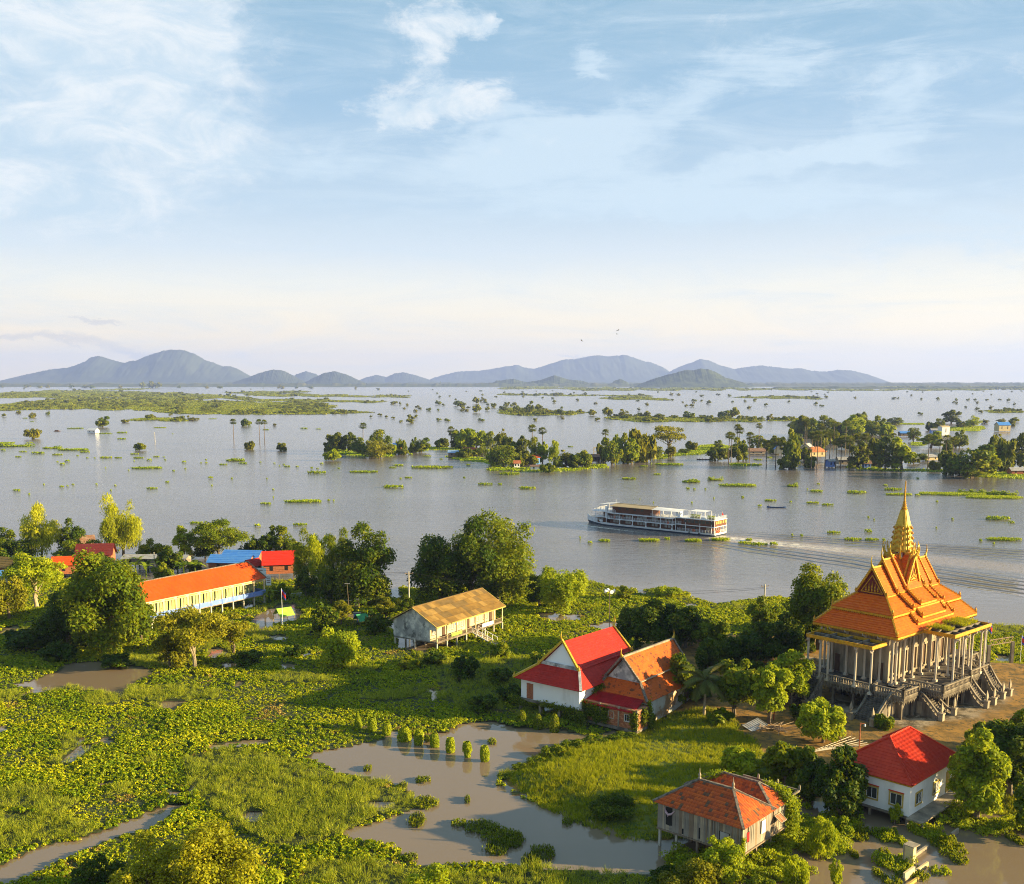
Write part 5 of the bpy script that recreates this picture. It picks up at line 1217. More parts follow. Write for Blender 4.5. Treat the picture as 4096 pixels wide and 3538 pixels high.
m = MB(); m.box(L0, 0, 0.045, 7.5, 2.1, 2.29); m.build('floor', M['concrete_light'], os_)
m = MB(); m.box(L0, 0, 7.3, 7.5, 2.3, 5.9); m.build('wall', M['cream'], os_)
m = MB(); m.box(-.1, .0, .14, 7.3, 2.3, 3.3); m.build('parapet', M['blue_paint'], os_)
m = MB(); m.beam((.2,1.5,2.0),(2.6,1.0,.1),.5,.1); m.beam((.2,2.6,2.0),(2.6,2.2,.1),.1,.1); m.build('gangway', M['wood3'], os_)

# ---- red hall (white gable, gold trim)
rh = gframe('red_roofed_hall', 'white hall with crimson two tier roof, gold edged gable and bricked up door', 'hall', (10.23, 148.22), 52.0)
HU, HVv = 15.5, 11.2
TR = M['red_tile']
e0 = 5.4
rf = MB(); rf.slope((-.9,HVv+.9,e0),(-.9,-.4,e0),(1.6,1.6,7.7),(1.6,8.6,7.7),9,.04); low = rf.build('lower_roof', TR, rh)
rf = MB(); rf.slope((-.9,-.4,e0),(HU+1,-.4,e0),(HU-1,1.75,7.6),(1.6,1.6,7.7),9,.04); rf.slope((HU+1,HVv+.9,e0),(-.9,HVv+.9,e0),(1.6,8.6,7.7),(HU-1,8.6,7.6),9,.04); rf.build('lower_roof', TR, rh)
cvx = 5.1
rf = MB(); rf.slope((1.2,1.5,7.75),(HU+.6,1.5,7.75),(HU+.8,cvx,11.2),(2.2,cvx,11.45),12,.04); up1 = rf.build('upper_roof', TR, rh)
rf = MB(); rf.slope((HU+.6,8.7,7.75),(1.2,8.7,7.75),(2.2,cvx,11.45),(HU+.8,cvx,11.2),12,.04); rf.build('upper_roof', TR, rh)
for a_, b_ in (((1.2,1.45,7.75),(2.2,cvx,11.5)), ((1.2,8.75,7.75),(2.2,cvx,11.5)), ((HU+.6,1.45,7.75),(HU+.8,cvx,11.2))):
    m = MB(); a_, b_ = Vector(a_), Vector(b_); m.beam(a_+Vector((0,0,.1)), b_+Vector((0,0,.1)), .28, .34); teeth(m, a_, b_, .35, .12); flame(m, a_, .8, (a_-b_).normalized()); m.build('rake_trim', M['gold_pale'], rh)
m = MB(); a_, b_ = Vector((-.9,HVv+.9,e0)), Vector((1.6,8.7,7.7)); m.beam(a_+Vector((0,0,.12)), b_+Vector((0,0,.12)), .34, .3); flame(m, a_+Vector((.2,-.2,.1)), .9, (a_-b_).normalized()); m.build('hip_ridge', M['gold_pale'], rh)
m = MB(); m.beam((-.9,-.4,e0+.1),(1.6,1.6,7.8),.4,.25); m.build('hip_ridge', M['white_old'], rh)
for p, d in (((2.2,cvx,11.5),(-1,0,0)), ((HU+.8,cvx,11.25),(1,0,0))):
    c_ = chofa(p, d, 1.6); c_.parent = rh
m = MB(); m.poly([(1.75,1.75,7.7),(1.75,8.5,7.7),(2.35,cvx,11.2)]); m.poly([(1.62,1.7,7.0),(1.62,8.5,7.0),(1.62,8.5,8.1),(1.62,1.7,8.1)]); m.build('gable_wall', M['white'], rh)
m = MB(); m.box(1.5,1.61,1.65,8.55,7.45,8.15); m.build('gable_band', M['white_old'], rh)
m = MB(); m.box(.0, HU, .5, HVv, 2.25, e0+.2); m.build('wall', M['white'], rh)
m = MB(); m.box(-.06,-.01,8.9,10.1,2.3,4.7)
BRK = M['brick']; dr = m.build('door', M['mortar'], rh, 'doorway bricked up with red brick')
for r_ in range(10):
    for k in range(4):
        m = MB(); v0 = 8.95+.28*k+(.07 if r_ % 2 else 0); m.box(-.085,-.061,v0,v0+.24,2.36+.235*r_,2.36+.235*r_+.2); m.build('brick', BRK, dr)
m = MB(); m.box(-.4, HU, .2, HVv+.4, 1.95, 2.22); m.build('floor', M['concrete'], rh)
for v in (.5, 4, 7.5, 11.2):
    for u in (0, 5, 10, 15): m = MB(); m.box(u-.2, u+.2, v-.2, v+.2, -1.2, 1.94); m.build('pillar', M['concrete_light'], rh)

# ---- old hall with mossy orange tiles
oh = gframe('mossy_tiled_hall', 'old brick and plaster hall with lichen spotted orange tile roof and curled ridge horns', 'hall', (19.44, 146.31), 52.0)
OT = M['moss_tile']; U1 = 15.8
rf = MB(); rf.slope((0,-.1,4.0),(U1,-.1,4.0),(U1-.9,2.3,6.2),(1.9,2.3,6.15),8,.05); rf.build('lower_roof', OT, oh)
rf = MB(); rf.slope((.0,9.0,4.2),(.0,-.1,4.0),(1.9,2.3,6.15),(1.9,8.0,6.2),8,.05); rf.build('lower_roof', OT, oh)
rf = MB(); rf.slope((1.7,2.2,6.3),(U1,2.2,6.3),(U1+.6,5.1,9.55),(1.4,5.1,9.75),13,.05); rf.build('upper_roof', OT, oh)
rf = MB(); rf.slope((U1,8.1,6.3),(1.7,8.1,6.3),(1.4,5.1,9.75),(U1+.6,5.1,9.55),13,.05); rf.slope((U1,9.4,4.0),(0,9.4,4.0),(1.9,8.0,6.2),(U1-.9,8.0,6.2),8,.05); rf.build('upper_roof', OT, oh)
for a_, b_ in (((1.6,2.1,6.3),(1.35,5.1,9.8)), ((1.6,8.2,6.3),(1.35,5.1,9.8)), ((U1+.1,2.1,6.3),(U1+.65,5.1,9.6))):
    m = MB(); a_, b_ = Vector(a_), Vector(b_); m.beam(a_+Vector((0,0,.06)), b_+Vector((0,0,.06)), .3, .3); teeth(m, a_, b_, .4, .1); m.build('rake_trim', M['ridge_old'], oh)
for a_, b_ in (((0,-.1,4.1),(1.9,2.3,6.3)), ((0,9.2,4.2),(1.9,8.0,6.3))): ridge_beam(oh, a_, b_, M['ridge_old'], .36, .26)
ridge_beam(oh, (1.7,2.15,6.28), (U1,2.15,6.28), M['concrete_light'], .22, .14, 'flashing'); ridge_beam(oh, (1.4,5.1,9.7), (U1+.6,5.1,9.55), M['concrete_light'], .3, .26)
for p, d in (((1.4,5.1,9.75),(-1,0,0)), ((U1+.6,5.1,9.6),(1,0,0))): c_ = chofa(p, d, 1.4); c_.parent = oh
m = MB(); m.poly([(2.0,2.4,6.1),(2.0,8.0,6.1),(1.75,5.1,9.4)]); m.build('gable_wall', M['white_old'], oh)
m = MB(); m.box(.5, U1-.3, .45, 9, .4, 4.2); m.build('wall', mat('patched_plaster', (.60,.60,.57), .9, (.45,.40,.33), .5, .2, 6, col3=(.36,.22,.12), s3=.25, thr3=(.5,.6)), oh)
# brick front bay
m = MB(); m.box(-3.0, .45, -.3, 9.6, .7, 3.6); bw_ = m.build('bay_wall', M['mortar'], oh, 'brick bay under the red lean-to')
brk = [mat('brick_a', (.44,.16,.07), .9), mat('brick_b', (.36,.12,.055), .9), mat('brick_c', (.50,.21,.10), .9)]
BM = []
for k in range(3): m = MB(); m.box(-.2,.2,-.02,.02,0,.15); BM.append(m.mesh('brick', brk[k]))
nbk = 0
for r_ in range(14):
    for k in range(21):
        v = .0+.45*k+(.22 if r_ % 2 else 0)
        if v < 9.3 and nbk < 230 and not (1.0 < v < 1.9 and 4 < r_ < 11): inst('brick', BM[rnd.randrange(3)], bw_, (-3.03, v, .85+.19*r_), math.pi/2); nbk += 1
for r_ in range(14):
    for k in range(7):
        u = -2.8+.45*k+(.2 if r_ % 2 else 0)
        if u < .2 and nbk < 296 and not (-1.9 < u < -.9 and 4 < r_ < 11): inst('brick', BM[rnd.randrange(3)], bw_, (u, -.33, .85+.19*r_), 0); nbk += 1
for v in (-.25, 2.8, 6, 9.4): m = MB(); m.box(-3.12,-2.9,v-.12,v+.12,.3,3.7); m.build('pillar', M['concrete_light'], oh)
m = MB(); m.box(.3,.55,-.36,-.1,.3,4.0); m.build('pillar', M['concrete_light'], oh)
window(oh, 'v', .95, 1.9, 1.7, 2.9, -3.0, frame=M['wood2'], fw=.08, pane=M['dark'], dep=.08); window(oh, 'v', 3.6, 4.6, 1.7, 2.9, -3.0, frame=M['wood2'], fw=.08, pane=M['dark'], dep=.08)
window(oh, 'u', -1.9, -.9, 1.7, 2.9, -.3, frame=M['wood2'], fw=.08, pane=M['dark'], dep=.08)
m = MB(); m.slope((-3.3,9.0,3.3),(-3.3,.2,3.3),(.2,.6,4.3),(.2,8.6,4.3),3,.04)
for i in range(40): v = .3+i*.22; m.beam((-3.3, v, 3.36), (.2, .6+(v-.2)*8/8.8, 4.36), .07, .05)
m.build('lean_to_roof', M['redtin'], oh, 'crimson corrugated lean-to roof')
m = MB(); m.box(-3.3,.5,-.4,9.8,.35,.72); m.build('plinth', M['concrete'], oh)
m = MB(); m.box(-2.9,.2,9.7,14.0,.9,1.1); m.build('side_deck', M['concrete'], oh)
m = MB(); m.slope((-2.6,13.6,2.9),(-2.6,9.6,2.9),(0,9.8,3.8),(0,13.4,3.8),3,.03); m.build('shed_roof', M['rusttin'], oh, 'rusty tin shed roof between the halls')
for (u, v) in ((-2.5,10),(-2.5,13.4)): m = MB(); m.box(u-.08,u+.08,v-.08,v+.08,-1,2.9); m.build('post', M['wood3'], oh)
# ------------------------------------------------------------------ trees near the camera, read off the 2072 px view: x, foot y, top y, crown width
def T(dx, yb, yt, w, kind, lm, label, **kw):
    kw.setdefault('leaf', .42); kw.setdefault('n', 5000)
    return tree_at(dx, yb, yt, w, kind, lm, label, **kw)
ORD = ['first','second','third','fourth','fifth','sixth','seventh','eighth','ninth','tenth','eleventh','twelfth','thirteenth','fourteenth','fifteenth','sixteenth','seventeenth','eighteenth','nineteenth','twentieth']
def ordn(i): return ORD[i] if i < 20 else ('twenty-'+ORD[i-20] if i < 29 else 'thirtieth' if i == 29 else 'thirty-'+ORD[i-30] if i < 39 else 'fortieth' if i == 39 else 'forty-'+ORD[i-40])
GB = 1.0     # height of the temple bank
T(84,1132,1030,80,'droop','lf_pale','pale yellow drooping tree at the river edge, shorter of the two', n=9000, lobes=34, trunk_frac=.12, leaf=.5)
T(250,1135,1012,92,'droop','lf_pale','tallest pale yellow drooping tree on the river bank', n=13000, lobes=44, trunk_frac=.08, leaf=.5)
T(142,1122,1048,62,'bush','lf_dark','dark green tree between the two pale drooping trees', n=5000)
T(10,1120,1056,48,'bush','lf_mid','bright green tree cut by the frame beside the river', n=3500)
T(40,1135,1083,80,'bush','lf_dark','dark low trees before the shorter pale drooping tree', n=4500)
T(155,1140,1092,110,'layer','lf_mid','flat topped green tree below the pale drooping trees', n=5200)
T(310,1130,1092,70,'bush','lf_mid','leafy shrub right of the tallest drooping tree', n=3200, name='shrub', cat='shrub')
T(374,1132,1060,50,'bush','lf_lime','small feathery lime green tree at the river edge', n=3600)
T(444,1134,1058,128,'layer','lf_mid','broad domed dark tree behind the blue roofed houses', n=11000, lobes=40)
T(520,1130,1082,50,'bush','lf_dark','dark narrow tree right of the domed tree', n=3000)
T(548,1128,1066,44,'bush','lf_mid','round topped tree left of its taller twin behind the red roof', n=3400)
T(580,1128,1064,50,'bush','lf_mid','tree with a rounded yellow tip behind the red roof', n=3800)
T(622,1190,1082,66,'droop','lf_mid','drooping green tree right of the bright red roof', n=7000, lobes=30, trunk_frac=.1)
T(655,1200,1070,68,'droop','lf_lime','tall drooping tree with pale top beside the round dark tree', n=8000, lobes=30, trunk_frac=.1)
T(692,1200,1078,60,'droop','lf_mid','green drooping tree touching the big round dark tree', n=6500, trunk_frac=.1)
T(738,1225,1066,136,'round','lf_dark','big round dark mango tree by the river channel', n=14000, lobes=46, trunk_frac=.06, leaf=.5)
T(893,1222,1080,138,'round','lf_dark','broad dark tree making the lower side of the great clump', n=12000, lobes=40, trunk_frac=.05, leaf=.5)
T(1005,1216,1043,182,'bush','lf_mid','tallest tree of the great clump, its crown lit by the sun', n=17000, lobes=52, trunk_frac=.06, leaf=.5)
T(952,1224,1056,165,'bush','lf_dark','dark tree in the middle of the great clump', n=12000, trunk_frac=.06, leaf=.5)
T(1136,1240,1133,112,'bush','lf_lime','bright green bushy tree at the foot of the great clump', n=9500, lobes=36, trunk_frac=.05)
T(1090,1232,1160,60,'bush','lf_dark','low dark tree between the great clump and the bright bushy tree', n=3500)
T(76,1232,1112,125,'layer','lf_lime','airy yellow green tree with a pale leaning trunk at the frame edge', n=9500, lobes=36, bark='bark_pale')
T(18,1255,1168,90,'bush','lf_olive','olive bush below the tan roofed house', n=5000)
T(222,1318,1108,195,'bush','lf_mid','great spreading tree hiding the end of the orange school', n=24000, lobes=60, trunk_frac=.04, leaf=.5)
T(140,1312,1180,150,'bush','lf_dark','shaded dark tree left of the great spreading tree', n=8000)
T(285,1300,1215,90,'layer','lf_mid','lower arm of foliage at the orange school wall', n=6000)
T(395,1352,1232,170,'layer','lf_olive','open crowned tree with pale forked trunk before the school', n=11500, lobes=46, bark='bark_pale', trunk_frac=.2, leaf=.36)
T(470,1325,1243,85,'layer','lf_olive','olive green tree beside the open crowned tree', n=5500, leaf=.36)
T(345,1352,1275,80,'bush','lf_olive','small yellowish bush under the open crowned tree', n=4500, leaf=.36)
T(682,1350,1268,98,'bush','lf_lime','round leafy bush alone in the hyacinth field', n=6500, lobes=40)
T(655,1290,1222,62,'bush','lf_dark','small dark tree next to the green canopy', n=3800)
T(690,1268,1218,60,'layer','lf_olive','yellow leaved small tree above the green canopy', n=3200)
T(780,1262,1205,50,'layer','lf_olive','yellow leaved small tree beside the stained gable', n=3000)
T(765,1282,1235,60,'bush','lf_dark','dark bush at the corner of the classroom block', n=3500)
for x, y, t, w, k in ((940,1375,1325,55,'lf_dark'),(880,1345,1318,50,'lf_dark'),(1010,1330,1300,45,'lf_mid'),(500,1345,1315,60,'lf_dark'),(235,1352,1322,60,'lf_dark'),(120,1340,1300,70,'lf_dark'),(55,1315,1270,90,'lf_dark'),(600,1330,1305,45,'lf_dark'),(975,1440,1405,60,'lf_dark'),(1035,1420,1385,60,'lf_dark'),(830,1352,1330,50,'lf_mid'),(1100,1345,1318,60,'lf_mid'),(1010,1385,1350,50,'lf_dark')):
    _fb = globals().setdefault('_fbs', []); _fb.append(x); 
    T(x,y,t,w,'bush',k,'low leafy bush in the hyacinth field, %s from the left' % ordn(sorted([940,880,1010,500,235,120,55,600,975,1035,830,1100,1011]).index(x if _fb.count(x) < 2 else 1011)), n=2200, group='bushes in the hyacinth field', name='shrub', cat='shrub', share='fieldbush')
# behind and between the halls
T(1288,1308,1228,92,'bush','lf_dark','dark tree behind the crimson roof ridge', n=6500, z0=GB)
T(1335,1312,1213,110,'bush','lf_dark','shaded dark tree above the tiled hall', n=9500, z0=GB, lobes=34)
T(1385,1316,1222,85,'bush','lf_dark','dark tree right of the shaded tree above the tiled hall', n=7000, z0=GB)
T(1265,1214,1186,36,'round','lf_mid','rounded creeper mound at the river edge, left one', n=1500, name='creeper_mound', cat='shrub')
T(1352,1208,1188,60,'round','lf_lime','long creeper mound at the river edge right of the round one', n=2000, name='creeper_mound', cat='shrub')
T(1440,1330,1245,70,'bush','lf_mid','leafy tree in the orchard nearest the tiled hall', n=4600, z0=GB)
T(1432,1362,1292,55,'bush','lf_dark','small dark orchard tree behind the coconut palm', n=4000, z0=GB)
T(1492,1352,1288,62,'round','lf_dark','neat round orchard tree in shade', n=4500, z0=GB)
T(1525,1325,1268,80,'bush','lf_dark','dark orchard tree left of the temple, farther row', n=5200, z0=GB)
T(1590,1335,1240,95,'bush','lf_dark','dark orchard tree beside the temple porch', n=7000, z0=GB)
T(1540,1350,1258,90,'bush','lf_dark','dark full orchard tree with a bare trunk, nearer row', n=6500, z0=GB)
T(1545,1275,1212,72,'bush','lf_mid','bright bush around the river bank pole', n=4500)
T(1657,1318,1145,142,'bush','lf_mid','tall airy tree rising behind the temple porch', n=15000, lobes=50, z0=GB, trunk_frac=.15)
T(1625,1320,1230,60,'bush','lf_dark','dark tree under the tall airy tree', n=4500, z0=GB)
T(1385,1422,1322,80,'round','lf_mid','mango tree against the tiled hall wall', n=7000, z0=GB, trunk_frac=.1)
T(1360,1405,1345,40,'round','lf_dark','small dark tree at the eave of the tiled hall', n=3000, z0=GB)
T(1488,1452,1328,92,'round','lf_mid','dense mango tree right of the coconut palm', n=9000, lobes=34, z0=GB, trunk_frac=.2)
T(1598,1430,1320,100,'bush','lf_lime','sunlit tree close to the temple stairs', n=8500, lobes=36, z0=GB, trunk_frac=.2)
T(1556,1470,1342,88,'bush','lf_lime','bright yellow green tree with a red pipe at its trunk', n=8500, lobes=36, z0=GB, trunk_frac=.25)
T(1664,1508,1418,100,'round','lf_lime','small round sunlit tree before the temple stairs', n=7500, lobes=44, z0=GB, trunk_frac=.16)
T(1588,1592,1488,86,'bush','lf_mid','leafy tree behind the stilt house', n=7500, z0=.5, trunk_frac=.1)
T(1496,1578,1514,84,'bush','lf_lime','bright lime bush just behind the clay tile roof', n=5000, z0=.5)
T(1640,1620,1520,75,'bush','lf_dark','dark tree between the two houses', n=6000, z0=.4)
T(1698,1652,1508,112,'bush','lf_dark','dark full tree against the white house', n=12000, lobes=40, z0=.2, trunk_frac=.12, leaf=.36)
T(1974,1662,1478,112,'bush','lf_lime','sunlit long leaved tree over the corner of the white house', n=14000, lobes=50, trunk_frac=.08, leaf=.36)
T(2042,1610,1428,130,'bush','lf_dark','big dark tree beyond the white house', n=13000, lobes=40, z0=.8)
T(1990,1560,1462,90,'bush','lf_mid','leafy tree behind the sunlit long leaved tree', n=6500, z0=.8)
T(2080,1700,1560,60,'bush','lf_mid','tree cut by the frame edge low down', n=4000)
T(1418,1415,1370,60,'bush','lf_dark','shaded bush between the coconut palm and the halls', n=3500, z0=GB)
T(1462,1345,1282,62,'bush','lf_mid','orchard tree between the two dark orchard trees', n=4200, z0=GB)
T(1532,1400,1335,60,'bush','lf_dark','dark orchard tree behind the sunlit pair', n=4200, z0=GB)
T(1455,1470,1430,55,'bush','lf_mid','low bush at the foot of the coconut palm', n=2800, z0=GB, name='shrub', cat='shrub')
T(1415,1300,1240,60,'bush','lf_dark','dark tree at the back of the orchard near the river', n=4200, z0=GB)
T(1620,1600,1560,60,'bush','lf_lime','bright low bush between the houses', n=3000, z0=.5, name='shrub', cat='shrub')
T(1560,1560,1520,50,'bush','lf_olive','dry twiggy bush behind the clay tile roof', n=2600, z0=.6, name='shrub', cat='shrub')
T(2065,1520,1440,70,'bush','lf_mid','tree at the right frame edge behind the big dark tree', n=4500, z0=1)
T(1622,1465,1418,46,'bush','lf_dark','dark bush at the left foot of the temple stairs', n=2400, z0=GB, name='shrub', cat='shrub')
T(1790,1478,1448,50,'bush','lf_mid','low bush on the paving between temple and white house', n=2000, z0=GB, name='shrub', cat='shrub')
# foreground shrubs
T(300,1850,1690,150,'bush','lf_gold','bright yellow shrub at the bottom, left of the larger one', n=9000, leaf=.26, name='shrub', cat='shrub')
T(435,1850,1668,190,'bush','lf_gold','largest yellowish shrub at the bottom edge', n=12000, leaf=.26, lobes=46, name='shrub', cat='shrub')
T(210,1830,1742,120,'bush','lf_dark','dark shrub at the bottom edge beside the stream', n=6000, leaf=.26, name='shrub', cat='shrub')
T(530,1850,1740,100,'bush','lf_lime','small green shrub at the bottom right of the largest', n=5000, leaf=.26, name='shrub', cat='shrub')
T(880,1835,1752,110,'bush','lf_lime','bright rounded shrub cut by the bottom edge of the pond', n=5000, leaf=.26, name='shrub', cat='shrub')
T(1462,1800,1692,85,'bush','lf_lime','tall airy shrub in front of the plank wall', n=6500, leaf=.24, lobes=40, name='shrub', cat='shrub', trunk_frac=.2)
T(1400,1810,1735,130,'bush','lf_olive','straggly olive shrub at the left foot of the stilt house', n=6500, leaf=.22, name='shrub', cat='shrub')
T(1535,1835,1778,90,'bush','lf_mid','leafy shrub under the corner of the stilt house', n=5000, leaf=.24, name='shrub', cat='shrub')
T(1605,1815,1742,60,'droop','lf_lime','creeper covered stump right of the stilt house corner', n=4500, leaf=.24, trunk_frac=.02, name='shrub', cat='shrub')
T(1662,1735,1668,70,'droop','lf_lime','tall creeper mass between stilt house and white house', n=6500, leaf=.24, trunk_frac=.02, name='shrub', cat='shrub')
T(1348,1790,1755,90,'bush','lf_dark','low dark shrub in the pond left of the stilt house', n=3500, leaf=.24, name='shrub', cat='shrub')
T(1340,1640,1560,60,'bush','lf_dark','dark shrub on the meadow behind the hip roof', n=3500, z0=.4, name='shrub', cat='shrub') if False else None
T(1240,1650,1612,110,'bush','lf_dark','dark weedy thicket on the lower meadow', n=4500, z0=.2, leaf=.24, name='shrub', cat='shrub')
T(1700,1690,1655,50,'bush','lf_lime','bright creeper patch under the white house corner', n=2200, leaf=.24, name='shrub', cat='shrub')
T(1810,1668,1628,28,'droop','lf_lime','creeper climbing the front corner pillar of the white house', n=1600, leaf=.2, trunk_frac=.02, name='creeper', cat='climbing plant')
T(1688,1800,1742,30,'droop','lf_lime','creeper wrapped post at the bottom edge', n=2200, leaf=.2, trunk_frac=.02, name='creeper', cat='climbing plant')
for x, y, t, w in ((1120,1532,1508,50),(1085,1548,1532,40),(1160,1515,1498,50),(1050,1556,1545,30),(1020,1575,1566,28),(870,1500,1488,30),(1205,1508,1493,60),(1260,1500,1484,60),(1310,1470,1440,36)):
    T(x,y,t,w,'bush','lf_mid','leafy clump along the pond shore, %s from the left' % ordn(sorted([1120,1085,1160,1050,1020,870,1205,1260,1310]).index(x)), n=1500, leaf=.26, name='shrub', cat='shrub', group='clumps along the pond shore', share='shore')

# creeper wrapped posts standing in the pond
posts = [(575,372,255,'with a thin top shoot, farthest left'),(672,390,293,'pointed, second from the left'),(772,415,328,'short and smooth, just clear of the plants'),(892,452,358,'widest, with a skirt of leaves'),(990,482,384,'evenly rounded, middle of the row'),
         (1105,498,405,'slim, with a leaf tuft at its left foot'),(1212,537,438,'tall, third from the right end'),(1330,568,462,'narrow waisted, second from the right end'),(1450,596,492,'last at the right end of the sunlit row')]
for i, (zx, zb, zt, d_) in enumerate(posts):
    dx, yb, yt = 556.4+zx*.2929, 1365.7+zb*.2929, 1365.7+zt*.2929
    p = Dg(dx, yb); Hh = hgt(yt, p.y)
    root = thing('creeper_post', 'creeper covered post in the pond, '+d_, 'post', p, rnd.uniform(0, 6), 'row of creeper covered posts in the pond')
    root.rotation_euler = (rnd.gauss(0, .06), rnd.gauss(0, .06), root.rotation_euler.z)
    m = MB(); m.tube([(0,0,-1),(0,0,Hh*.9)], [.12,.12], 6); m.build('post', M['pole'], root)
    g = np.random.default_rng(400+i); n = 1700 if i != 3 else 2600; r0 = (.62 if i != 3 else .95)
    hz = g.random(n)**.85*Hh; rr = r0*np.sqrt(np.clip(1-(hz/Hh-.42)**2*1.7, .08, 1))*g.uniform(.75, 1.08, n); a_ = g.uniform(0, 6.28, n)
    if i == 7: rr *= np.where(hz < Hh*.35, .7, 1)
    if i == 3: rr *= 1.15-.5*hz/Hh
    if i == 0: rr *= np.clip(1.15-hz/Hh*.95, .15, 1)
    P = np.stack([np.cos(a_)*rr, np.sin(a_)*rr, hz], 1); N = unit(np.stack([np.cos(a_), np.sin(a_), .5*np.ones(n)], 1)+g.normal(size=(n, 3))*.5)
    V, F_, t_ = leaf_geo(P, N, g.uniform(.15, .26, n), g.uniform(.12, .2, n), g.random(n), g)
    inst('creeper', np_mesh('creeper', V, F_, M['lf_lime'], attrs={'tone': t_}), root)
for i, (zx, zb, zt, d_) in enumerate([(1705,338,250,'left of the three'),(1815,372,272,'middle of the three'),(1930,392,272,'nearest the brick bay')]):
    dx, yb, yt = 556.4+zx*.2929, 1365.7+zb*.2929, 1365.7+zt*.2929; p = Dg(dx, yb); Hh = hgt(yt, p.y)
    root = thing('creeper_post', 'shaded creeper covered post below the white hall, '+d_, 'post', p, rnd.uniform(0, 6), 'shaded creeper posts below the halls')
    m = MB(); m.tube([(0,0,-1),(0,0,Hh*.9)], [.12,.12], 6); m.build('post', M['pole'], root)
    g = np.random.default_rng(430+i); n = 1500; hz = g.random(n)*Hh; rr = .7*np.sqrt(np.clip(1-(hz/Hh-.3)**2*1.9, .05, 1)); a_ = g.uniform(0, 6.28, n)
    P = np.stack([np.cos(a_)*rr, np.sin(a_)*rr, hz], 1); N = unit(np.stack([np.cos(a_), np.sin(a_), .5*np.ones(n)], 1)+g.normal(size=(n, 3))*.5)
    V, F_, t_ = leaf_geo(P, N, g.uniform(.15, .26, n), g.uniform(.12, .2, n), g.random(n), g)
    inst('creeper', np_mesh('creeper', V, F_, M['lf_mid'], attrs={'tone': t_}), root)

def creeper_sheet(label, frame, pts, n, spread, leaf=.26, m_='lf_mid', seed=1):
    """creeper hanging over walls and roofs: leaves along lines in a building's own frame"""
    g = np.random.default_rng(seed); Ps = []
    for (a_, b_) in pts:
        k = n//len(pts); t = g.random((k, 1)); Ps.append(np.array(a_)*(1-t)+np.array(b_)*t+g.normal(size=(k, 3))*np.array(spread))
    P = np.vstack(Ps); N = unit(g.normal(size=P.shape)+np.array([-.3, -.6, .6])); V, F_, t_ = leaf_geo(P, N, g.uniform(.7, 1.3, len(P))*leaf, g.uniform(.5, 1.0, len(P))*leaf, g.random(len(P)), g)
    o_ = bpy.data.objects.new('creeper', np_mesh('creeper', V, F_, M[m_], attrs={'tone': t_})); COL.objects.link(o_); o_.location = frame.location; o_.rotation_euler = frame.rotation_euler
    return tag(o_, label, 'climbing plant')
creeper_sheet('dark creeper hanging over the brick bay windows', oh, [((-3.2,8.8,3.4),(-3.2,8.6,.6)),((-3.2,6.6,3.2),(-3.2,6.4,.6)),((-3.2,5.2,3.2),(-3.2,5.2,1.0)),((-3.2,7.6,3.2),(-3.2,7.6,1.5)),((-3.3,9.6,3.2),(-3.3,9.8,1.5)),((-3.2,.2,3.3),(-3.1,0,.9)),((-1.6,-.4,3.4),(-1.8,-.4,1.6))], 5200, (.15,.35,.25), seed=11)
creeper_sheet('creeper crossing the valley between crimson and tiled roofs', oh, [((.2,9.4,4.4),(2.0,8.6,5.6)),((-.5,10.2,4.0),(.6,8.0,4.9)),((0,11.5,3.5),(0,9.8,4.2)),((-1.5,10.5,3.4),(-.5,9.0,4.0))], 3800, (.3,.4,.25), seed=12)
creeper_sheet('creeper running down the corner rib of the tiled hall', oh, [((.3,-.3,4.2),(.2,-.4,.8)),((.1,-.3,3.0),(.1,-.5,.6))], 1500, (.2,.2,.2), seed=13)
creeper_sheet('creeper curtain below the floor edge of the white hall', rh, [((-.5,0.5,2.1),(-.5,7.0,2.1)),((-.4,.2,2.0),(-.4,.2,.4)),((-.5,1.8,2.1),(-.5,1.8,.6)),((-.5,12.5,2.2),(-.6,10.2,1.5))], 3600, (.2,.5,.25), seed=14)
creeper_sheet('bright creeper spilling over the far corner of the clay tile roof', sh, [((9.2,-.4,5.3),(9.6,.6,5.7)),((9.9,-.5,5.1),(9.9,-.5,2.4)),((9.6,1.0,5.8),(10.3,-.4,4.4)),((10.0,-.6,4.2),(10.1,-.6,.8)),((9.9,.5,5.6),(9.3,2.4,6.2))], 5200, (.35,.3,.3), leaf=.24, m_='lf_lime', seed=15)
creeper_sheet('thin creeper on the front corner post of the plank house', sh, [((0,-.1,3.9),(0,-.1,2.0))], 500, (.1,.1,.1), leaf=.18, m_='lf_lime', seed=16)
creeper_sheet('green creeper along the rear ridge of the clay tile roof', sh, [((6.6,9.5,5.5),(8.0,7.4,6.7)),((7.4,9.0,5.9),(8.6,6.5,6.7))], 1500, (.3,.3,.15), leaf=.22, m_='lf_lime', seed=17)

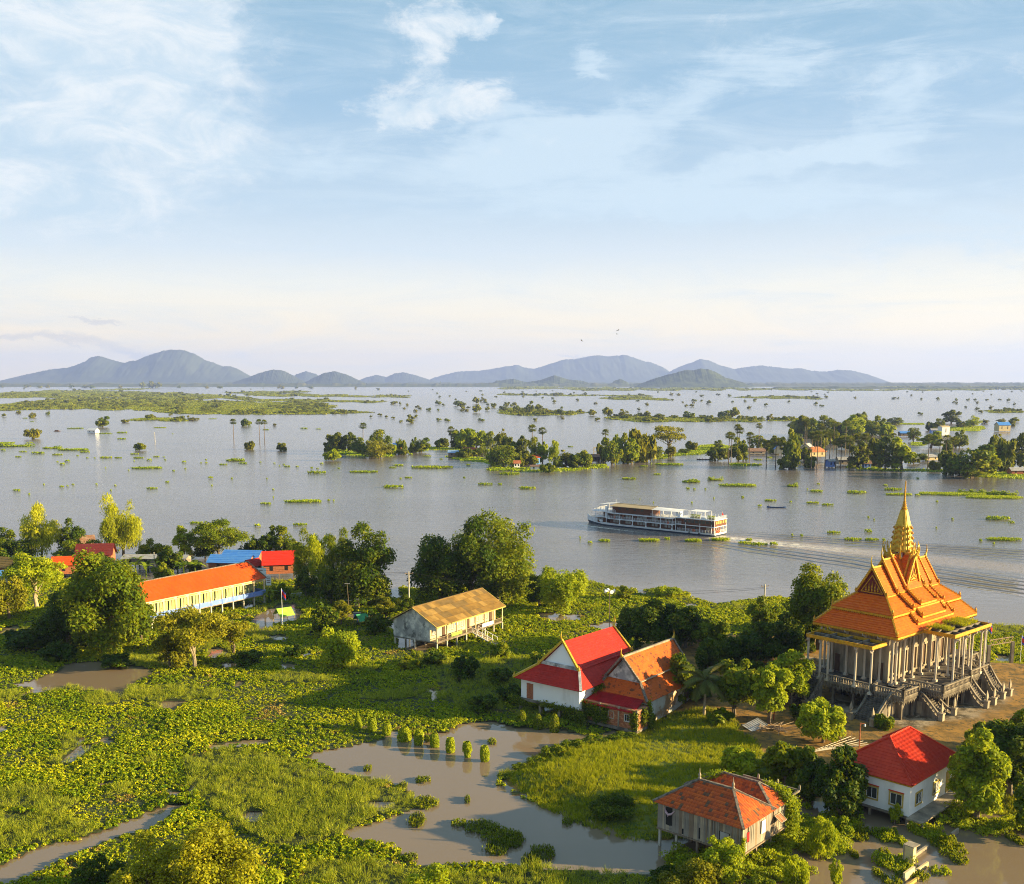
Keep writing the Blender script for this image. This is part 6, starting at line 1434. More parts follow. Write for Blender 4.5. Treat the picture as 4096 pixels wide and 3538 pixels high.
# coconut palm beside the tiled hall
cp = Dg(1424, 1452, GB); cp.z = GB
palm = thing('coconut_palm', 'coconut palm with drooping fronds beside the tiled hall', 'palm', cp, .3)
m = MB(); m.tube([(0,0,-.3),(.1,0,2.5),(.15,.1,5.6)], [.26,.2,.16], 8); m.build('trunk', M['bark_pale'], palm)
gq = np.random.default_rng(77)
for k in range(17):
    az_ = k*2.399; el_ = [1.25,1.1,.95,.8,.6,.5,.35,.3,.2,.1,0,-.1,-.15,1.35,.7,.45,.9][k]; L = gq.uniform(3.8, 4.8)
    pts = []; p = Vector((.15,.1,5.6)); e = el_
    for i in range(11): pts.append(p.copy()); p = p+Vector((math.cos(az_)*math.cos(e), math.sin(az_)*math.cos(e), math.sin(e)))*(L/10); e -= .13
    Ps, Ns, Vv, Ff, b = [], [], [], [], 0; m = MB(); m.tube(pts, [.06-.005*i for i in range(11)], 4)
    for i in range(44):
        t = .6+i*9.3/44; a_ = int(t); q = pts[a_].lerp(pts[min(a_+1, 10)], t-a_); d = (pts[min(a_+1, 10)]-pts[a_]).normalized() if a_ < 10 else d
        s_ = d.cross(Vector((0,0,1))); s_ = s_.normalized() if s_.length > .05 else Vector((1,0,0)); ll = .95*math.sin(.25+2.6*i/44)+.15
        for sg in (-1, 1):
            tip = q+(s_*sg*.8+d*.55-Vector((0,0,.35)))*ll; w_ = d*.09; m.poly([q-w_, q+w_, tip])
    m.build('frond', M['lf_coco'], palm)

# banana plants behind the school roof
def banana_mesh(seed):
    g = random.Random(seed); m = MB()
    for k in range(8):
        a_ = k*2.4+g.random(); L = g.uniform(1.6, 2.4); p = Vector((0,0,1.6)); e = g.uniform(.7, 1.35); pts = []
        for i in range(6): pts.append(p.copy()); p = p+Vector((math.cos(a_)*math.cos(e), math.sin(a_)*math.cos(e), math.sin(e)))*L/5; e -= .38
        s_ = Vector((-math.sin(a_), math.cos(a_), 0)); ws = [.05,.26,.34,.32,.22,.02]
        for i in range(5): m.poly([pts[i]-s_*ws[i], pts[i+1]-s_*ws[i+1], pts[i+1]+s_*ws[i+1], pts[i]+s_*ws[i]])
    return m.mesh('leaves', M['lf_lime'])
bmesh_ = [banana_mesh(k) for k in range(3)]; m = MB(); m.tube([(0,0,-.3),(0,0,1.8)], [.16,.1], 6); bst = m.mesh('stem', M['lf_mid'])
for i, (x, y) in enumerate([(283,1152),(300,1158),(318,1150),(275,1162),(296,1168),(372,1168),(384,1162),(360,1160),(395,1166),(330,1160),(545,1222)]):
    p = Dg(x, y); s_ = rnd.uniform(1.2, 1.6); r_ = thing('banana_plant', 'banana plant with arched leaves behind the orange school roof' if i < 10 else 'small banana plant at the end of the orange school', 'banana plant', p, rnd.uniform(0, 6), 'banana plants behind the school')
    inst('stem', bst, r_, scale=(s_,)*3); inst('leaves', bmesh_[i % 3], r_, scale=(s_,)*3)
# filler trees of the village strip along the river bank (two kinds, shared meshes)
for i, (x, y, t, w, lm) in enumerate([(0,1165,1110,60,'lf_dark'),(45,1180,1130,60,'lf_dark'),(115,1165,1125,50,'lf_mid'),(205,1165,1120,50,'lf_dark'),(345,1158,1108,60,'lf_dark'),(395,1160,1135,40,'lf_mid'),(415,1130,1095,50,'lf_dark'),(605,1135,1100,50,'lf_dark'),(620,1210,1150,50,'lf_dark'),(670,1225,1150,60,'lf_dark'),(330,1180,1140,45,'lf_mid'),(500,1128,1100,40,'lf_dark'),(570,1215,1180,40,'lf_mid'),(820,1240,1205,40,'lf_dark')]):
    T(x,y,t,w,'bush',lm,'leafy green tree of the village strip along the river, %s from the left' % ordn(sorted([0,45,115,205,345,395,415,605,620,670,330,500,570,820]).index(x)), n=3500, group='village strip trees', share='fill', leaf=.45)
# ------------------------------------------------------------------ people
def person(label, loc, rz=0, pose='stand', h=1.65, cloth='cloth', legs='navy', parent=None):
    """one continuous figure grown over a jointed skeleton"""
    s = h/1.7
    if pose == 'sit':
        J = [(0,0,.45),(0,.02,.75),(0,.03,.98),(0,.04,1.08),(0,.08,1.22),(-.17,.02,.93),(-.24,.14,.68),(-.16,.36,.6),(.17,.02,.93),(.24,.14,.68),(.16,.36,.6),(-.1,.02,.42),(-.14,.42,.42),(-.14,.46,.04),(-.14,.6,.02),(.1,.02,.42),(.14,.42,.42),(.14,.46,.04),(.14,.6,.02)]
    else:
        J = [(0,0,.93),(0,.01,1.18),(0,0,1.4),(0,.01,1.48),(0,.03,1.62),(-.18,0,1.37),(-.25,.03,1.1),(-.26,.12,.86),(.18,0,1.37),(.26,.05,1.12),(.22,.22,.98),(-.1,0,.88),(-.12,.03,.48),(-.12,-.02,.06),(-.12,.14,.02),(.1,0,.88),(.13,.06,.48),(.13,.04,.06),(.13,.18,.02)]
    E_ = [(0,1),(1,2),(2,3),(3,4),(2,5),(5,6),(6,7),(2,8),(8,9),(9,10),(0,11),(11,12),(12,13),(13,14),(0,15),(15,16),(16,17),(17,18)]
    rad = [.15,.14,.15,.06,.11,.07,.05,.035,.07,.05,.035,.10,.07,.045,.04,.10,.07,.045,.04]
    me_ = bpy.data.meshes.new('person'); me_.from_pydata([(x*s, y*s, z*s) for x, y, z in J], E_, []); o_ = bpy.data.objects.new('person', me_); COL.objects.link(o_)
    sk = o_.modifiers.new('skin', 'SKIN'); me_.update()
    if not me_.skin_vertices: me_.attributes  # layer is created with the modifier below
    bpy.context.view_layer.objects.active = o_
    try:
        if not me_.skin_vertices:
            bm_ = __import__('bmesh').new(); bm_.from_mesh(me_); bm_.verts.layers.skin.verify(); bm_.to_mesh(me_); bm_.free()
        for i, v in enumerate(me_.skin_vertices[0].data): v.radius = (rad[i]*s, rad[i]*s*.85)
        me_.skin_vertices[0].data[0].use_root = True
    except Exception as ex: print('skin', ex)
    o_.modifiers.new('sub', 'SUBSURF').render_levels = 1
    me_.materials.append(M[cloth]); o_.location = loc; o_.rotation_euler = (0, 0, rz); tag(o_, label, 'person')
    hd = MB(); top = Vector(J[4])*s; hd.lathe([(.03,-.12),(.085,-.06),(.10,.02),(.085,.09),(.03,.13)], (top.x, top.y+.01, top.z), 8); hd.build('head', M['skin'], o_, smooth=True)
    hr = MB(); hr.lathe([(.105,.0),(.11,.05),(.09,.11),(.02,.145)], (top.x, top.y-.02, top.z), 8); hr.build('hair', M['wood_dark'], o_)
    return o_
# ------------------------------------------------------------------ the river cruise ship
ship = thing('cruise_ship', 'three deck river cruise ship with brown cabins, white railings and awnings', 'ship', (65.6, 337, 0), R(140.9))
SW = M['shipwhite']; B_ = 8.6
def S_(mb, name, mats, label=None, parent=None, kind=None): return mb.build(name, mats, parent or ship, label, kind=kind)
# local x runs forward from the stern, the near side is y = 0 and the far side y = -8.6
# hull: sections along x with half breadth and sheer
sec = [(0,4.1,1.0),(1,4.3,1.0),(10,4.3,1.0),(25,4.3,1.0),(38,4.25,1.05),(44,3.8,1.2),(48,2.7,1.55),(51,1.2,1.95),(53,.12,2.3)]
m = MB(); n = len(sec)
for lay, (k0, k1, z0, z1, mi) in enumerate(((.90,.95,-.6,.42,0),(.95,1.0,.42,None,1))):
    b = len(m.v)
    for (x, hb, zt) in sec:
        zz1 = zt if z1 is None else z1+(.0 if x < 44 else (x-44)*.06); zz0 = z0 if lay == 0 else .42+(.0 if x < 44 else (x-44)*.06)
        fo = 0 if x < 50 else (x-50)*.4
        m.v += [(x-fo*(1-lay)*.9, -B_/2+hb*k0, zz0), (x, -B_/2+hb*k1, zz1), (x-fo*(1-lay)*.9, -B_/2-hb*k0, zz0), (x, -B_/2-hb*k1, zz1)]
    for i in range(n-1):
        a_ = b+i*4; m.f += [(a_, a_+4, a_+5, a_+1), (a_+2, a_+3, a_+7, a_+6)]; m.mi += [mi, mi]
    m.f.append((b, b+1, b+3, b+2)); m.mi.append(mi)
hull = S_(m, 'hull', [M['navy'], SW])
m = MB(); b = 0
for (x, hb, zt) in sec: m.v += [(x, -B_/2+hb*.97, zt-.12), (x, -B_/2-hb*.97, zt-.12)]
for i in range(n-1): m.f.append((i*2, i*2+1, i*2+3, i*2+2)); m.mi.append(0)
S_(m, 'deck', M['wood3'])
m = MB()
for s in (1, -1):
    for (p, q) in zip(sec[5:], sec[6:]): m.beam((p[0], -B_/2+s*p[1], p[2]+.35), (q[0], -B_/2+s*q[1], q[2]+.4), .14, .6)
S_(m, 'bulwark', SW, parent=hull)
# deck levels: (x0, x1, z2, z3)
A_, Mi, Fo = (0, 14.4), (15.8, 41.2), (42.3, 47.0)
z2a, z3a, z2m, z3m, z2f, z3f = 3.15, 5.35, 2.75, 4.75, 3.1, 5.1
def slab(x0, x1, z, y0=0.0, y1=-8.6, h=.22, name='deck_edge'):
    m = MB(); m.box(x0, x1, y1, y0, z-h, z); return S_(m, name, SW)
for (x0, x1, za, zb) in ((A_[0], A_[1], z2a, z3a), (Mi[0], Mi[1], z2m, z3m), (Fo[0], Fo[1], z2f, z3f)):
    slab(x0, x1, za); slab(x0, x1 if zb != z3f else x1+1.0, zb)
m = MB()
for (xa, za, xb, zb) in ((14.4,z2a,15.8,z2m),(14.4,z3a,15.8,z3m),(41.2,z2m,42.3,z2f),(41.2,z3m,42.3,z3f)):
    for y in (-.06, -8.5): m.beam((xa, y, za-.11), (xb, y, zb-.11), .12, .24)
    m.poly([(xa, 0, za-.02), (xb, 0, zb-.02), (xb, -8.6, zb-.02), (xa, -8.6, za-.02)])
S_(m, 'ramp', SW)
# posts
for x in (.15, 1.2, 5.4, 10.7, 14.5, 15.8, 20.3, 26.0, 31.4, 36.6, 42.2, 46.9):
    za, zb = (z2a, z3a) if x < 15 else ((z2m, z3m) if x < 42 else (z2f, z3f))
    for y in (-.12, -8.48):
        m = MB(); w_ = .09 if x < 15.2 or x > 42 else .12; m.box(x-w_, x+w_, y-.07, y+.07, 1.0, za-.22); 
        if 15 < x < 42: m.poly([(x-.42, y+.08, 1.0), (x+.42, y+.08, 1.0), (x+.12, y+.08, 1.5), (x-.12, y+.08, 1.5)]); m.poly([(x-.4, y+.08, za-.22), (x-.12, y+.08, za-.55), (x+.12, y+.08, za-.55), (x+.4, y+.08, za-.22)])
        m.box(x-.06, x+.06, y-.06, y+.06, za, zb-.22); S_(m, 'post', SW)
for y in (-1.8,-3.2,-4.6,-6,-7.4): m = MB(); m.box(.08,.18,y-.06,y+.06,1.0,z2a-.22); S_(m, 'post', SW)
# cabins
TK = M['teak']
def cabin(x0, x1, z0, z1, y0=-1.3, y1=-7.3):
    m = MB(); m.box(x0, x1, y1, y0, z0, z1); return S_(m, 'cabin', TK)
def cwin(c_, x, w_, z0, z1, y, mm='curtain'):
    m = MB(); m.box(x-w_/2, x+w_/2, y+.005, y+.05, z0, z1); p = m.build('window', M[mm], c_)
c1 = cabin(1.5, 14, 1.0, z2a-.22, -1.6, -7.0)
for x in (3.2, 8.3, 12): cwin(c1, x, 1.3, 1.7, 2.6, -1.6, 'curtain' if x < 4 else 'glass')
c2 = cabin(.1, 12.4, z2a, z3a-.22, -.1, -8.5)
for k in range(8): cwin(c2, 1.3+k*1.35, 1.05, z2a+.75, z3a-.55, -.1, 'glass')
for k, y in enumerate((-1.0,-2.4,-3.8,-5.6,-7.2)):
    m = MB(); m.box(.03, .095, y-.95, y, z2a+.8, z3a-.5); m.build('window', M['ochre'], c2)
c3 = cabin(15.9, 41.5, 1.0, z2m-.22); c4 = cabin(15.9, 41.5, z2m, z3m-.22)
for x in (17.6,18.9,22.6,23.9,27.4,28.6,29.8,33.3,34.5,38.3,39.5):
    cwin(c3, x, .95, 1.35, 2.25, -1.3); cwin(c4, x, .95, z2m+.4, z3m-.55, -1.3)
for x in (16.6, 21.3, 25.0, 31.8, 36.2): 
    m = MB(); m.box(x-.4, x+.4, -1.295, -1.26, 1.02, 2.35); m.build('door', M['wood_dark'], c3); m = MB(); m.box(x-.4, x+.4, -1.295, -1.26, z2m+.02, z3m-.5); m.build('door', M['wood_dark'], c4)
c5 = cabin(42.4, 46.4, 1.0, z2f-.22, -.9, -7.7)
for x in (44.5, 45.6): cwin(c5, x, .9, 1.6, 2.6, -.9)
c6 = cabin(42.4, 45.0, z2f, z3f-.22, -2.4, -6.4)
c7 = cabin(24.5, 40.6, z3m, 6.9, -1.5, -7.1)
for x in (28.4, 31.4, 34.4, 37.6): cwin(c7, x, 1.0, z3m+1.2, 6.5, -1.5, 'glass')
m = MB(); m.box(14.0, 15.6, -2.0, -4.0, z3a, 7.0); S_(m, 'stairwell', SW)
# roofs
m = MB(); m.poly([(24.2,-.5,7.05),(41.2,-.5,7.05),(40.6,-4.3,7.75),(24.2,-4.3,7.7)]); m.poly([(24.2,-8.2,7.05),(24.2,-4.3,7.7),(40.6,-4.3,7.75),(41.2,-8.2,7.05)]); m.beam((24.2,-.5,7.0),(41.2,-.5,7.0),.1,.16); m.beam((24.2,-4.3,7.72),(40.6,-4.3,7.77),.4,.1); S_(m, 'roof', [M['tanroof']])
m = MB(); m.poly([(13.6,-.6,6.95),(24.3,-.6,7.0),(24.3,-4.3,7.6),(13.6,-4.3,7.3)]); m.poly([(13.6,-8.0,6.95),(13.6,-4.3,7.3),(24.3,-4.3,7.6),(24.3,-8,7.0)]); S_(m, 'awning', M['whiteroof'])
m = MB(); m.poly([(4.6,-2.2,7.5),(10.6,-2.2,7.5),(10.6,-6.6,7.6),(4.6,-6.6,7.6)]); [m.box(x-.05,x+.05,y-.05,y+.05,z3a,7.5) for x in (4.7,10.5) for y in (-2.3,-6.5)]; S_(m, 'awning', M['whiteroof'])
m = MB(); m.poly([(40.9,-2.6,7.75),(46.4,-1.0,7.2),(46.6,-7.6,7.2),(40.9,-7.0,7.75)]); [m.box(x-.05,x+.05,y-.05,y+.05,z3f,7.3) for x in (45.6,) for y in (-1.5,-7.2)]; S_(m, 'awning', M['whiteroof'])
for x in (14.0, 17.4, 20.8, 24.0):
    for y in (-.75, -7.9): m = MB(); m.box(x-.06, x+.06, y-.06, y+.06, z3m-.1, 6.95); S_(m, 'awning_post', SW)
# railings
def rail(pts, z, h=1.0, step=1.05):
    m = MB()
    for p, q in zip(pts, pts[1:]):
        p, q = Vector((*p, z)) if len(p) == 2 else Vector(p), Vector((*q, z)) if len(q) == 2 else Vector(q); L = (q-p).length
        for k in (h, h*.66, h*.33): m.beam(p+Vector((0,0,k)), q+Vector((0,0,k)), .05 if k < h else .07, .05)
        for i in range(int(L/step)+1): c = p.lerp(q, min(1, i*step/L)); m.beam(c, c+Vector((0,0,h)), .05, .05)
    return S_(m, 'railing', SW)
rail([(13.8,-.1),(.1,-.1),(.1,-8.5),(13.8,-8.5)], z3a); rail([(13.8,-.1),(.1,-.1),(.1,-8.5),(13.8,-8.5)], 1.0, .85); rail([(15.9,-.1),(41.2,-.1)], z2m, .9); rail([(15.9,-8.5),(41.2,-8.5)], z2m, .9)
rail([(12.4,-.1),(14.4,-.1)], z2a, .9); rail([(15.8,-.1,z3m),(14.4,-.1,z3a)], 0, 1.0, .6); rail([(15.8,-.1,z2m),(14.4,-.1,z2a)], 0, .9, .6); rail([(41.2,-.1,z2m),(42.3,-.1,z2f)], 0, .9, .6); rail([(38.4,-.1,z3m),(41.4,-.1,z3f+.5)], 0, 1.0, .7)
rail([(42.4,-.1),(46.8,-.1),(46.8,-8.5)], z2f, .9); rail([(42.4,-.2),(47.6,-.2),(47.6,-8.4)], z3f, .9); rail([(15.9,-.1),(24.3,-.1)], z3m, .9)
# fittings
for (x, z, y) in ((17.4, z2m+.5, 0.0),(7.6, 1.5, .02)):
    m = MB(); pts = [(x+.33*math.cos(t), y, z+.33*math.sin(t)) for t in [k*math.pi/5 for k in range(11)]]; m.tube(pts, [.1]*11, 5, cap=False); S_(m, 'lifebuoy', M['orange'])
for y in (-1.8,-3.0): 
    m = MB(); pts = [(-.02, y+.42*math.cos(t), 1.5+.42*math.sin(t)) for t in [k*math.pi/5 for k in range(11)]]; m.tube(pts, [.13]*11, 5, cap=False); S_(m, 'lifebuoy', M['orange'])
for (x, z) in ((9.2,.65),(5.6,.45)): m = MB(); pts = [(x+.25*math.cos(t), .06, z+.25*math.sin(t)) for t in [k*math.pi/5 for k in range(11)]]; m.tube(pts, [.1]*11, 5, cap=False); S_(m, 'tyre_fender', M['tyre'])
for k in range(5): m = MB(); x = 16.5+k*1.6; m.box(x-.5, x+.5, -3.4, -2.6, z3m+.7, z3m+.76); m.box(x-.05, x+.05, -3.05, -2.95, z3m, z3m+.7); S_(m, 'table', M['metal_white'])
m = MB(); m.box(3.8,5.2,-.9,-.3,z3a,z3a+.6); S_(m, 'deck_box', SW)
g = np.random.default_rng(21)
for (x0, x1, y, n_) in ((6.2,9.6,-1.4,500),(.8,3.4,-1.6,420)):
    Pp = np.stack([g.uniform(x0, x1, n_), g.normal(y, .35, n_), z3a+.3+g.random(n_)*.95], 1); V, F_, t_ = leaf_geo(Pp, unit(g.normal(size=(n_, 3))+np.array([0,0,.5])), g.uniform(.15,.35,n_), g.uniform(.1,.25,n_), g.random(n_), g)
    r_ = inst('deck_plants', np_mesh('deck_plants', V, F_, M['lf_lime'], attrs={'tone': t_}), ship)
    m = MB(); m.box(x0, x1, y-.25, y+.25, z3a, z3a+.35); m.build('planter', M['wood_dark'], r_)
m = MB(); m.tube([(.15,-4.3,z3a),(-.5,-4.3,8.0)], [.04,.03], 5); fp = S_(m, 'flagstaff', SW); m = MB(); m.poly([(-.45,-4.3,7.8),(-.1,-4.2,6.7),(-.7,-4.9,6.6)]); m.build('flag', M['red'], fp)
m = MB(); m.tube([(41.0,-4.3,7.7),(41.0,-4.3,9.0)], [.06,.04], 5); m.tube([(40.5,-4.3,8.4),(41.5,-4.3,8.4)], [.04,.04], 4); S_(m, 'mast', SW)
m = MB(); m.tube([(47.5,-1.5,z2f),(49.4,-3.0,1.7)], [.05,.05], 5); m.tube([(47.5,-1.0,z2f),(49.6,-2.4,1.7)], [.05,.05], 5); m.tube([(49.9,-4.3,1.6),(50.4,-4.3,2.6)], [.05,.05], 5); S_(m, 'foredeck_ladder', SW)
m = MB(); m.box(42.2,42.9,-.4,-1.3,z2f,z3f-.22); m.box(42.2,42.9,-.4,-1.3,z3f,6.9); S_(m, 'locker', SW)
MS = ship_m = Matrix.Translation((65.6, 337, 0)) @ Matrix.Rotation(R(140.9), 4, 'Z')
for (lab, x, y, z, c_) in (('person in pink standing at the ship railing amidships', 22.8, -.6, z2m, 'cloth'), ('person in brown standing on the middle deck towards the bow', 35.6, -.6, z2m, 'brick'), ('person in orange sitting low on the middle deck near the bow stairs', 39.0, -.7, z2m, 'orange')):
    p = MS @ Vector((x, y, z)); person(lab, p, R(140.9), 'sit' if 'sitting' in lab else 'stand', cloth=c_)

# long blue boat with a man in its stern
def longboat(label, loc, rz, L, w_, hullm, inner):
    b = thing('wooden_boat', label, 'boat', loc, rz); m = MB(); n = 9; pts = []
    for i in range(n):
        t = i/(n-1); hw = w_*math.sin(math.pi*min(max(t*.93+.035, 0), 1))**.45/2*(1 if i not in (0, n-1) else .25); sh_ = .38+.35*abs(2*t-1)**3
        m.v += [(L*(t-.5), -hw, sh_), (L*(t-.5), -hw*.6, .02), (L*(t-.5), hw*.6, .02), (L*(t-.5), hw, sh_)]
    for i in range(n-1):
        for k in range(3): m.f.append((i*4+k, i*4+k+1, i*4+k+5, i*4+k+4)); m.mi.append(0)
    m.build('hull', hullm, b)
    for k in (-.25, .05, .3): m = MB(); m.box(L*k-.12, L*k+.12, -w_*.42, w_*.42, .3, .34); m.build('thwart', inner, b)
    return b
p = Dg(1571, 1028); longboat('long blue wooden boat with one person on the open river', p, R(-9), 7.6, 1.1, M['blue_paint'] if False else mat('boat_blue', (.06,.12,.28), .6), M['wood'])
person('person in a dark shirt sitting at the stern of the long blue boat', (p.x-3.0, p.y+.42, .05), R(-90), 'sit', cloth='wood_dark')
p = G(2815, 1840); longboat('narrow dark motorboat carrying passengers past the wooded bank', p, R(170), 9, 1.2, M['wood_dark'], M['wood'])
for k, cc in ((-2.5,'wood_dark'),(-.6,'orange'),(1.4,'cloth')): person('passenger %s sitting in the narrow motorboat' % ({-2.5:'in dark clothes at the stern end', -.6:'in an orange vest', 1.4:'in pink near the bow'}[k]), (p.x+k, p.y, .1), R(90), 'sit', cloth=cc)

# ------------------------------------------------------------------ poles, wires, signs, flags, canopies
def pole(label, loc, h, r=.16, cross=True, name='utility_pole', z0=0):
    t = thing(name, label, 'utility pole', loc, .2); m = MB(); m.tube([(0,0,-1),(0,0,h)], [r*1.25, r*.8], 8); m.build('pole', M['pole'], t)
    if cross: m = MB(); m.box(-.9, .9, -.06, .06, h-.5, h-.36); [m.lathe([(.05,0),(.07,.1),(.03,.2)], (x, 0, h-.36), 5) for x in (-.8, 0, .8)]; m.build('crossarm', M['wood3'], t)
    return t
pL = Dg(828, 1236); hL = hgt(1157, pL.y); pole('tall pale power pole left of the classroom roof', pL, hL)
pS = G(*((1290*.4826, 1950+680*.4826))); pS = Dg(313.5, 1160); hS = hgt(1118, pS.y); pole('power pole with crossarm behind the orange school', pS, hS)
pM = Dg(1546, 1232, .5); hM = hgt(1187, pM.y); pole('power pole on the river bank beside the tall airy tree', pM, hM)
def wire(label, p, q, sag_, r=.025):
    m = MB(); p, q = Vector(p), Vector(q); pts = []
    for i in range(13): t = i/12; c = p.lerp(q, t); c.z -= sag_*4*t*(1-t); pts.append(c)
    m.tube(pts, [r]*13, 4, cap=False); return tag(m.build('power_line', M['tyre'], None), label, 'power line')
pW = Dg(560, 1160); 
wire('power line from the school pole to the pole left of the classroom roof', (pS.x, pS.y, hS-.3), (pL.x, pL.y, hL-.2), 1.6); wire('second strand between the school pole and the classroom pole', (pS.x+.8, pS.y, hS-.5), (pL.x+.8, pL.y, hL-.4), 2.0)
wire('power line from the classroom pole to the river bank pole', (pL.x, pL.y, hL-.2), (pM.x, pM.y, hM-.2), 2.4); wire('second strand running to the river bank pole', (pL.x+.8, pL.y, hL-.4), (pM.x+.7, pM.y, hM-.4), 2.9)
pT = Dg(1232, 1318, .6); hT = hgt(1192, pT.y)
t = thing('loudspeaker_tower', 'tall thin pole carrying four white horn loudspeakers', 'loudspeaker pole', (pT.x, pT.y, .6)); m = MB(); m.tube([(0,0,-.5),(0,0,hT-.6)], [.07,.06], 6); m.build('pole', M['wood3'], t)
for k in range(4):
    a_ = k*math.pi/2+.3; m = MB(); d = Vector((math.cos(a_), math.sin(a_), 0)); m.tube([d*.25+Vector((0,0,hT-1.0)), d*.55+Vector((0,0,hT-1.0)), d*.95+Vector((0,0,hT-1.0))], [.08,.14,.38], 8); m.build('loudspeaker', M['metal_white'], t)
# flags
def flagpole(label, loc, h, rz=0, cols=('blue','red','blue'), fs=1.0):
    t = thing('flagpole', label, 'flagpole', loc, rz); m = MB(); m.tube([(0,0,-.5),(0,0,h)], [.06,.045], 6); m.build('pole', M['metal_white'], t)
    f = MB()
    for i, (c0, c1) in enumerate(((0,.25),(.25,.75),(.75,1))):
        for k in range(4):
            x0, x1 = .05+k*.2, .25+k*.2; f.poly([(x0, .1*math.sin(k*1.5), h-.15-c0*1.5-k*.22*fs), (x1, .1*math.sin(k*1.5+1.5), h-.15-c0*1.5-(k+1)*.22*fs), (x1, .1*math.sin(k*1.5+1.5), h-.15-c1*1.5-(k+1)*.22*fs), (x0, .1*math.sin(k*1.5), h-.15-c1*1.5-k*.22*fs)], i)
    f.build('flag', [M['blue'], M['red'], M['blue']], t); return t
p = Dg(572, 1271); flagpole('white flagpole with limp blue and red flag beside the lime canopy', p, hgt(1191, p.y))
p = Dg(1992, 1352, 1.0); flagpole('flagpole with a red flag beside the lattice gateway', (p.x, p.y, 1.0), hgt(1255, p.y)-1.0)
p = Dg(2064, 1338, .8); flagpole('flagpole at the frame edge with a small reddish flag', (p.x, p.y, .8), hgt(1285, p.y)-.8, fs=.7)
# gateway truss
a_, b_ = Dg(1998, 1352, .6), Dg(2056, 1342, .6); h1 = hgt(1296, a_.y)
t = thing('gateway', 'grey lattice gateway on two posts beyond the temple', 'gateway', (a_.x, a_.y, 0)); q = b_-a_; q.z = 0; q = q.normalized()*6.0
for e in (Vector((0,0,0)), q): m = MB(); m.box(e.x-.25, e.x+.25, e.y-.25, e.y+.25, -.2, h1-.9); m.build('post', M['concrete'], t)
m = MB()
for z in (h1-.9, h1): m.beam((0,0,z), (q.x, q.y, z), .14, .12)
for k in range(8): c0, c1 = q*(k/8), q*((k+1)/8); m.beam((c0.x, c0.y, h1-.9 if k % 2 else h1), (c1.x, c1.y, h1 if k % 2 else h1-.9), .08, .08)
m.build('truss', M['wood3'], t)
# canopies in the flooded school yard
def tent(label, loc, rz, L, w_, h0, h1, mm):
    t = thing('canopy', label, 'canopy', loc, rz); m = MB(); m.poly([(-L/2,-w_/2,h0),(L/2,-w_/2,h0),(L/2,0,h1),(-L/2,0,h1)]); m.poly([(-L/2,w_/2,h0),(-L/2,0,h1),(L/2,0,h1),(L/2,w_/2,h0)]); m.build('roof', mm, t)
    for x in (-L/2+.1, L/2-.1):
        for y in (-w_/2+.1, w_/2-.1): m = MB(); m.tube([(x,y,-.8),(x,y,h0)], [.06,.06], 5); m.build('leg', M['ochre'], t)
p = Dg(575, 1258); tent('lime green pitched canopy standing in the flooded yard', p, R(38), 3.4, 3.6, 1.5, 3.0, M['greencanvas'])
p = Dg(683, 1262); tent('small dark green canopy beside the yellow leaved tree', p, R(38), 2.2, 3.0, 1.3, 2.6, M['greendark'])
p = Dg(732, 1266); tent('dark green canopy half hidden left of the stained gable', p, R(38), 2.6, 3.0, 1.2, 2.5, M['greendark'])
# school sign, pillars
p = Dg(757, 1222); t = thing('school_sign', 'long faded grey sign board on two posts in the flooded yard', 'sign', p, R(-14)); m = MB(); m.box(-3.3,3.3,-.05,.05,1.7,2.9); m.build('board', M['greytin'], t); m = MB(); [m.box(-2.8+.55*k,-2.5+.55*k,-.065,-.052,2.15,2.5) for k in range(10)]; m.build('lettering', M['blue_paint'], t); m = MB(); [m.box(x-.07,x+.07,-.07,.07,-.6,1.7) for x in (-3.1,3.1)]; m.build('post', M['pole'], t)
for lab, dx, dy, h in (('white gate pillar standing in water left of the sign', 708, 1232, 1.9), ('taller white gate pillar under the school sign', 723, 1234, 2.4)):
    p = Dg(dx, dy); t = thing('gate_pillar', lab, 'pillar', p); m = MB(); m.box(-.4,.4,-.4,.4,-.6,h); m.build('shaft', M['concrete_light'], t); m = MB(); m.box(-.6,.6,-.6,.6,h,h+.25); m.build('cap', M['white'], t)
p = Dg(707, 1240); t = thing('lamp_post', 'thin leaning lamp post with a flat head in the flooded yard', 'lamp post', p); m = MB(); m.tube([(0,0,-.6),(-.35,0,6.4)], [.07,.05], 5); m.build('pole', M['wood3'], t); m = MB(); m.box(-.9,.2,-.15,.15,6.4,6.5); m.build('lamp', M['greytin'], t)
p = Dg(719, 1250); t = thing('lamp_post', 'short lamp post behind the gate pillars', 'lamp post', p); p_ = Dg(723, 1228); t.location = p_; m = MB(); m.tube([(0,0,-.6),(0,0,4.2)], [.06,.05], 5); m.build('pole', M['greytin'], t); m = MB(); m.box(-.45,.45,-.12,.12,4.2,4.3); m.build('lamp', M['greytin'], t)
p = Dg(723, 1262); t = thing('shrine', 'small white spirit house on a post among the plants', 'spirit house', p); m = MB(); m.box(-.1,.1,-.1,.1,-.5,1.2); m.box(-.7,.7,-.4,.4,1.2,2.1); m.build('body', M['blue_paint'], t); m = MB(); m.beam((-.8,0,2.3),(.8,0,2.3),.7,.12); m.build('roof', M['concrete_light'], t)
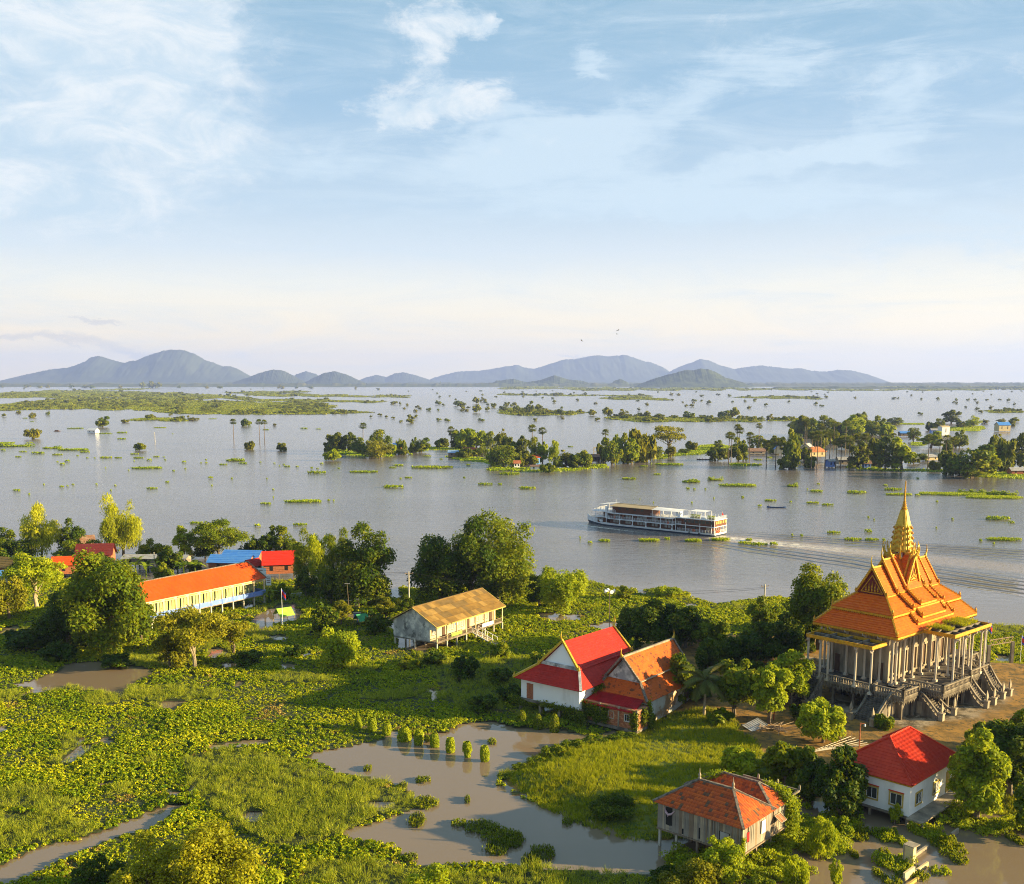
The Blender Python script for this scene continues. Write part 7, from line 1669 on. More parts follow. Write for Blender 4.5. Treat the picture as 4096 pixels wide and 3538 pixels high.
# things on the temple bank
p = Dg(1738, 1520, 1.0); t = thing('lamp_post', 'rusty red post with a hanging bulb near the white house', 'lamp post', (p.x, p.y, .9)); m = MB(); m.tube([(0,0,-.2),(0,0,4.0)], [.09,.09], 6); m.tube([(0,0,4.0),(.6,0,3.9)], [.04,.04], 4); m.build('pole', M['brick'], t); m = MB(); m.lathe([(.02,0),(.14,-.15),(.14,-.35),(.02,-.42)], (.6,0,3.9), 8); m.build('bulb', M['metal_white'], t)
for k in range(6):
    a_ = Dg(1622+k*8, 1532-k*2, 1.1); b_ = Dg(1722+k*8, 1494+k*4, 1.2); m = MB(); m.tube([(a_.x, a_.y, 1.35), (b_.x, b_.y, 1.5+.05*k)], [.05,.05], 5)
    tag(m.build('bamboo_rail', M['pole'], None), 'pale rail of the flat frame between orchard and white house', 'rail', 'pale rails beside the white house')
for (dx, dy) in ((1722,1506),(1700,1530),(1640,1540)):
    p = Dg(dx, dy, 1.0); m = MB(); m.tube([(p.x,p.y,.7),(p.x,p.y,2.6)], [.05,.05], 5); tag(m.build('stake', M['wood3'], None), 'thin upright stake holding the pale rails', 'stake', 'stakes holding the pale rails')
p = Dg(1527, 1478, 1.0); m = MB(); m.box(-1.6,1.6,-1.0,1.0,0,.05); [m.beam((-1.6+.4*k,-1,.07),(-1.6+.4*k,1,.07),.06,.05) for k in range(9)]
o_ = m.build('tin_sheet', M['greytin'], None); o_.location = (p.x, p.y, 1.75); o_.rotation_euler = (R(14), R(-8), R(35)); tag(o_, 'grey corrugated sheets lying on a heap under the trees', 'metal sheet')
g = random.Random(9); m = MB()
for k in range(46): a_ = g.uniform(0, 6.28); c = Vector((g.gauss(0, 1.5), g.gauss(0, .9), g.uniform(0, .8))); d = Vector((math.cos(a_), math.sin(a_), g.uniform(-.2,.3)))*g.uniform(.6, 1.6); m.tube([c-d, c+d], [.05,.03], 4)
p = Dg(1562, 1484, 1.0); o_ = m.build('brushwood_heap', M['dead'], None); o_.location = (p.x, p.y, 1.15); tag(o_, 'tangled heap of dead branches beside the grey sheets', 'brushwood')
p = Dg(1557, 1462, 1.0); m = MB(); m.tube([(p.x+.6,p.y,.8),(p.x+.6,p.y,4.0)], [.08,.08], 6); tag(m.build('red_pipe', M['redtin'], None), 'upright red pipe beside an orchard trunk', 'pipe')
p = Dg(1752, 1330, 1.0); p = G(*(3000+355*.6147, 1900+1222*.6147), 1.0); t = thing('wooden_table', 'low wooden table bed under the orchard trees', 'table', (p.x, p.y, 1.0), R(40)); m = MB(); m.box(-1.9,1.9,-1,1,.6,.7); m.build('table_top', M['wood2'], t); [ (lambda mm: mm.build('leg', M['wood3'], t))((lambda q: (q.box(x-.06,x+.06,y-.06,y+.06,0,.6), q)[1])(MB())) for x in (-1.7,1.7) for y in (-.8,.8)]
p = Dg(2044, 1620); t = thing('barrel', 'blue plastic barrel lying at the frame edge', 'barrel', (p.x, p.y, .6), R(20)); m = MB(); m.tube([(-.5,0,.3),(-.3,0,.3),(.3,0,.3),(.5,0,.3)], [.26,.33,.33,.26], 10); m.build('body', M['bluetin'], t)
# drowned gate walls in the water, lower right
def zC(x, y): return (3300+x*.3842, 2880+y*.3842)
p = G(*zC(880, 1500)); t = thing('gate_pier', 'pale upright concrete gate pier standing in the water', 'pier', p, R(40)); m = MB(); m.box(-.28,.28,-.5,.5,-1,2.0); m.build('slab', M['cream'], t); m = MB(); m.box(-.36,.9,.5,.62,-1,2.0); m.box(-.36,.9,-.58,.62,2.0,2.1); m.build('return', M['concrete_light'], t)
p = G(*zC(950, 1600)); t = thing('sunken_wall', 'broken cream wall leaning out of the water behind the pier', 'wall', p, R(44)); m = MB(); m.box(-2.6,2.6,-.1,.1,-1,.45); m.box(-2.8,-.6,-.12,.12,.45,1.0); m.build('panel', M['cream'], t)
p = G(*zC(930, 1690)); t = thing('sunken_wall', 'ochre wall coping just above the water at the bottom edge', 'wall', p, R(44)); m = MB(); m.box(-2.0,2.0,-.12,.12,-1,.3); m.build('panel', M['ochre'], t)
p = G(*zC(1350, 1200)); t = thing('sunken_wall', 'short tilted post pair in the water before the walkway', 'wall', p, R(44)); m = MB(); m.box(-.9,.9,-.1,.1,-.8,.55); m.build('panel', M['concrete_light'], t)
p = G(*zC(1000, 1380)); t = thing('sunken_wall', 'low grey wall top awash between the plants', 'wall', p, R(44)); m = MB(); m.box(-1.8,1.6,-.12,.12,-.8,.35); m.build('panel', M['concrete_light'], t)
# birds
def bird(label, dx, dy, Y, s, bank):
    el_ = img_angles(dx, dy); p = Vector((math.tan(el_[0])*Y, Y, CAM_H+math.tan(el_[1])*math.hypot(Y, math.tan(el_[0])*Y)))
    t = thing('bird', label, 'bird', p, .5); t.rotation_euler = (bank, .2, .6); m = MB(); m.tube([(-.25*s,0,0),(-.1*s,0,.01),(.12*s,0,.02),(.26*s,0,.0)], [.01*s,.06*s,.06*s,.01*s], 6); m.build('body', M['tyre'], t)
    for sg in (-1, 1): m = MB(); m.poly([(.1*s,0,.02*s),(.12*s,sg*.28*s,.14*s),(-.02*s,sg*.62*s,.06*s),(-.08*s,sg*.26*s,.10*s),(-.1*s,0,.02*s)]); m.build('wing', M['tyre'], t)
bird('bird flying alone above the long ridge', 1177, 690, 230, 1.0, .5); bird('upper bird of the flying pair', 1250, 669, 240, 1.0, -.4); bird('lower bird of the flying pair', 1248, 676.5, 245, .9, .2)

# ------------------------------------------------------------------ houses of the river bank village and beyond
def hut(label, px, py, rz, L, w_, wall, roofm, wallm, z0=1.2, rh_=1.6, name='house', over=.5, hip=False, wins=2, group=None, gable_m=None, cat='house'):
    """simple gabled house; (px, py) is the photograph point of the middle of its roof eave facing the camera"""
    p = G(px, py, z0+wall); t = thing(name, label, cat, (p.x, p.y, 0), R(rz), group); o = over
    m = MB(); m.box(-L/2, L/2, 0, w_, z0, z0+wall); wl = m.build('wall', wallm, t)
    m = MB(); ze = z0+wall-.1; zr = z0+wall+rh_; c = w_/2; e = (L/2+o-c*.8) if hip else L/2+o
    m.slope((-L/2-o,-o,ze),(L/2+o,-o,ze),(e,c,zr),(-e,c,zr),5,.04); m.slope((L/2+o,w_+o,ze),(-L/2-o,w_+o,ze),(-e,c,zr),(e,c,zr),5,.04)
    if hip: m.slope((-L/2-o,w_+o,ze),(-L/2-o,-o,ze),(-e,c,zr),(-e,c,zr),5,.04); m.slope((L/2+o,-o,ze),(L/2+o,w_+o,ze),(e,c,zr),(e,c,zr),5,.04)
    m.build('roof', roofm, t)
    if not hip:
        m = MB(); [m.poly([(x, 0, z0+wall), (x, w_, z0+wall), (x, c, zr-.15)]) for x in (-L/2, L/2)]; m.build('gable', gable_m or wallm, t)
    for k in range(wins): x = -L/2+L*(k+.5)/wins; m = MB(); m.box(x-.4, x+.4, -.03, -.002, z0+wall*.35, z0+wall*.8); m.build('window', M['dark'], t)
    for x in (-L/2+.2, 0, L/2-.2):
        for y in (.2, w_-.2): m = MB(); m.box(x-.1, x+.1, y-.1, y+.1, -1, z0); m.build('stilt', M['wood3'], t)
    return t
Z6 = lambda x, y: (800+x*.4344, 2050+y*.4344); Z5 = lambda x, y: (x*.4826, 1950+y*.4826)
hut('house with a wide blue tin roof behind the orange school', *Z6(255,462), -6, 10.5, 6, 2.2, M['bluetin'], M['brick'])
hut('second blue tin roofed house, the one farther from the camera', *Z6(365,415), -8, 9.5, 5, 2.4, M['bluetin'], M['brick'], z0=1.6)
hut('brick red house with a bright red tiled roof and white ridge', *Z6(725,480), 12, 7.4, 6.0, 2.4, M['redbright'], M['brick'], z0=2.0, rh_=3.0)
hut('small dark red front wing of the bright red roofed house', *Z6(520,490), 55, 3.4, 3, 1.6, M['red_tile'], M['brick'], z0=2.0, rh_=1.6)
hut('house with weathered tan roof at the left frame edge', *Z5(30,665), -20, 9, 5.5, 2.4, M['asbestos2'], M['brick'], rh_=2.2)
hut('low house under a deep blue tarpaulin at the left frame edge', *Z5(10,738), 12, 7, 3.5, 1.6, M['bluetin'], M['blue'], rh_=1.2)
hut('house with dark maroon roof left of the tallest drooping tree', *Z5(775,562), 8, 9, 5, 2.4, M['maroon'], M['brick'], rh_=2.8)
hut('house with terracotta orange roof behind the great spreading tree', *Z5(620,640), 14, 11, 6, 2.4, M['clay_tile'] if False else M['orange_tile'], M['brick'], rh_=1.8)
hut('long low shed with pale grey tin roof among banana plants', *Z5(1270,590), -3, 17, 5, 1.8, M['greytin'], M['concrete_light'], rh_=.7, wins=4, name='shed', cat='shed')
hut('thatched brown hut between the two pale drooping trees', *Z5(712,455), 30, 4.5, 4, 2.2, M['rusttin'], M['cream'], rh_=1.8)
p = Dg(525, 1185); t = thing('billboard', 'white printed billboard in front of the red roofed house', 'sign', p, R(-12)); m = MB(); m.box(-1.9,1.9,-.05,.05,1.6,4.4); m.build('board', M['white'], t); m = MB(); [m.box(-1.6,-1.6+w__,-.07,-.052,3.7-k*.5,3.85-k*.5) for k, w__ in enumerate((2.6,1.8,3.0,2.2))]; m.box(-1.6,-.9,-.071,-.053,1.8,2.1); m.box(.3,1.6,-.071,-.053,1.75,2.0); m.build('lettering', M['maroon'], t); m = MB(); [m.box(x-.06,x+.06,-.06,.06,-.8,1.6) for x in (-1.7,1.7)]; m.build('post', M['wood3'], t)
p = Dg(544, 1193); t = thing('signboard', 'narrow white signboard with red lettering beside the billboard', 'sign', p, R(-10)); m = MB(); m.box(-.65,.65,-.05,.05,1.0,3.4); m.build('board', M['white'], t); m = MB(); [m.box(-.45,.45,-.07,-.052,3.0-k*.45,3.15-k*.45) for k in range(4)]; m.build('lettering', M['maroon'], t); m = MB(); m.box(-.06,.06,-.06,.06,-.8,1.0); m.build('post', M['wood3'], t)
for k, (dx, dy, lab) in enumerate(((585,1172,'moored boat with pale awning under the drooping trees'),(606,1200,'row of small pale boats tied in the shade by the red house'))):
    p = Dg(dx, 1205+k*3); longboat(lab, p, R(5+k*8), 6, 1.2, M['metal_white'], M['wood'])
# ------------------------------------------------------------------ palms
def sugar_palm_mesh():
    g = np.random.default_rng(5); out = []
    for v in range(4):
        m = MB(); H = 12.0
        for k in range(46):
            a_ = k*2.4+g.random()*.4; e = g.uniform(-.75, 1.35); d = np.array([math.cos(a_)*math.cos(e), math.sin(a_)*math.cos(e), math.sin(e)])
            c = np.array([0, 0, H-1.1]); q = c+d*1.25; s_ = np.cross(d, [0,0,1]); s_ /= np.linalg.norm(s_)+1e-6; up = np.cross(s_, d)
            pts = []; m.poly([tuple(c-s_*.03), tuple(c+s_*.03), tuple(q+s_*.05), tuple(q-s_*.05)])
            nb = 7
            for j in range(nb):
                th = (j/(nb-1)-.5)*3.6; th2 = th+.42; r1 = .95*(1 if j % 2 else .9)
                f = lambda t_, r_: tuple(q+(d*math.cos(t_)+s_*math.sin(t_))*r_+up*(.12*r_-.25*r_*r_))
                m.poly([tuple(q), f(th-.22, r1*.75), f(th, r1*1.1), f(th+.22, r1*.75)])
        me_ = m.mesh('fan_crown', M['lf_palm']); out.append(me_)
    return out
SP = sugar_palm_mesh(); m = MB(); m.tube([(0,0,-.5),(.15,0,4),(.05,.1,8),(0,0,11.2)], [.30,.22,.19,.22], 7); SPT = m.mesh('trunk', M['bark'])
def spalm(px, py, pt, label, group='sugar palms of the flooded village'):
    p = G(px, py); Hh = hgt(pt/1.977, p.y); s_ = Hh/12.6; t = thing('sugar_palm', label, 'palm', p, rnd.uniform(0, 6), group); cs = 1.25+rnd.uniform(-.06, .15)
    inst('trunk', SPT, t, scale=(1.1, 1.1, s_*1.0)); inst('fan_crown', SP[rnd.randrange(4)], t, (0, 0, 12*s_-12*cs), scale=(cs*1.15, cs*1.15, cs)); return t
Z1_ = lambda x, y: (1250+x*.6803, 1650+y*.6803); Z2_ = lambda x, y: (2050+x*.6803, 1650+y*.6803); Z3_ = lambda x, y: (2800+x*.5952, 1650+y*.5952); Z4_ = lambda x, y: (3400+x*.5918, 1620+y*.5918); Z0_ = lambda x, y: (x*.6757, 1650+y*.6757)
def sp(Zf, x, yb, yt, label): return spalm(*Zf(x, yb), Zf(x, yt)[1], label)
sp(Z0_,1385,180,40,'sugar palm standing alone in open water with a slightly leaning trunk'); sp(Z0_,1538,190,42,'left palm of the close pair in open water'); sp(Z0_,1568,192,44,'right palm of the close pair in open water')
sp(Z1_,300,235,62,'sugar palm rising over the leftmost clump of trees'); sp(Z1_,815,220,85,'tall sugar palm beside the pale blue tin hut'); sp(Z2_,115,300,72,'taller of two sugar palms above the blue hut'); sp(Z2_,175,305,88,'shorter of two sugar palms above the blue hut'); sp(Z2_,545,280,100,'sugar palm above the timber scaffold')
_pc = [0]
gen = 'sugar palm with a bare dark trunk standing in the flooded palm grove'
for (x, yb, yt) in ((192,345,132),(208,340,140),(248,300,80),(262,300,100),(330,345,135),(392,260,72),(445,372,190),(508,372,175),(600,370,190),(615,330,150),(700,260,45),(712,260,52),(745,388,130),(785,392,125),(838,372,120),(868,368,118),(808,300,75),(895,260,58),(910,376,175),(943,376,165),(975,280,50),(1000,378,160),(1052,372,140),(1105,372,140),(560,375,210),(640,372,200),(770,330,160)): _pc[0] += 1; sp(Z3_, x, yb, yt, 'sugar palm on a bare dark trunk in the flooded palm grove, %s from the left' % ordn(sorted([192,208,248,262,330,392,445,508,600,615,700,712,745,785,838,868,808,895,910,943,975,1000,1052,1105,560,640,770]).index(x)))
for (x, yb, yt) in ((523,432,200),(598,432,235),(643,432,205),(690,400,222),(45,418,210),(98,418,195),(290,300,195),(120,400,240)): sp(Z4_, x, yb, yt, 'sugar palm of the right hand village, %s from the left' % ordn(sorted([523,598,643,690,45,98,290,120]).index(x)))
# ------------------------------------------------------------------ trees and bushes of the islands
def MT(Zf, x, yb, yt, w, kind, lm, label=None, **kw):
    k = (Zf(1, 0)[0]-Zf(0, 0)[0])/1.977; X, Y0 = Zf(x, yb); Y1 = Zf(x, yt)[1]; w = w*1.32
    big = w*k > 26
    kw.setdefault('n', 2600); kw.setdefault('leaf', .95)
    if label is None: label = 'leafy tree of the wooded islands standing in flood water'; kw['group'] = 'island trees'
    return tree_at(X/1.977, Y0/1.977, Y1/1.977, w*k, kind, lm, label, share='mid%d' % rnd.randrange(3), lobes=22, trunk_frac=.03 if kind != 'layer' else .16, **kw)
M['lf_isl'] = leaf_mat('island_foliage', (.03,.06,.003), (.10,.13,.006), (.26,.25,.010), .32)
L_ = dict(d='lf_isl', m='lf_mid', o='lf_olive', l='lf_lime')
isl = {
 'Z1': [(140,230,108,100,'b','d'),(97,228,165,55,'b','d'),(215,232,115,75,'b','d'),(270,245,120,85,'b','m'),(400,250,78,112,'b','m'),(392,268,150,150,'b','o'),(470,250,185,55,'b','l'),(510,245,150,30,'d','l'),(540,247,158,30,'d','m'),(528,250,205,60,'b','d'),
        (640,235,140,85,'b','m'),(600,237,150,45,'b','m'),(590,232,190,44,'b','d'),(335,262,170,90,'b','m'),(765,208,145,72,'b','d'),(838,214,100,60,'b','d'),(885,218,95,98,'b','l'),(965,218,98,112,'b','l'),(1050,232,93,78,'b','m'),(1112,238,85,66,'b','o'),(1140,250,120,80,'b','d'),
        (890,268,205,75,'b','d'),(965,254,210,65,'b','d'),(1062,312,222,80,'b','m'),(1120,325,175,155,'b','m'),(1000,262,195,60,'b','m'),(930,262,235,50,'b','o'),(1090,280,190,80,'b','d')],
 'Z2': [(10,292,160,85,'b','m'),(60,292,135,75,'b','d'),(130,302,120,66,'b','m'),(176,304,165,60,'d','l'),(240,308,168,64,'d','l'),(310,325,212,100,'b','o'),(410,328,218,98,'r','m'),(205,352,300,78,'r','m'),(520,284,225,58,'b','m'),(585,308,130,108,'b','m'),(525,294,175,55,'b','d'),
        (650,302,130,95,'b','m'),(700,305,155,76,'b','l'),(770,292,112,135,'b','o'),(850,274,190,72,'b','m'),(915,254,60,172,'l','o'),(930,264,180,62,'b','o'),(1060,224,172,64,'b','o'),(1010,242,210,66,'b','m'),(680,302,250,85,'b','m'),(100,310,230,90,'b','d'),(30,318,240,70,'b','d'),(265,330,260,50,'b','m'),(620,250,122,50,'d','l'),(360,330,270,60,'b','d')],
 'Z3': [(120,328,222,115,'r','d'),(130,244,178,58,'b','m'),(255,325,175,115,'b','m'),(380,254,140,100,'b','m'),(515,275,145,85,'b','d'),(600,378,125,112,'b','m'),(595,380,270,110,'b','d'),(448,260,170,60,'b','d'),(700,330,230,80,'b','d'),(735,372,290,70,'b','d'),(640,150,40,95,'b','m'),
        (700,165,5,115,'b','d'),(830,158,0,125,'b','m'),(760,175,30,95,'b','m'),(940,165,55,95,'b','d'),(1030,178,15,125,'b','l'),(1080,110,-15,70,'r','d'),(1150,170,45,105,'b','m'),(880,220,110,90,'b','d'),(980,250,140,110,'b','d'),(1060,376,190,135,'b','d'),(1140,340,200,100,'b','d'),(640,235,120,90,'b','m'),(800,240,120,90,'b','d')],
 'Z4': [(60,190,62,125,'b','l'),(130,196,108,85,'b','m'),(200,205,80,115,'b','m'),(240,226,130,95,'b','l'),(310,134,78,100,'b','m'),(20,206,120,85,'b','m'),(430,250,140,84,'b','m'),(545,292,175,122,'b','l'),(600,174,80,64,'b','m'),(550,174,110,64,'b','d'),(685,126,32,98,'b','d'),(830,158,68,92,'b','l'),
        (745,154,105,54,'b','d'),(790,152,100,60,'b','m'),(910,129,95,48,'b','o'),(1025,128,88,52,'b','o'),(1120,118,85,58,'b','m'),(1090,143,100,44,'b','d'),(240,444,210,138,'b','d'),(350,444,215,138,'b','l'),(430,398,320,84,'b','d'),(495,384,320,54,'b','m'),(740,292,175,84,'b','m'),(820,494,245,265,'b','m'),
        (700,474,300,155,'b','d'),(900,480,300,150,'b','l'),(1010,330,188,74,'b','o'),(1020,454,190,155,'b','d'),(1150,434,185,125,'b','d'),(580,444,380,74,'b','o'),(180,420,190,90,'b','d'),(660,330,210,70,'b','m'),(310,400,190,60,'b','o'),(1100,300,240,90,'b','d')],
}
KD = dict(b='bush', r='round', l='layer', d='droop')
ZF_ = dict(Z1=Z1_, Z2=Z2_, Z3=Z3_, Z4=Z4_)
special = {('Z2',915,254): 'tall open crowned tree at the end of the middle island', ('Z4',820,494): 'largest bushy tree of the flooded village, lit on its right', ('Z2',410,328): 'dense egg shaped tree at the waterline', ('Z3',120,328): 'round dark tree standing alone before the palm grove',
           ('Z1',392,268): 'broad olive tree of the leftmost clump, spreading to the water', ('Z1',400,250): 'highest green tree of the leftmost clump', ('Z3',1080,110): 'dark dome topped tree behind the palm grove', ('Z2',205,352): 'low ball shaped bush in front of the blue hut', ('Z2',176,304): 'yellow drooping tree beside the blue hut', ('Z2',240,308): 'pale yellow column of foliage right of the blue hut'}
_all = []
for zn, lst in isl.items():
    for (x, yb, yt, w, k, c_) in lst: _all.append((ZF_[zn](x, yb)[0], zn, x, yb, yt, w, k, c_))
_all.sort(); cnt = {}
for (X_, zn, x, yb, yt, w, k, c_) in _all:
    isn = 'leftmost wooded island' if X_ < 1700 else 'left half of the middle island' if X_ < 2240 else 'right half of the middle island' if X_ < 2790 else 'palm grove island' if X_ < 3420 else 'right hand village island'
    i = cnt[isn] = cnt.get(isn, -1)+1
    lab = special.get((zn, x, yb)) or '%s %s, %s from left on the %s' % ({'d':'dark green','m':'mid green','o':'olive','l':'yellow green'}[c_], {'b':'bushy tree','d':'drooping tree','r':'round tree','l':'layered tree'}[k], ordn(i), isn)
    MT(ZF_[zn], x, yb, yt, w, KD[k], L_[c_], lab, group='trees of the '+isn)
solo = [(Z0_,192,157,96,76,'r','o','round olive tree in open water near the left frame edge'),(Z0_,608,88,15,72,'b','m','tall rounded tree in open water above the floating hut'),(Z0_,828,226,177,56,'r','m','neat ball shaped bush in open water, sunlit'),(Z0_,742,62,42,40,'r','o','low domed bush beside the long weed strip'),
        (Z0_,1459,82,40,50,'r','m','round bush between the lone palm and the palm pair'),(Z0_,1478,220,172,52,'b','o','bush right of the lone palm, nearer the camera'),(Z0_,1668,226,174,52,'b','d','dark bush right of the palm pair'),(Z1_,120,285,222,80,'r','l','ball shaped bright bush in front of the leftmost clump'),
        (Z0_,1140,50,28,52,'b','o','low bush beyond the long weed strip'),(Z0_,1626,82,62,20,'b','o','tiny thin bush right of the palm pair'),(Z0_,190,32,10,34,'b','o','small brownish bush at the upper left'),(Z0_,110,10,-4,30,'b','o','tiny bush at the upper left in open water')]
for (Zf, x, yb, yt, w, k, c_, lab) in solo: MT(Zf, x, yb, yt, w, KD[k], L_[c_], lab, n=2600, name='shrub' if w < 60 else 'tree', cat='shrub' if w < 60 else 'tree')
# small houses among the island trees
hut('pale blue tin roofed hut at the edge of the second island', *Z1_(840,238), -4, 9.5, 6, 2.6, M['greytin'] if False else mat('pale_blue_tin', (.28,.42,.62), .5), M['wood3'], z0=.8)
hut('rust red roof hidden between trees behind the pale blue hut', *Z1_(930,222), 10, 8, 6, 2.4, M['clay_tile'], M['wood3'], z0=.8)
hut('blue roofed hut behind the leftmost clump of trees', *Z1_(487,196), -30, 7, 6, 3, M['bluetin'], M['brick'], z0=1)
hut('blue walled hut with a rust orange roof', *Z2_(140,266), 30, 5, 5, 4.0, M['clay_tile'], M['bluetin'], z0=.6)
hut('tiny white hut with red roof at the waterline', *Z2_(27,300), 5, 3.4, 3, 2.4, M['brick'], M['white'], z0=.5)
hut('low white shed beside the blue walled hut', *Z2_(145,318), -5, 7.5, 4, 2.0, M['rusttin'], M['white'], z0=.3, rh_=.7)
hut('dark shed below the timber scaffold', *Z2_(470,262), 0, 8, 5, 3, M['rusttin'], M['wood_dark'], z0=.8)
hut('orange roofed open pavilion in the palm grove', *Z3_(795,264), 14, 11, 8, 3.2, M['orange_tile'] if False else mat('pavilion_tile', (.60,.22,.08), .7), M['cream'], z0=3.0, rh_=2.8, hip=True)
hut('grey gabled house behind the orange pavilion', *Z3_(758,240), 60, 9, 7, 3.2, M['greytin'], M['cream_white'], z0=3, rh_=3)
hut('small blue grey tin hut right of the pavilion', *Z3_(893,328), 20, 4.6, 4, 3.4, M['bluetin'] if False else M['greytin'], M['blue_paint'], z0=.5, rh_=1.0)
hut('grey tin house with pale walls behind the palms', *Z3_(985,320), 0, 9, 6, 2.8, M['greytin'], M['concrete_light'], z0=.8)
hut('blue gabled boat shed in the palm grove', *Z3_(550,248), 80, 6, 5, 3.0, M['bluetin'], M['cream_white'], z0=.6, rh_=3)
hut('thatched floating hut left of the palm grove', *Z3_(385,262), 0, 11, 5, 2.0, M['rusttin'], M['wood2'], z0=.4, rh_=2)
hut('low white and red huts at the foot of the tall palms', *Z3_(1128,345), 0, 4, 4, 2.6, M['rusttin'], M['blue_paint'], z0=.4)
hut('white water tower house beyond the village', *Z4_(650,148), 10, 7.5, 7, 8, M['cream'], M['white'], z0=1, rh_=.8, wins=1)
hut('yellow walled house with a blue roof in far water', *Z4_(1048,138), 5, 12, 9, 6, M['bluetin'], M['cream'], z0=.6, rh_=3)
hut('grey hip roofed house behind the tall palms', *Z4_(556,352), 10, 9, 7, 2.2, M['greytin'], M['cream'], z0=.8, hip=True)
hut('blue roofed house beside the far trees', *Z4_(385,192), 0, 11, 7, 2.6, M['bluetin'], M['wood3'], z0=.8)
hut('small shed left of the white tower', *Z4_(580,172), 0, 8, 5, 3, M['greytin'], M['blue_paint'], z0=.5)
hut('shed with grey roof under the trees near the frame edge', *Z4_(990,412), 10, 8, 5, 2.6, M['greytin'], M['wood_dark'], z0=1)
hut('blue grey barge shed at the right frame edge', *Z4_(1150,445), 2, 9, 5, 1.8, M['greytin'], M['brick'], z0=.6)
hut('dark huts at the waterline right of the palm grove', *Z4_(10,372), 0, 4, 5, 3, M['rusttin'], M['wood_dark'], z0=.6)
hut('floating hut with white walls in open water', *Z0_(540,107), -18, 9, 6, 2.6, M['whiteroof'], M['white'], z0=.3, rh_=2.2)
p = G(*Z2_(510, 262)); t = thing('scaffold', 'pale timber scaffold frame above the trees', 'scaffold', p); m = MB(); H_ = hgt(Z2_(0,208)[1]/1.977, p.y)
for x in (-3.5, 3.5):
    for y in (0, 4): m.box(x-.15, x+.15, y-.15, y+.15, -1, H_)
for z in (H_, H_-3): m.beam((-3.5,0,z),(3.5,0,z),.3,.25); m.beam((-3.5,4,z),(3.5,4,z),.3,.25); m.beam((-3.5,0,z),(-3.5,4,z),.3,.25); m.beam((3.5,0,z),(3.5,4,z),.3,.25)
m.build('frame', M['cream'], t)
for (Zf, x, yb, yt, lab) in ((Z0_,918,178,118,'bare stake rising from open water'),(Z4_,352,410,305,'pale pole at the edge of the village trees'),(Z4_,1145,432,330,'tall pale pole near the right frame edge')):
    p = G(*Zf(x, yb)); h_ = hgt(Zf(x, yt)[1]/1.977, p.y); m = MB(); m.tube([(p.x,p.y,-1),(p.x,p.y,h_)], [.28,.2], 6); tag(m.build('pole', M['pole'], None), lab, 'pole')
for i, (x, y, w, lab) in enumerate(((338,113,40,'small dark raft of debris left of the floating hut'),)):
    p = G(*Z0_(x, y)); m = MB(); m.box(-3,3,-1.2,1.2,0,.5); m.box(-2,1.5,-.8,.8,.5,1.2); o_ = m.build('raft', M['wood_dark'], None); o_.location = p; tag(o_, lab, 'raft')
# ------------------------------------------------------------------ floating rafts of water hyacinth
def raft_mesh(seed, L, w_, n, bush=0):
    g = np.random.default_rng(seed); x = g.uniform(-1, 1, n*2); y = g.uniform(-1, 1, n*2); edge = 1-.35*fbm(x*4+seed, y*4, 1.0, 3)*2*.8
    ok = (np.abs(x)**2.2+np.abs(y)**2 < np.clip(.35+fbm(x*5+seed*3, y*2, 1.6, 3)*1.15, .2, 1.1)); x, y = x[ok][:n], y[ok][:n]; n = len(x)
    hz = .12+.4*g.random(n)*(.5+fbm(x*6, y*3+seed, 1, 2))
    P = np.stack([x*L/2, y*w_/2, hz], 1)
    if bush:
        k = int(n*.55); c = g.uniform(-.5, .5, (6, 2))*np.array([L*.8, w_*.5]); q = g.integers(0, 6, k); d = unit(g.normal(size=(k, 3))); d[:, 2] = abs(d[:, 2]); rr = g.uniform(.5, 1.0, 6)[q][:, None]*bush
        Pb = np.concatenate([c[q], np.zeros((k, 1))], 1)+d*rr*np.array([1.25, 1, 1]); P = np.vstack([P, Pb])
    n = len(P); N = unit(g.normal(size=(n, 3))*.55+np.array([0, -.1, .8])); s_ = g.uniform(.35, .62, n)
    V, F_, t_ = leaf_geo(P, N, s_, s_*.75, g.random(n), g); return np_mesh('hyacinth_raft', V, F_, M['lf_raft'], attrs={'tone': t_})
RM = {'s': [raft_mesh(600+k, 2.6, 2.0, 70) for k in range(3)], 'm': [raft_mesh(610+k, 7, 4.0, 320) for k in range(4)], 'l': [raft_mesh(620+k, 18, 7, 1200) for k in range(4)], 'x': [raft_mesh(630+k, 40, 16, 4500) for k in range(2)], 'b': [raft_mesh(640+k, 14, 7, 1100, 1.6) for k in range(3)]}
RL = dict(s=2.6, m=7, l=18, x=40, b=14)
def raft(Zf, x, y, w, kind=None, label=None, group='hyacinth rafts drifting on the river'):
    px, py = Zf(x, y); k = Zf(1, 0)[0]-Zf(0, 0)[0]; p = G(px, py); W_ = w*k/FPX*math.hypot(p.y, CAM_H)
    kind = kind or ('s' if W_ < 3.8 else 'm' if W_ < 11 else 'l' if W_ < 28 else 'x'); s_ = W_/RL[kind]
    o_ = inst('hyacinth_raft', RM[kind][rnd.randrange(len(RM[kind]))], None, p, rnd.uniform(-.12, .12), (s_, max(.55, min(1.3, s_)), max(1.3, min(2.2, s_*1.6))))
    sz = {'s': 'small drifting tuft of water hyacinth on the open river', 'm': 'drifting patch of water hyacinth on the open river', 'l': 'long drifting raft of water hyacinth on the open river', 'x': 'very long raft of water hyacinth', 'b': 'drifting hyacinth raft with a bushy hump'}[kind]
    tag(o_, label or sz, 'water plants', group + {'s': ', tufts', 'm': ', patches', 'l': ', long ones', 'x': ', longest', 'b': ', humped'}[kind]); return o_
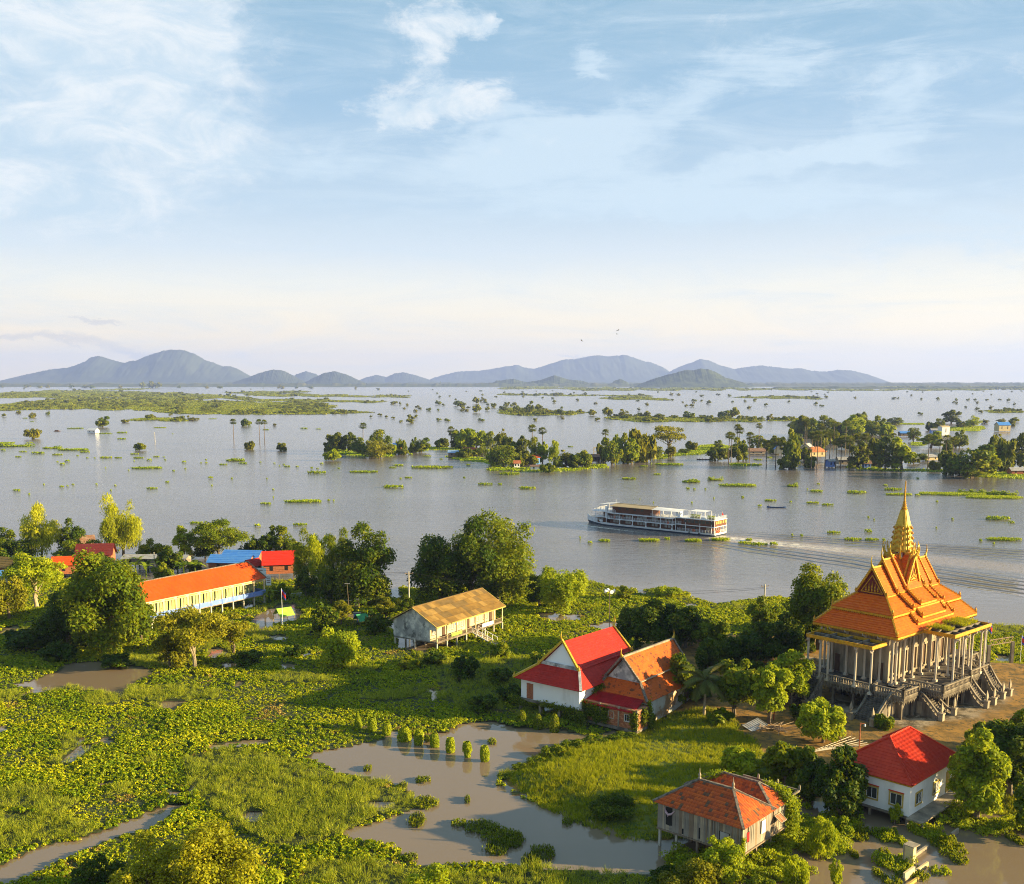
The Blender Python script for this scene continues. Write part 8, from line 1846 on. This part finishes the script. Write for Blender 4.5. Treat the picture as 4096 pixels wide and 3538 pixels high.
for (x, y, w) in ((135,235,50),(225,245,80),(340,254,60),(108,266,40),(400,293,35),(370,311,35),(340,297,15),(625,272,75),(700,272,45),(795,250,55),(820,273,60),(925,265,40),(885,287,35),(875,333,190),(720,160,55),(720,123,65),(620,127,90),(1260,40,50),(950,92,80),(1320,312,50),(1440,305,60),(1700,323,40),(1760,324,22),(1875,362,110),(1905,307,25),(1245,392,32),
                  (900,454,65),(100,466,50),(365,445,30),(432,432,18),(400,440,14),(1573,545,70),(1945,526,20),(1160,660,80),(1777,670,85),(1525,676,45),(173,489,12),(657,466,12),(1090,298,30),(1800,98,50),(1885,101,35),(1575,105,40),(460,259,16),(517,272,16),(560,274,14),(970,268,16),(978,285,14),(1190,303,12),(1220,283,16),(1220,303,18),(1542,298,14),(1625,305,14),(1655,320,10),(1680,312,16),(1845,331,18),(1880,336,18),
                  (2005,335,18),(1097,338,14),(1027,350,18),(795,292,10),(762,346,10),(683,437,16),(571,430,14),(990,417,26),(1372,395,14),(1254,437,10),(1580,397,10),(1618,461,16),(1618,508,8),(1975,527,10),(260,431,10),(625,333,8),(1022,127,10),(190,56,26),(150,37,34),(450,97,100),(20,228,30),(40,182,110),(500,238,60)): raft(Z0_, x, y, w)
raft(Z0_, 95, 203, 205, 'b', 'humped hyacinth raft near the left frame edge'); raft(Z0_, 310, 215, 110, 'b', 'bushy end of the long raft left of the stake'); raft(Z0_, 440, 225, 190, 'l', 'long flat raft beside the bushy one at the left'); raft(Z0_, 1395, 288, 130, 'b', 'hyacinth raft with a pointed green hump under the lone palm'); raft(Z0_, 1800, 531, 235, 'l', 'long thin raft above the riverbank trees'); raft(Z0_, 945, 44, 310, 'x', 'long weed strip in front of the far green fields'); raft(Z0_, 1140, 42, 50, 'm')
Z8_ = lambda x, y: (1200+x*.7722, 1620+y*.7722); Z9_ = lambda x, y: (2700+x*.6737, 1600+y*.6737); ZB_ = lambda x, y: (2300+x*.3378, 1980+y*.3378); ZT_ = lambda x, y: (3000+x*.6147, 1900+y*.6147)
for (x, y, w) in ((330,350,160),(510,317,60),(685,328,238),(480,328,40),(560,380,40),(520,385,15),(480,430,110),(960,415,75),(1035,415,25),(1085,362,105),(1105,338,150),(1175,436,90),(1705,387,75),(1850,363,40),(1900,312,170),(575,260,25),(730,284,18),(870,316,25),(660,268,40),(850,380,14),(1400,218,30),(1370,340,60),(1780,320,40),(1545,320,90),(930,290,100),(1640,290,60)): raft(Z8_, x, y, w)
raft(Z8_, 2025, 400, 95, 'b', 'small humped raft left of the bushy raft pair')
for (x, y, w) in ((700,515,30),(838,547,85),(1075,555,115),(1295,537,100),(1330,565,165),(1440,571,35),(75,530,25),(115,534,20),(850,503,20),(785,535,12),(400,583,15),(1440,470,20),(490,358,50),(560,345,35),(380,388,90),(490,388,60),(20,386,60),(1250,512,30),(180,534,12)): raft(Z9_, x, y, w)
raft(Z9_, 95, 490, 112, 'b', 'pointed green humped raft, left of two'); raft(Z9_, 240, 478, 92, 'b', 'bushy head of the raft right of the pointed one'); raft(Z9_, 375, 512, 235, 'l', 'long flat tail of the raft right of the pointed one'); raft(Z9_, 700, 515, 68, 'b', 'compact bushy raft alone before the palm grove')
raft(Z9_, 1640, 562, 400, 'x', 'largest raft, a broad green tongue at the right'); raft(Z9_, 1900, 582, 380, 'x', 'second broad raft joined to the largest one'); 
for k, x in enumerate((1725,1790,1850,1890,1930,1990)): raft(Z9_, x, 555+k*2, 90, 'b', 'bushy hump growing on the largest raft', 'humps on the largest raft')
for (x, y, w) in ((180,575,65),(350,555,155),(1090,532,75),(60,520,22),(2010,582,150),(1985,37,36),(1642,52,22),(1382,104,24),(928,103,14),(768,60,10)): raft(ZB_, x, y, w)
raft(ZB_, 870, 548, 270, 'l', 'leafy raft below the middle of the ship'); raft(ZB_, 1400, 552, 210, 'l', 'leafy raft below the ship, second from its stern'); raft(ZB_, 1710, 540, 270, 'l', 'leafy raft just below the ship stern'); raft(ZB_, 2060, 545, 80, 'm')
for (x, y, w) in ((130,172,80),(410,187,80),(505,200,75),(60,207,35),(545,382,85),(768,373,50),(790,428,92),(670,426,110),(60,458,110),(155,458,60),(1610,292,160),(1650,425,245),(1700,314,40),(1500,433,20),(1215,180,20),(265,181,20),(770,282,12),(808,298,10),(1318,293,18),(275,398,16),(335,402,22),(1585,455,16),(1213,352,12),(372,188,20),(870,430,24)): raft(ZT_, x, y, w)
Z6B = lambda x, y: (1100+x*.579, 2700+y*.579); ZC_ = lambda x, y: (3300+x*.3842, 2880+y*.3842)
for k, (x, y, w) in enumerate(((1040,892,200),(1330,872,45),(975,1012,140),(1430,1060,260),(1560,1115,300),(1530,1200,200),(1640,1150,180),(1840,1240,190),(1770,1300,150),(2020,1028,72),(1020,735,110),(885,775,60),(1500,470,70),(640,655,60),(1270,1035,110),(930,1275,110))):
    o_ = raft(Z6B, x, y, w, 'l' if w > 130 else 'm', 'low leafy patch on the brown pond, %s from the left' % ordn(sorted([1040,1330,975,1430,1560,1530,1640,1840,1770,2020,1020,885,1500,640,1270,930]).index(x)), 'low patches on the pond'); o_.scale.z *= .6; o_.data = o_.data.copy(); o_.data.materials[0] = M['lf_mid']
_wl = sorted([1050,1250,1330,640,480,330,720,860,560,1200,1950,2040,1180,1400,620,820,1000,700,200,300])
for k, (x, y, w) in enumerate(((1050,1170,330),(1250,1300,330),(1330,1400,300),(640,1215,300),(480,1180,180),(330,1200,200),(720,1500,420),(860,1620,280),(560,1620,110),(1200,1590,220),(1950,1240,130),(2040,1290,110),(1180,1240,260),(1400,1480,180),(620,1400,120),(820,1300,110),(1000,1640,160),(700,1700,200),(200,1330,140),(300,1420,90))):
    o_ = raft(ZC_, x, y, w, 'b' if k in (0,1,3,5,6) else 'm', 'straggling weed patch in the water below the white house, %s from the left' % ordn(_wl.index(x)), 'weed patches by the white house'); o_.scale.z *= .6; o_.data = o_.data.copy(); o_.data.materials[0] = M['lf_mid' if k % 3 else 'lf_lime']
# banks of floating grass under the island trees
def bank(label, pts, dens=1.3, m_='lf_raft', hz=.5, L=.9):
    """low mat of plants inside an outline (source pixels)"""
    poly = [tuple(G(*q)[:2]) for q in pts]; xs = [q[0] for q in poly]; ys = [q[1] for q in poly]; A_2 = (max(xs)-min(xs))*(max(ys)-min(ys)); n = int(min(16000, A_2*dens)); g = np.random.default_rng(int(abs(xs[0])*10)+3)
    X = g.uniform(min(xs), max(xs), n); Y = g.uniform(min(ys), max(ys), n); sc = max(4, (max(ys)-min(ys))*.12); ok = sdist(X, Y, poly)+(fbm(X, Y, sc*2, 3)-.5)*sc*1.6 > 0; X, Y = X[ok], Y[ok]; n = len(X)
    P = np.stack([X, Y, .1+hz*g.random(n)*fbm(X, Y, 12, 2)*1.6], 1); N = unit(g.normal(size=(n, 3))*.5+np.array([0,-.1,.8])); s_ = L*g.uniform(.7, 1.4, n)*(A_2*dens/n*.0+1.0)*max(1, math.sqrt(A_2*dens/16000))
    V, F_, t_ = leaf_geo(P, N, s_*1.3, s_, np.clip(fbm(X, Y, 25, 3)*.7+g.random(n)*.3, 0, 1), g); o_ = bpy.data.objects.new('floating_grass', np_mesh('floating_grass', V, F_, M[m_], attrs={'tone': t_})); COL.objects.link(o_); return tag(o_, label, None, None, 'stuff')
q = lambda Zf, L: [Zf(*a) for a in L]
bank('floating grass under the leftmost clump', q(Z1_, [(80,228),(200,215),(470,225),(470,262),(300,262),(140,240)]))
bank('floating grass between the first two islands', q(Z1_, [(560,228),(680,205),(760,205),(1040,215),(1040,232),(760,222),(680,222),(600,236)]))
bank('floating grass before the second island', q(Z1_, [(780,255),(900,262),(1040,275),(1170,300),(1170,345),(1090,345),(1000,300),(920,290)]))
bank('floating grass along the second island', q(Z2_, [(0,325),(200,335),(360,330),(460,312),(555,308),(560,325),(360,345),(200,350),(0,348)]))
bank('floating grass behind the motorboat', q(Z2_, [(820,262),(900,240),(1000,215),(1176,190),(1176,238),(1050,252),(940,262),(850,278)]))
bank('bright grass left of the palm grove', q(Z3_, [(0,225),(60,215),(180,210),(190,245),(90,275),(0,278)]))
bank('thin grass below the palms', q(Z3_, [(200,345),(320,345),(420,350),(410,362),(300,360),(200,358)])); bank('waterline grass of the village', q(Z3_, [(970,362),(1176,368),(1176,382),(1060,380),(980,374)]))
bank('waterline grass right of the palm grove', q(Z4_, [(0,415),(240,435),(640,440),(670,455),(500,452),(240,448),(0,430)])); bank('grass bank at the right frame edge', q(Z4_, [(820,480),(900,455),(1176,445),(1176,500),(1050,502),(900,488)]))
bank('grass patch by the far blue house', q(Z4_, [(410,258),(500,255),(500,278),(410,276)])); bank('grass patch beneath the far yellow house', q(Z4_, [(680,150),(890,145),(890,180),(680,178)])); bank('grass patch left of the far blue roof', q(Z4_, [(240,124),(500,126),(500,136),(240,134)]))
bank('thin grass strips in far right water', q(Z4_, [(970,40),(1110,40),(1110,56),(970,54)]), m_='lf_farmat', L=1.6)
# ------------------------------------------------------------------ flooded fields and scrub far away
ZL = lambda x, y: (x*.9884, 1350+y*.9884); ZR = lambda x, y: (2048+x*.9884, 1250+y*.9884)
fars = [('ZL', [(-60,228),(150,218),(350,213),(480,220),(700,226),(860,232),(1000,240),(800,250),(480,246),(330,252),(170,244),(-60,246)]), ('ZL', [(-60,285),(20,270),(120,262),(200,256),(340,250),(620,248),(860,256),(1020,262),(1300,266),(1345,278),(1340,290),(1200,293),(1495,303),(1300,312),(1100,313),(760,312),(640,302),(620,294),(340,290),(200,293),(20,298),(-60,298)]),
        ('ZL', [(1010,226),(1240,230),(1650,240),(1640,246),(1300,240),(1000,236)]), ('ZL', [(540,332),(640,328),(750,332),(740,340),(560,340)]), ('ZL', [(870,240),(980,246),(1560,262),(1500,266),(1000,256)]), ('ZL', [(300,212),(600,208),(560,214),(330,216)]), ('ZL', [(900,222),(1250,218),(1240,226),(960,228)]),
        ('ZR', [(-40,300),(500,306),(1100,311),(2100,313),(2100,318),(1100,317),(400,316),(-40,312)]), ('ZR', [(360,345),(460,342),(640,350),(630,356),(460,357),(380,352)]), ('ZR', [(900,344),(1080,340),(1250,346),(1250,353),(1100,352),(930,348)]), ('ZR', [(-40,385),(100,395),(200,402),(300,408),(230,418),(60,418),(-40,412)]),
        ('ZR', [(400,428),(520,420),(700,428),(1000,432),(1000,442),(820,440),(560,445),(420,438)]), ('ZR', [(1500,300),(1700,298),(1760,304),(1640,308),(1500,306)]), ('ZR', [(1790,296),(2100,292),(2100,306),(1850,306)]), ('ZR', [(-40,330),(120,334),(560,338),(560,341),(120,338),(-40,335)]), ('ZR', [(1060,432),(1180,430),(1180,440),(1060,440)]), ('ZR', [(1930,398),(2060,402),(2060,408),(1950,408)])]
ZD = dict(ZL=ZL, ZR=ZR)
bm_ = [tree_meshes(900+k, 'bush', 5.0, 5.0, 360, 1.7, 8, .02)[1] for k in range(4)]
for b in bm_: b.materials[0] = M['lf_far']
fm_ = []
for k in range(3):
    g = np.random.default_rng(950+k); n = 60; P = np.stack([g.normal(0, 6, n), g.normal(0, 6, n), .2+g.random(n)*.9], 1); V, F_, t_ = leaf_geo(P, unit(g.normal(size=(n,3))*.25+np.array([0,-.05,1.])), g.uniform(3.5,6,n), g.uniform(3,5,n), g.random(n), g); fm_.append(np_mesh('grass_mat', V, F_, M['lf_farmat'], attrs={'tone': t_}))
pm, sm_, pb, sb = [], [], [], []
g = np.random.default_rng(31)
for (zn, L) in fars:
    poly = [ZD[zn](*a) for a in L]; xs = [a[0] for a in poly]; ys = [a[1] for a in poly]; A_px = (max(xs)-min(xs))*(max(ys)-min(ys))
    n = int(A_px*.055); X = g.uniform(min(xs), max(xs), n); Y = g.uniform(min(ys), max(ys), n); w_ = (fbm(X, Y*3, 60, 3)-.5)*14; ok = inside(X, Y+w_, poly)
    for a_, b_ in zip(X[ok], Y[ok]):
        if b_ < 1532: continue
        p = G(a_, b_); k = p.y/2600; pm.append((p.x, p.y, 0)); sm_.append(.75*k+.3)
    n = int(A_px*.022*(1.8 if max(ys)-min(ys) < 12 else 1)); X = g.uniform(min(xs), max(xs), n); Y = g.uniform(min(ys), max(ys), n); w_ = (fbm(X, Y*3, 60, 3)-.5)*14; ok = inside(X, Y+w_, poly) & (fbm(X, Y*4, 80, 3) > .42)
    for a_, b_ in zip(X[ok], Y[ok]):
        if b_ < 1532: continue
        p = G(a_, b_); pb.append((p.x, p.y, 0)); sb.append(np.clip(g.lognormal(-.25, .35), .35, 1.8)*(p.y/2600*.45+.55))
print('far', len(pm), len(pb))
scatter('flooded_grassland', 'bright green flooded grassland far across the water', pm, sm_, fm_, 41, .02)
scatter('flooded_scrub', 'low olive scrub growing in the flooded grassland', pb, sb, bm_, 42, .02)
# single bushes and trees scattered over the far water
fk = [(tree_meshes(970+k, 'bush' if k % 2 else 'round', 6, 7+k, 420, 1.5, 9, .02)[1], 6, 7+k) for k in range(5)]
for k, f in enumerate(fk): f[0].materials[0] = M[('lf_far','lf_mid','lf_far','lf_olive','lf_isl')[k]]
def far_tree(px, py, h_px, w_px, cat='tree'):
    p = G(px, py); d = math.hypot(p.y, CAM_H); k = rnd.randrange(5); me_, r0, h0 = fk[k]; w_ = w_px/FPX*d/2; h_ = h_px/FPX*d
    o_ = inst('shrub' if cat == 'shrub' else 'tree', me_, None, p, rnd.uniform(0, 6), (w_/r0, w_/r0, h_/h0))
    tag(o_, {'shrub': 'round shrub standing by itself in the far flood water', 'tree': 'distant tree standing in the flood beyond the islands'}[cat], cat, {'shrub': 'lone shrubs in the far water', 'tree': 'distant trees beyond the islands'}[cat])
lst = [(1160,300,30,60),(1185,290,34,50)]
# row of trees beyond the islands (right half), read in the ZR view
for (x, y, h, w) in ((20,404,34,40),(70,408,46,50),(110,402,36,36),(145,410,22,40),(198,418,34,36),(320,418,22,46),(385,424,36,50),(450,424,34,52),(520,424,22,30),(550,424,22,36),(600,430,24,50),(715,430,32,56),(775,430,18,44),(860,430,36,60),(895,430,40,54),(960,434,16,40),(1045,436,26,38),(1105,438,20,40),(1130,434,16,30),
                   (45,344,8,16),(95,338,12,18),(125,349,8,14),(178,338,12,30),(237,338,12,18),(292,336,12,28),(265,360,10,16),(338,372,10,22),(470,340,12,16),(520,338,12,24),(645,336,12,22),(672,337,10,26),(735,360,10,28),(795,372,14,24),(770,342,10,24),(880,342,12,18),(945,364,10,18),(980,362,8,14),(1120,346,14,30),(1150,348,10,24),(1215,350,14,26),(1240,350,12,28),(1270,348,10,20),(1388,350,10,16),(1545,352,10,24),(1562,352,8,10),(1655,355,8,14),(1725,355,10,20),(1796,360,14,16),(1845,358,10,16),(1875,358,8,16),(2008,362,12,18),(1652,415,12,24),(1835,388,8,14),(92,440,14,26),(205,432,10,18),(345,438,14,28),(232,415,14,30),(275,400,10,16)):
    far_tree(*ZR(x, y), h, w, 'tree' if h > 18 else 'shrub')
for (x, y, h, w) in ((12,204,12,30),(110,204,14,34),(160,206,12,30),(195,205,14,22),(290,206,16,28),(345,206,12,40),(375,207,14,30),(488,206,14,24),(580,206,22,30),(610,207,26,40),(640,207,22,34),(725,206,12,18),(835,207,12,30),(890,207,12,26),(1135,208,16,36),(1200,208,10,16),(1260,209,10,30),(1440,211,14,14),(1530,214,10,16),(1780,196,16,12),
                   (15,322,12,22),(78,308,10,24),(128,326,14,20),(132,312,8,26),(194,315,16,20),(508,346,14,30),(690,316,10,20),(763,325,8,14),(780,335,12,30),(800,333,8,16),(1500,325,10,16),(1562,325,8,18),(1594,272,16,36),(1620,274,12,14),(1735,298,14,24),(1772,272,18,30),(1772,298,10,16),(1845,278,28,30),(1870,288,34,44),(1878,300,14,44),(1932,306,30,46),(1925,270,26,36),(1955,262,20,36),(2000,285,22,36),(2040,300,28,40),(2055,280,22,30),(1635,291,8,20),(1698,292,10,20),(1660,348,22,36),(1683,322,8,18),(1590,330,8,22),(1622,344,10,20)):
    far_tree(*ZL(x, y), h, w, 'tree' if h > 18 else 'shrub')
g = random.Random(17)
for k in range(120):
    y = g.choice([g.uniform(1545, 1580), g.uniform(1560, 1640), g.uniform(1600, 1690)]); x = g.uniform(1500, 4090) if y > 1560 else g.uniform(0, 4090)
    if 3350 < x < 3700 and y > 1600: continue
    s_ = (y-1525)/110; far_tree(x, y, g.uniform(6, 12)*s_+2, g.uniform(12, 22)*s_+4, 'shrub')
# far shore: a low wooded coast and its towns
M['coast'] = mat('coast_woods', (.05,.07,.02), .95, (.10,.10,.04), .01)
g = random.Random(5)
def coast(x0, x1, y, amp, dist, label, seed, step=7):
    prof = [(x0, y+1.2)]; x = x0
    while x < x1: x += g.uniform(step*.4, step*1.6); prof.append((x, y-g.random()**2*amp))
    prof.append((x1+5, y+1.2)); hill('far_shore', label, prof, y, dist, 160, M['coast'], rough=.1, nx=700, ny=12, seed=seed)
coast(-60, 2140, 773.6, 1.3, 12500, 'dark wooded line of the far shore', 21); coast(-60, 1300, 776.4, 3.2, 9300, 'tree lined shore below the twin peaked mountain', 22, 9); coast(1500, 2140, 775.5, 1.6, 9600, 'thin wooded shore to the right of the green hill', 23, 10); coast(1560, 2140, 782.0, 2.0, 6800, 'nearer thin strip of trees on the right', 24, 14)
M['townred'] = mat('town_roof_red', (.62,.16,.08), .8); M['townwhite'] = mat('town_wall_white', (.8,.78,.72), .8)
tm_ = []
for mm in ('townred','townwhite','orange_tile'):
    m = MB(); m.box(-9,9,0,12,0,7,0); m.poly([(-10,-1,7),(10,-1,7),(10,6,12),(-10,6,12)],1); m.poly([(10,13,7),(-10,13,7),(-10,6,12),(10,6,12)],1); m.poly([(-10,-1,7),(-10,6,12),(-10,13,7)]); m.poly([(10,-1,7),(10,13,7),(10,6,12)]); tm_.append(m.mesh('house', [M['townwhite'], M[mm] if mm != 'townwhite' else M['greytin']]))
for k in range(64):
    x = g.choice([g.uniform(30, 150), g.uniform(330, 700), g.uniform(440, 700), g.uniform(840, 1010), g.uniform(1450, 1530), g.uniform(560, 760)]); y = g.uniform(775.2, 777.2) if x < 1300 else g.uniform(778, 783); p = Dg(x, y+.8)
    s_ = g.uniform(.9, 1.9); o_ = inst('house', tm_[g.choices(range(3), (4,3,2))[0]], None, (p.x, p.y, 0), g.uniform(-.8, .8), (s_*1.3, s_, s_*.9)); tag(o_, 'tiny far shore house with a pale wall and bright roof', 'house', 'houses of the far shore towns')
# ------------------------------------------------------------------ the air
def haze(density, color):
    m_ = bpy.data.materials.new('haze'); m_.use_nodes = True; t = NT(m_.node_tree); t.n.clear(); o = t.node('ShaderNodeOutputMaterial'); v = t.node('ShaderNodeVolumePrincipled')
    v.inputs['Color'].default_value = (*color, 1); v.inputs['Density'].default_value = density; v.inputs['Anisotropy'].default_value = .1; t.l.new(v.outputs[0], o.inputs['Volume'])
    m = MB(); m.box(-22500, 22500, -900, 24000, -3, 640); ob = m.build('haze', m_, None); tag(ob, 'pale humid air that fades the mountains', None, None, 'stuff')
haze(5.2e-5, (.37, .50, 1.0))
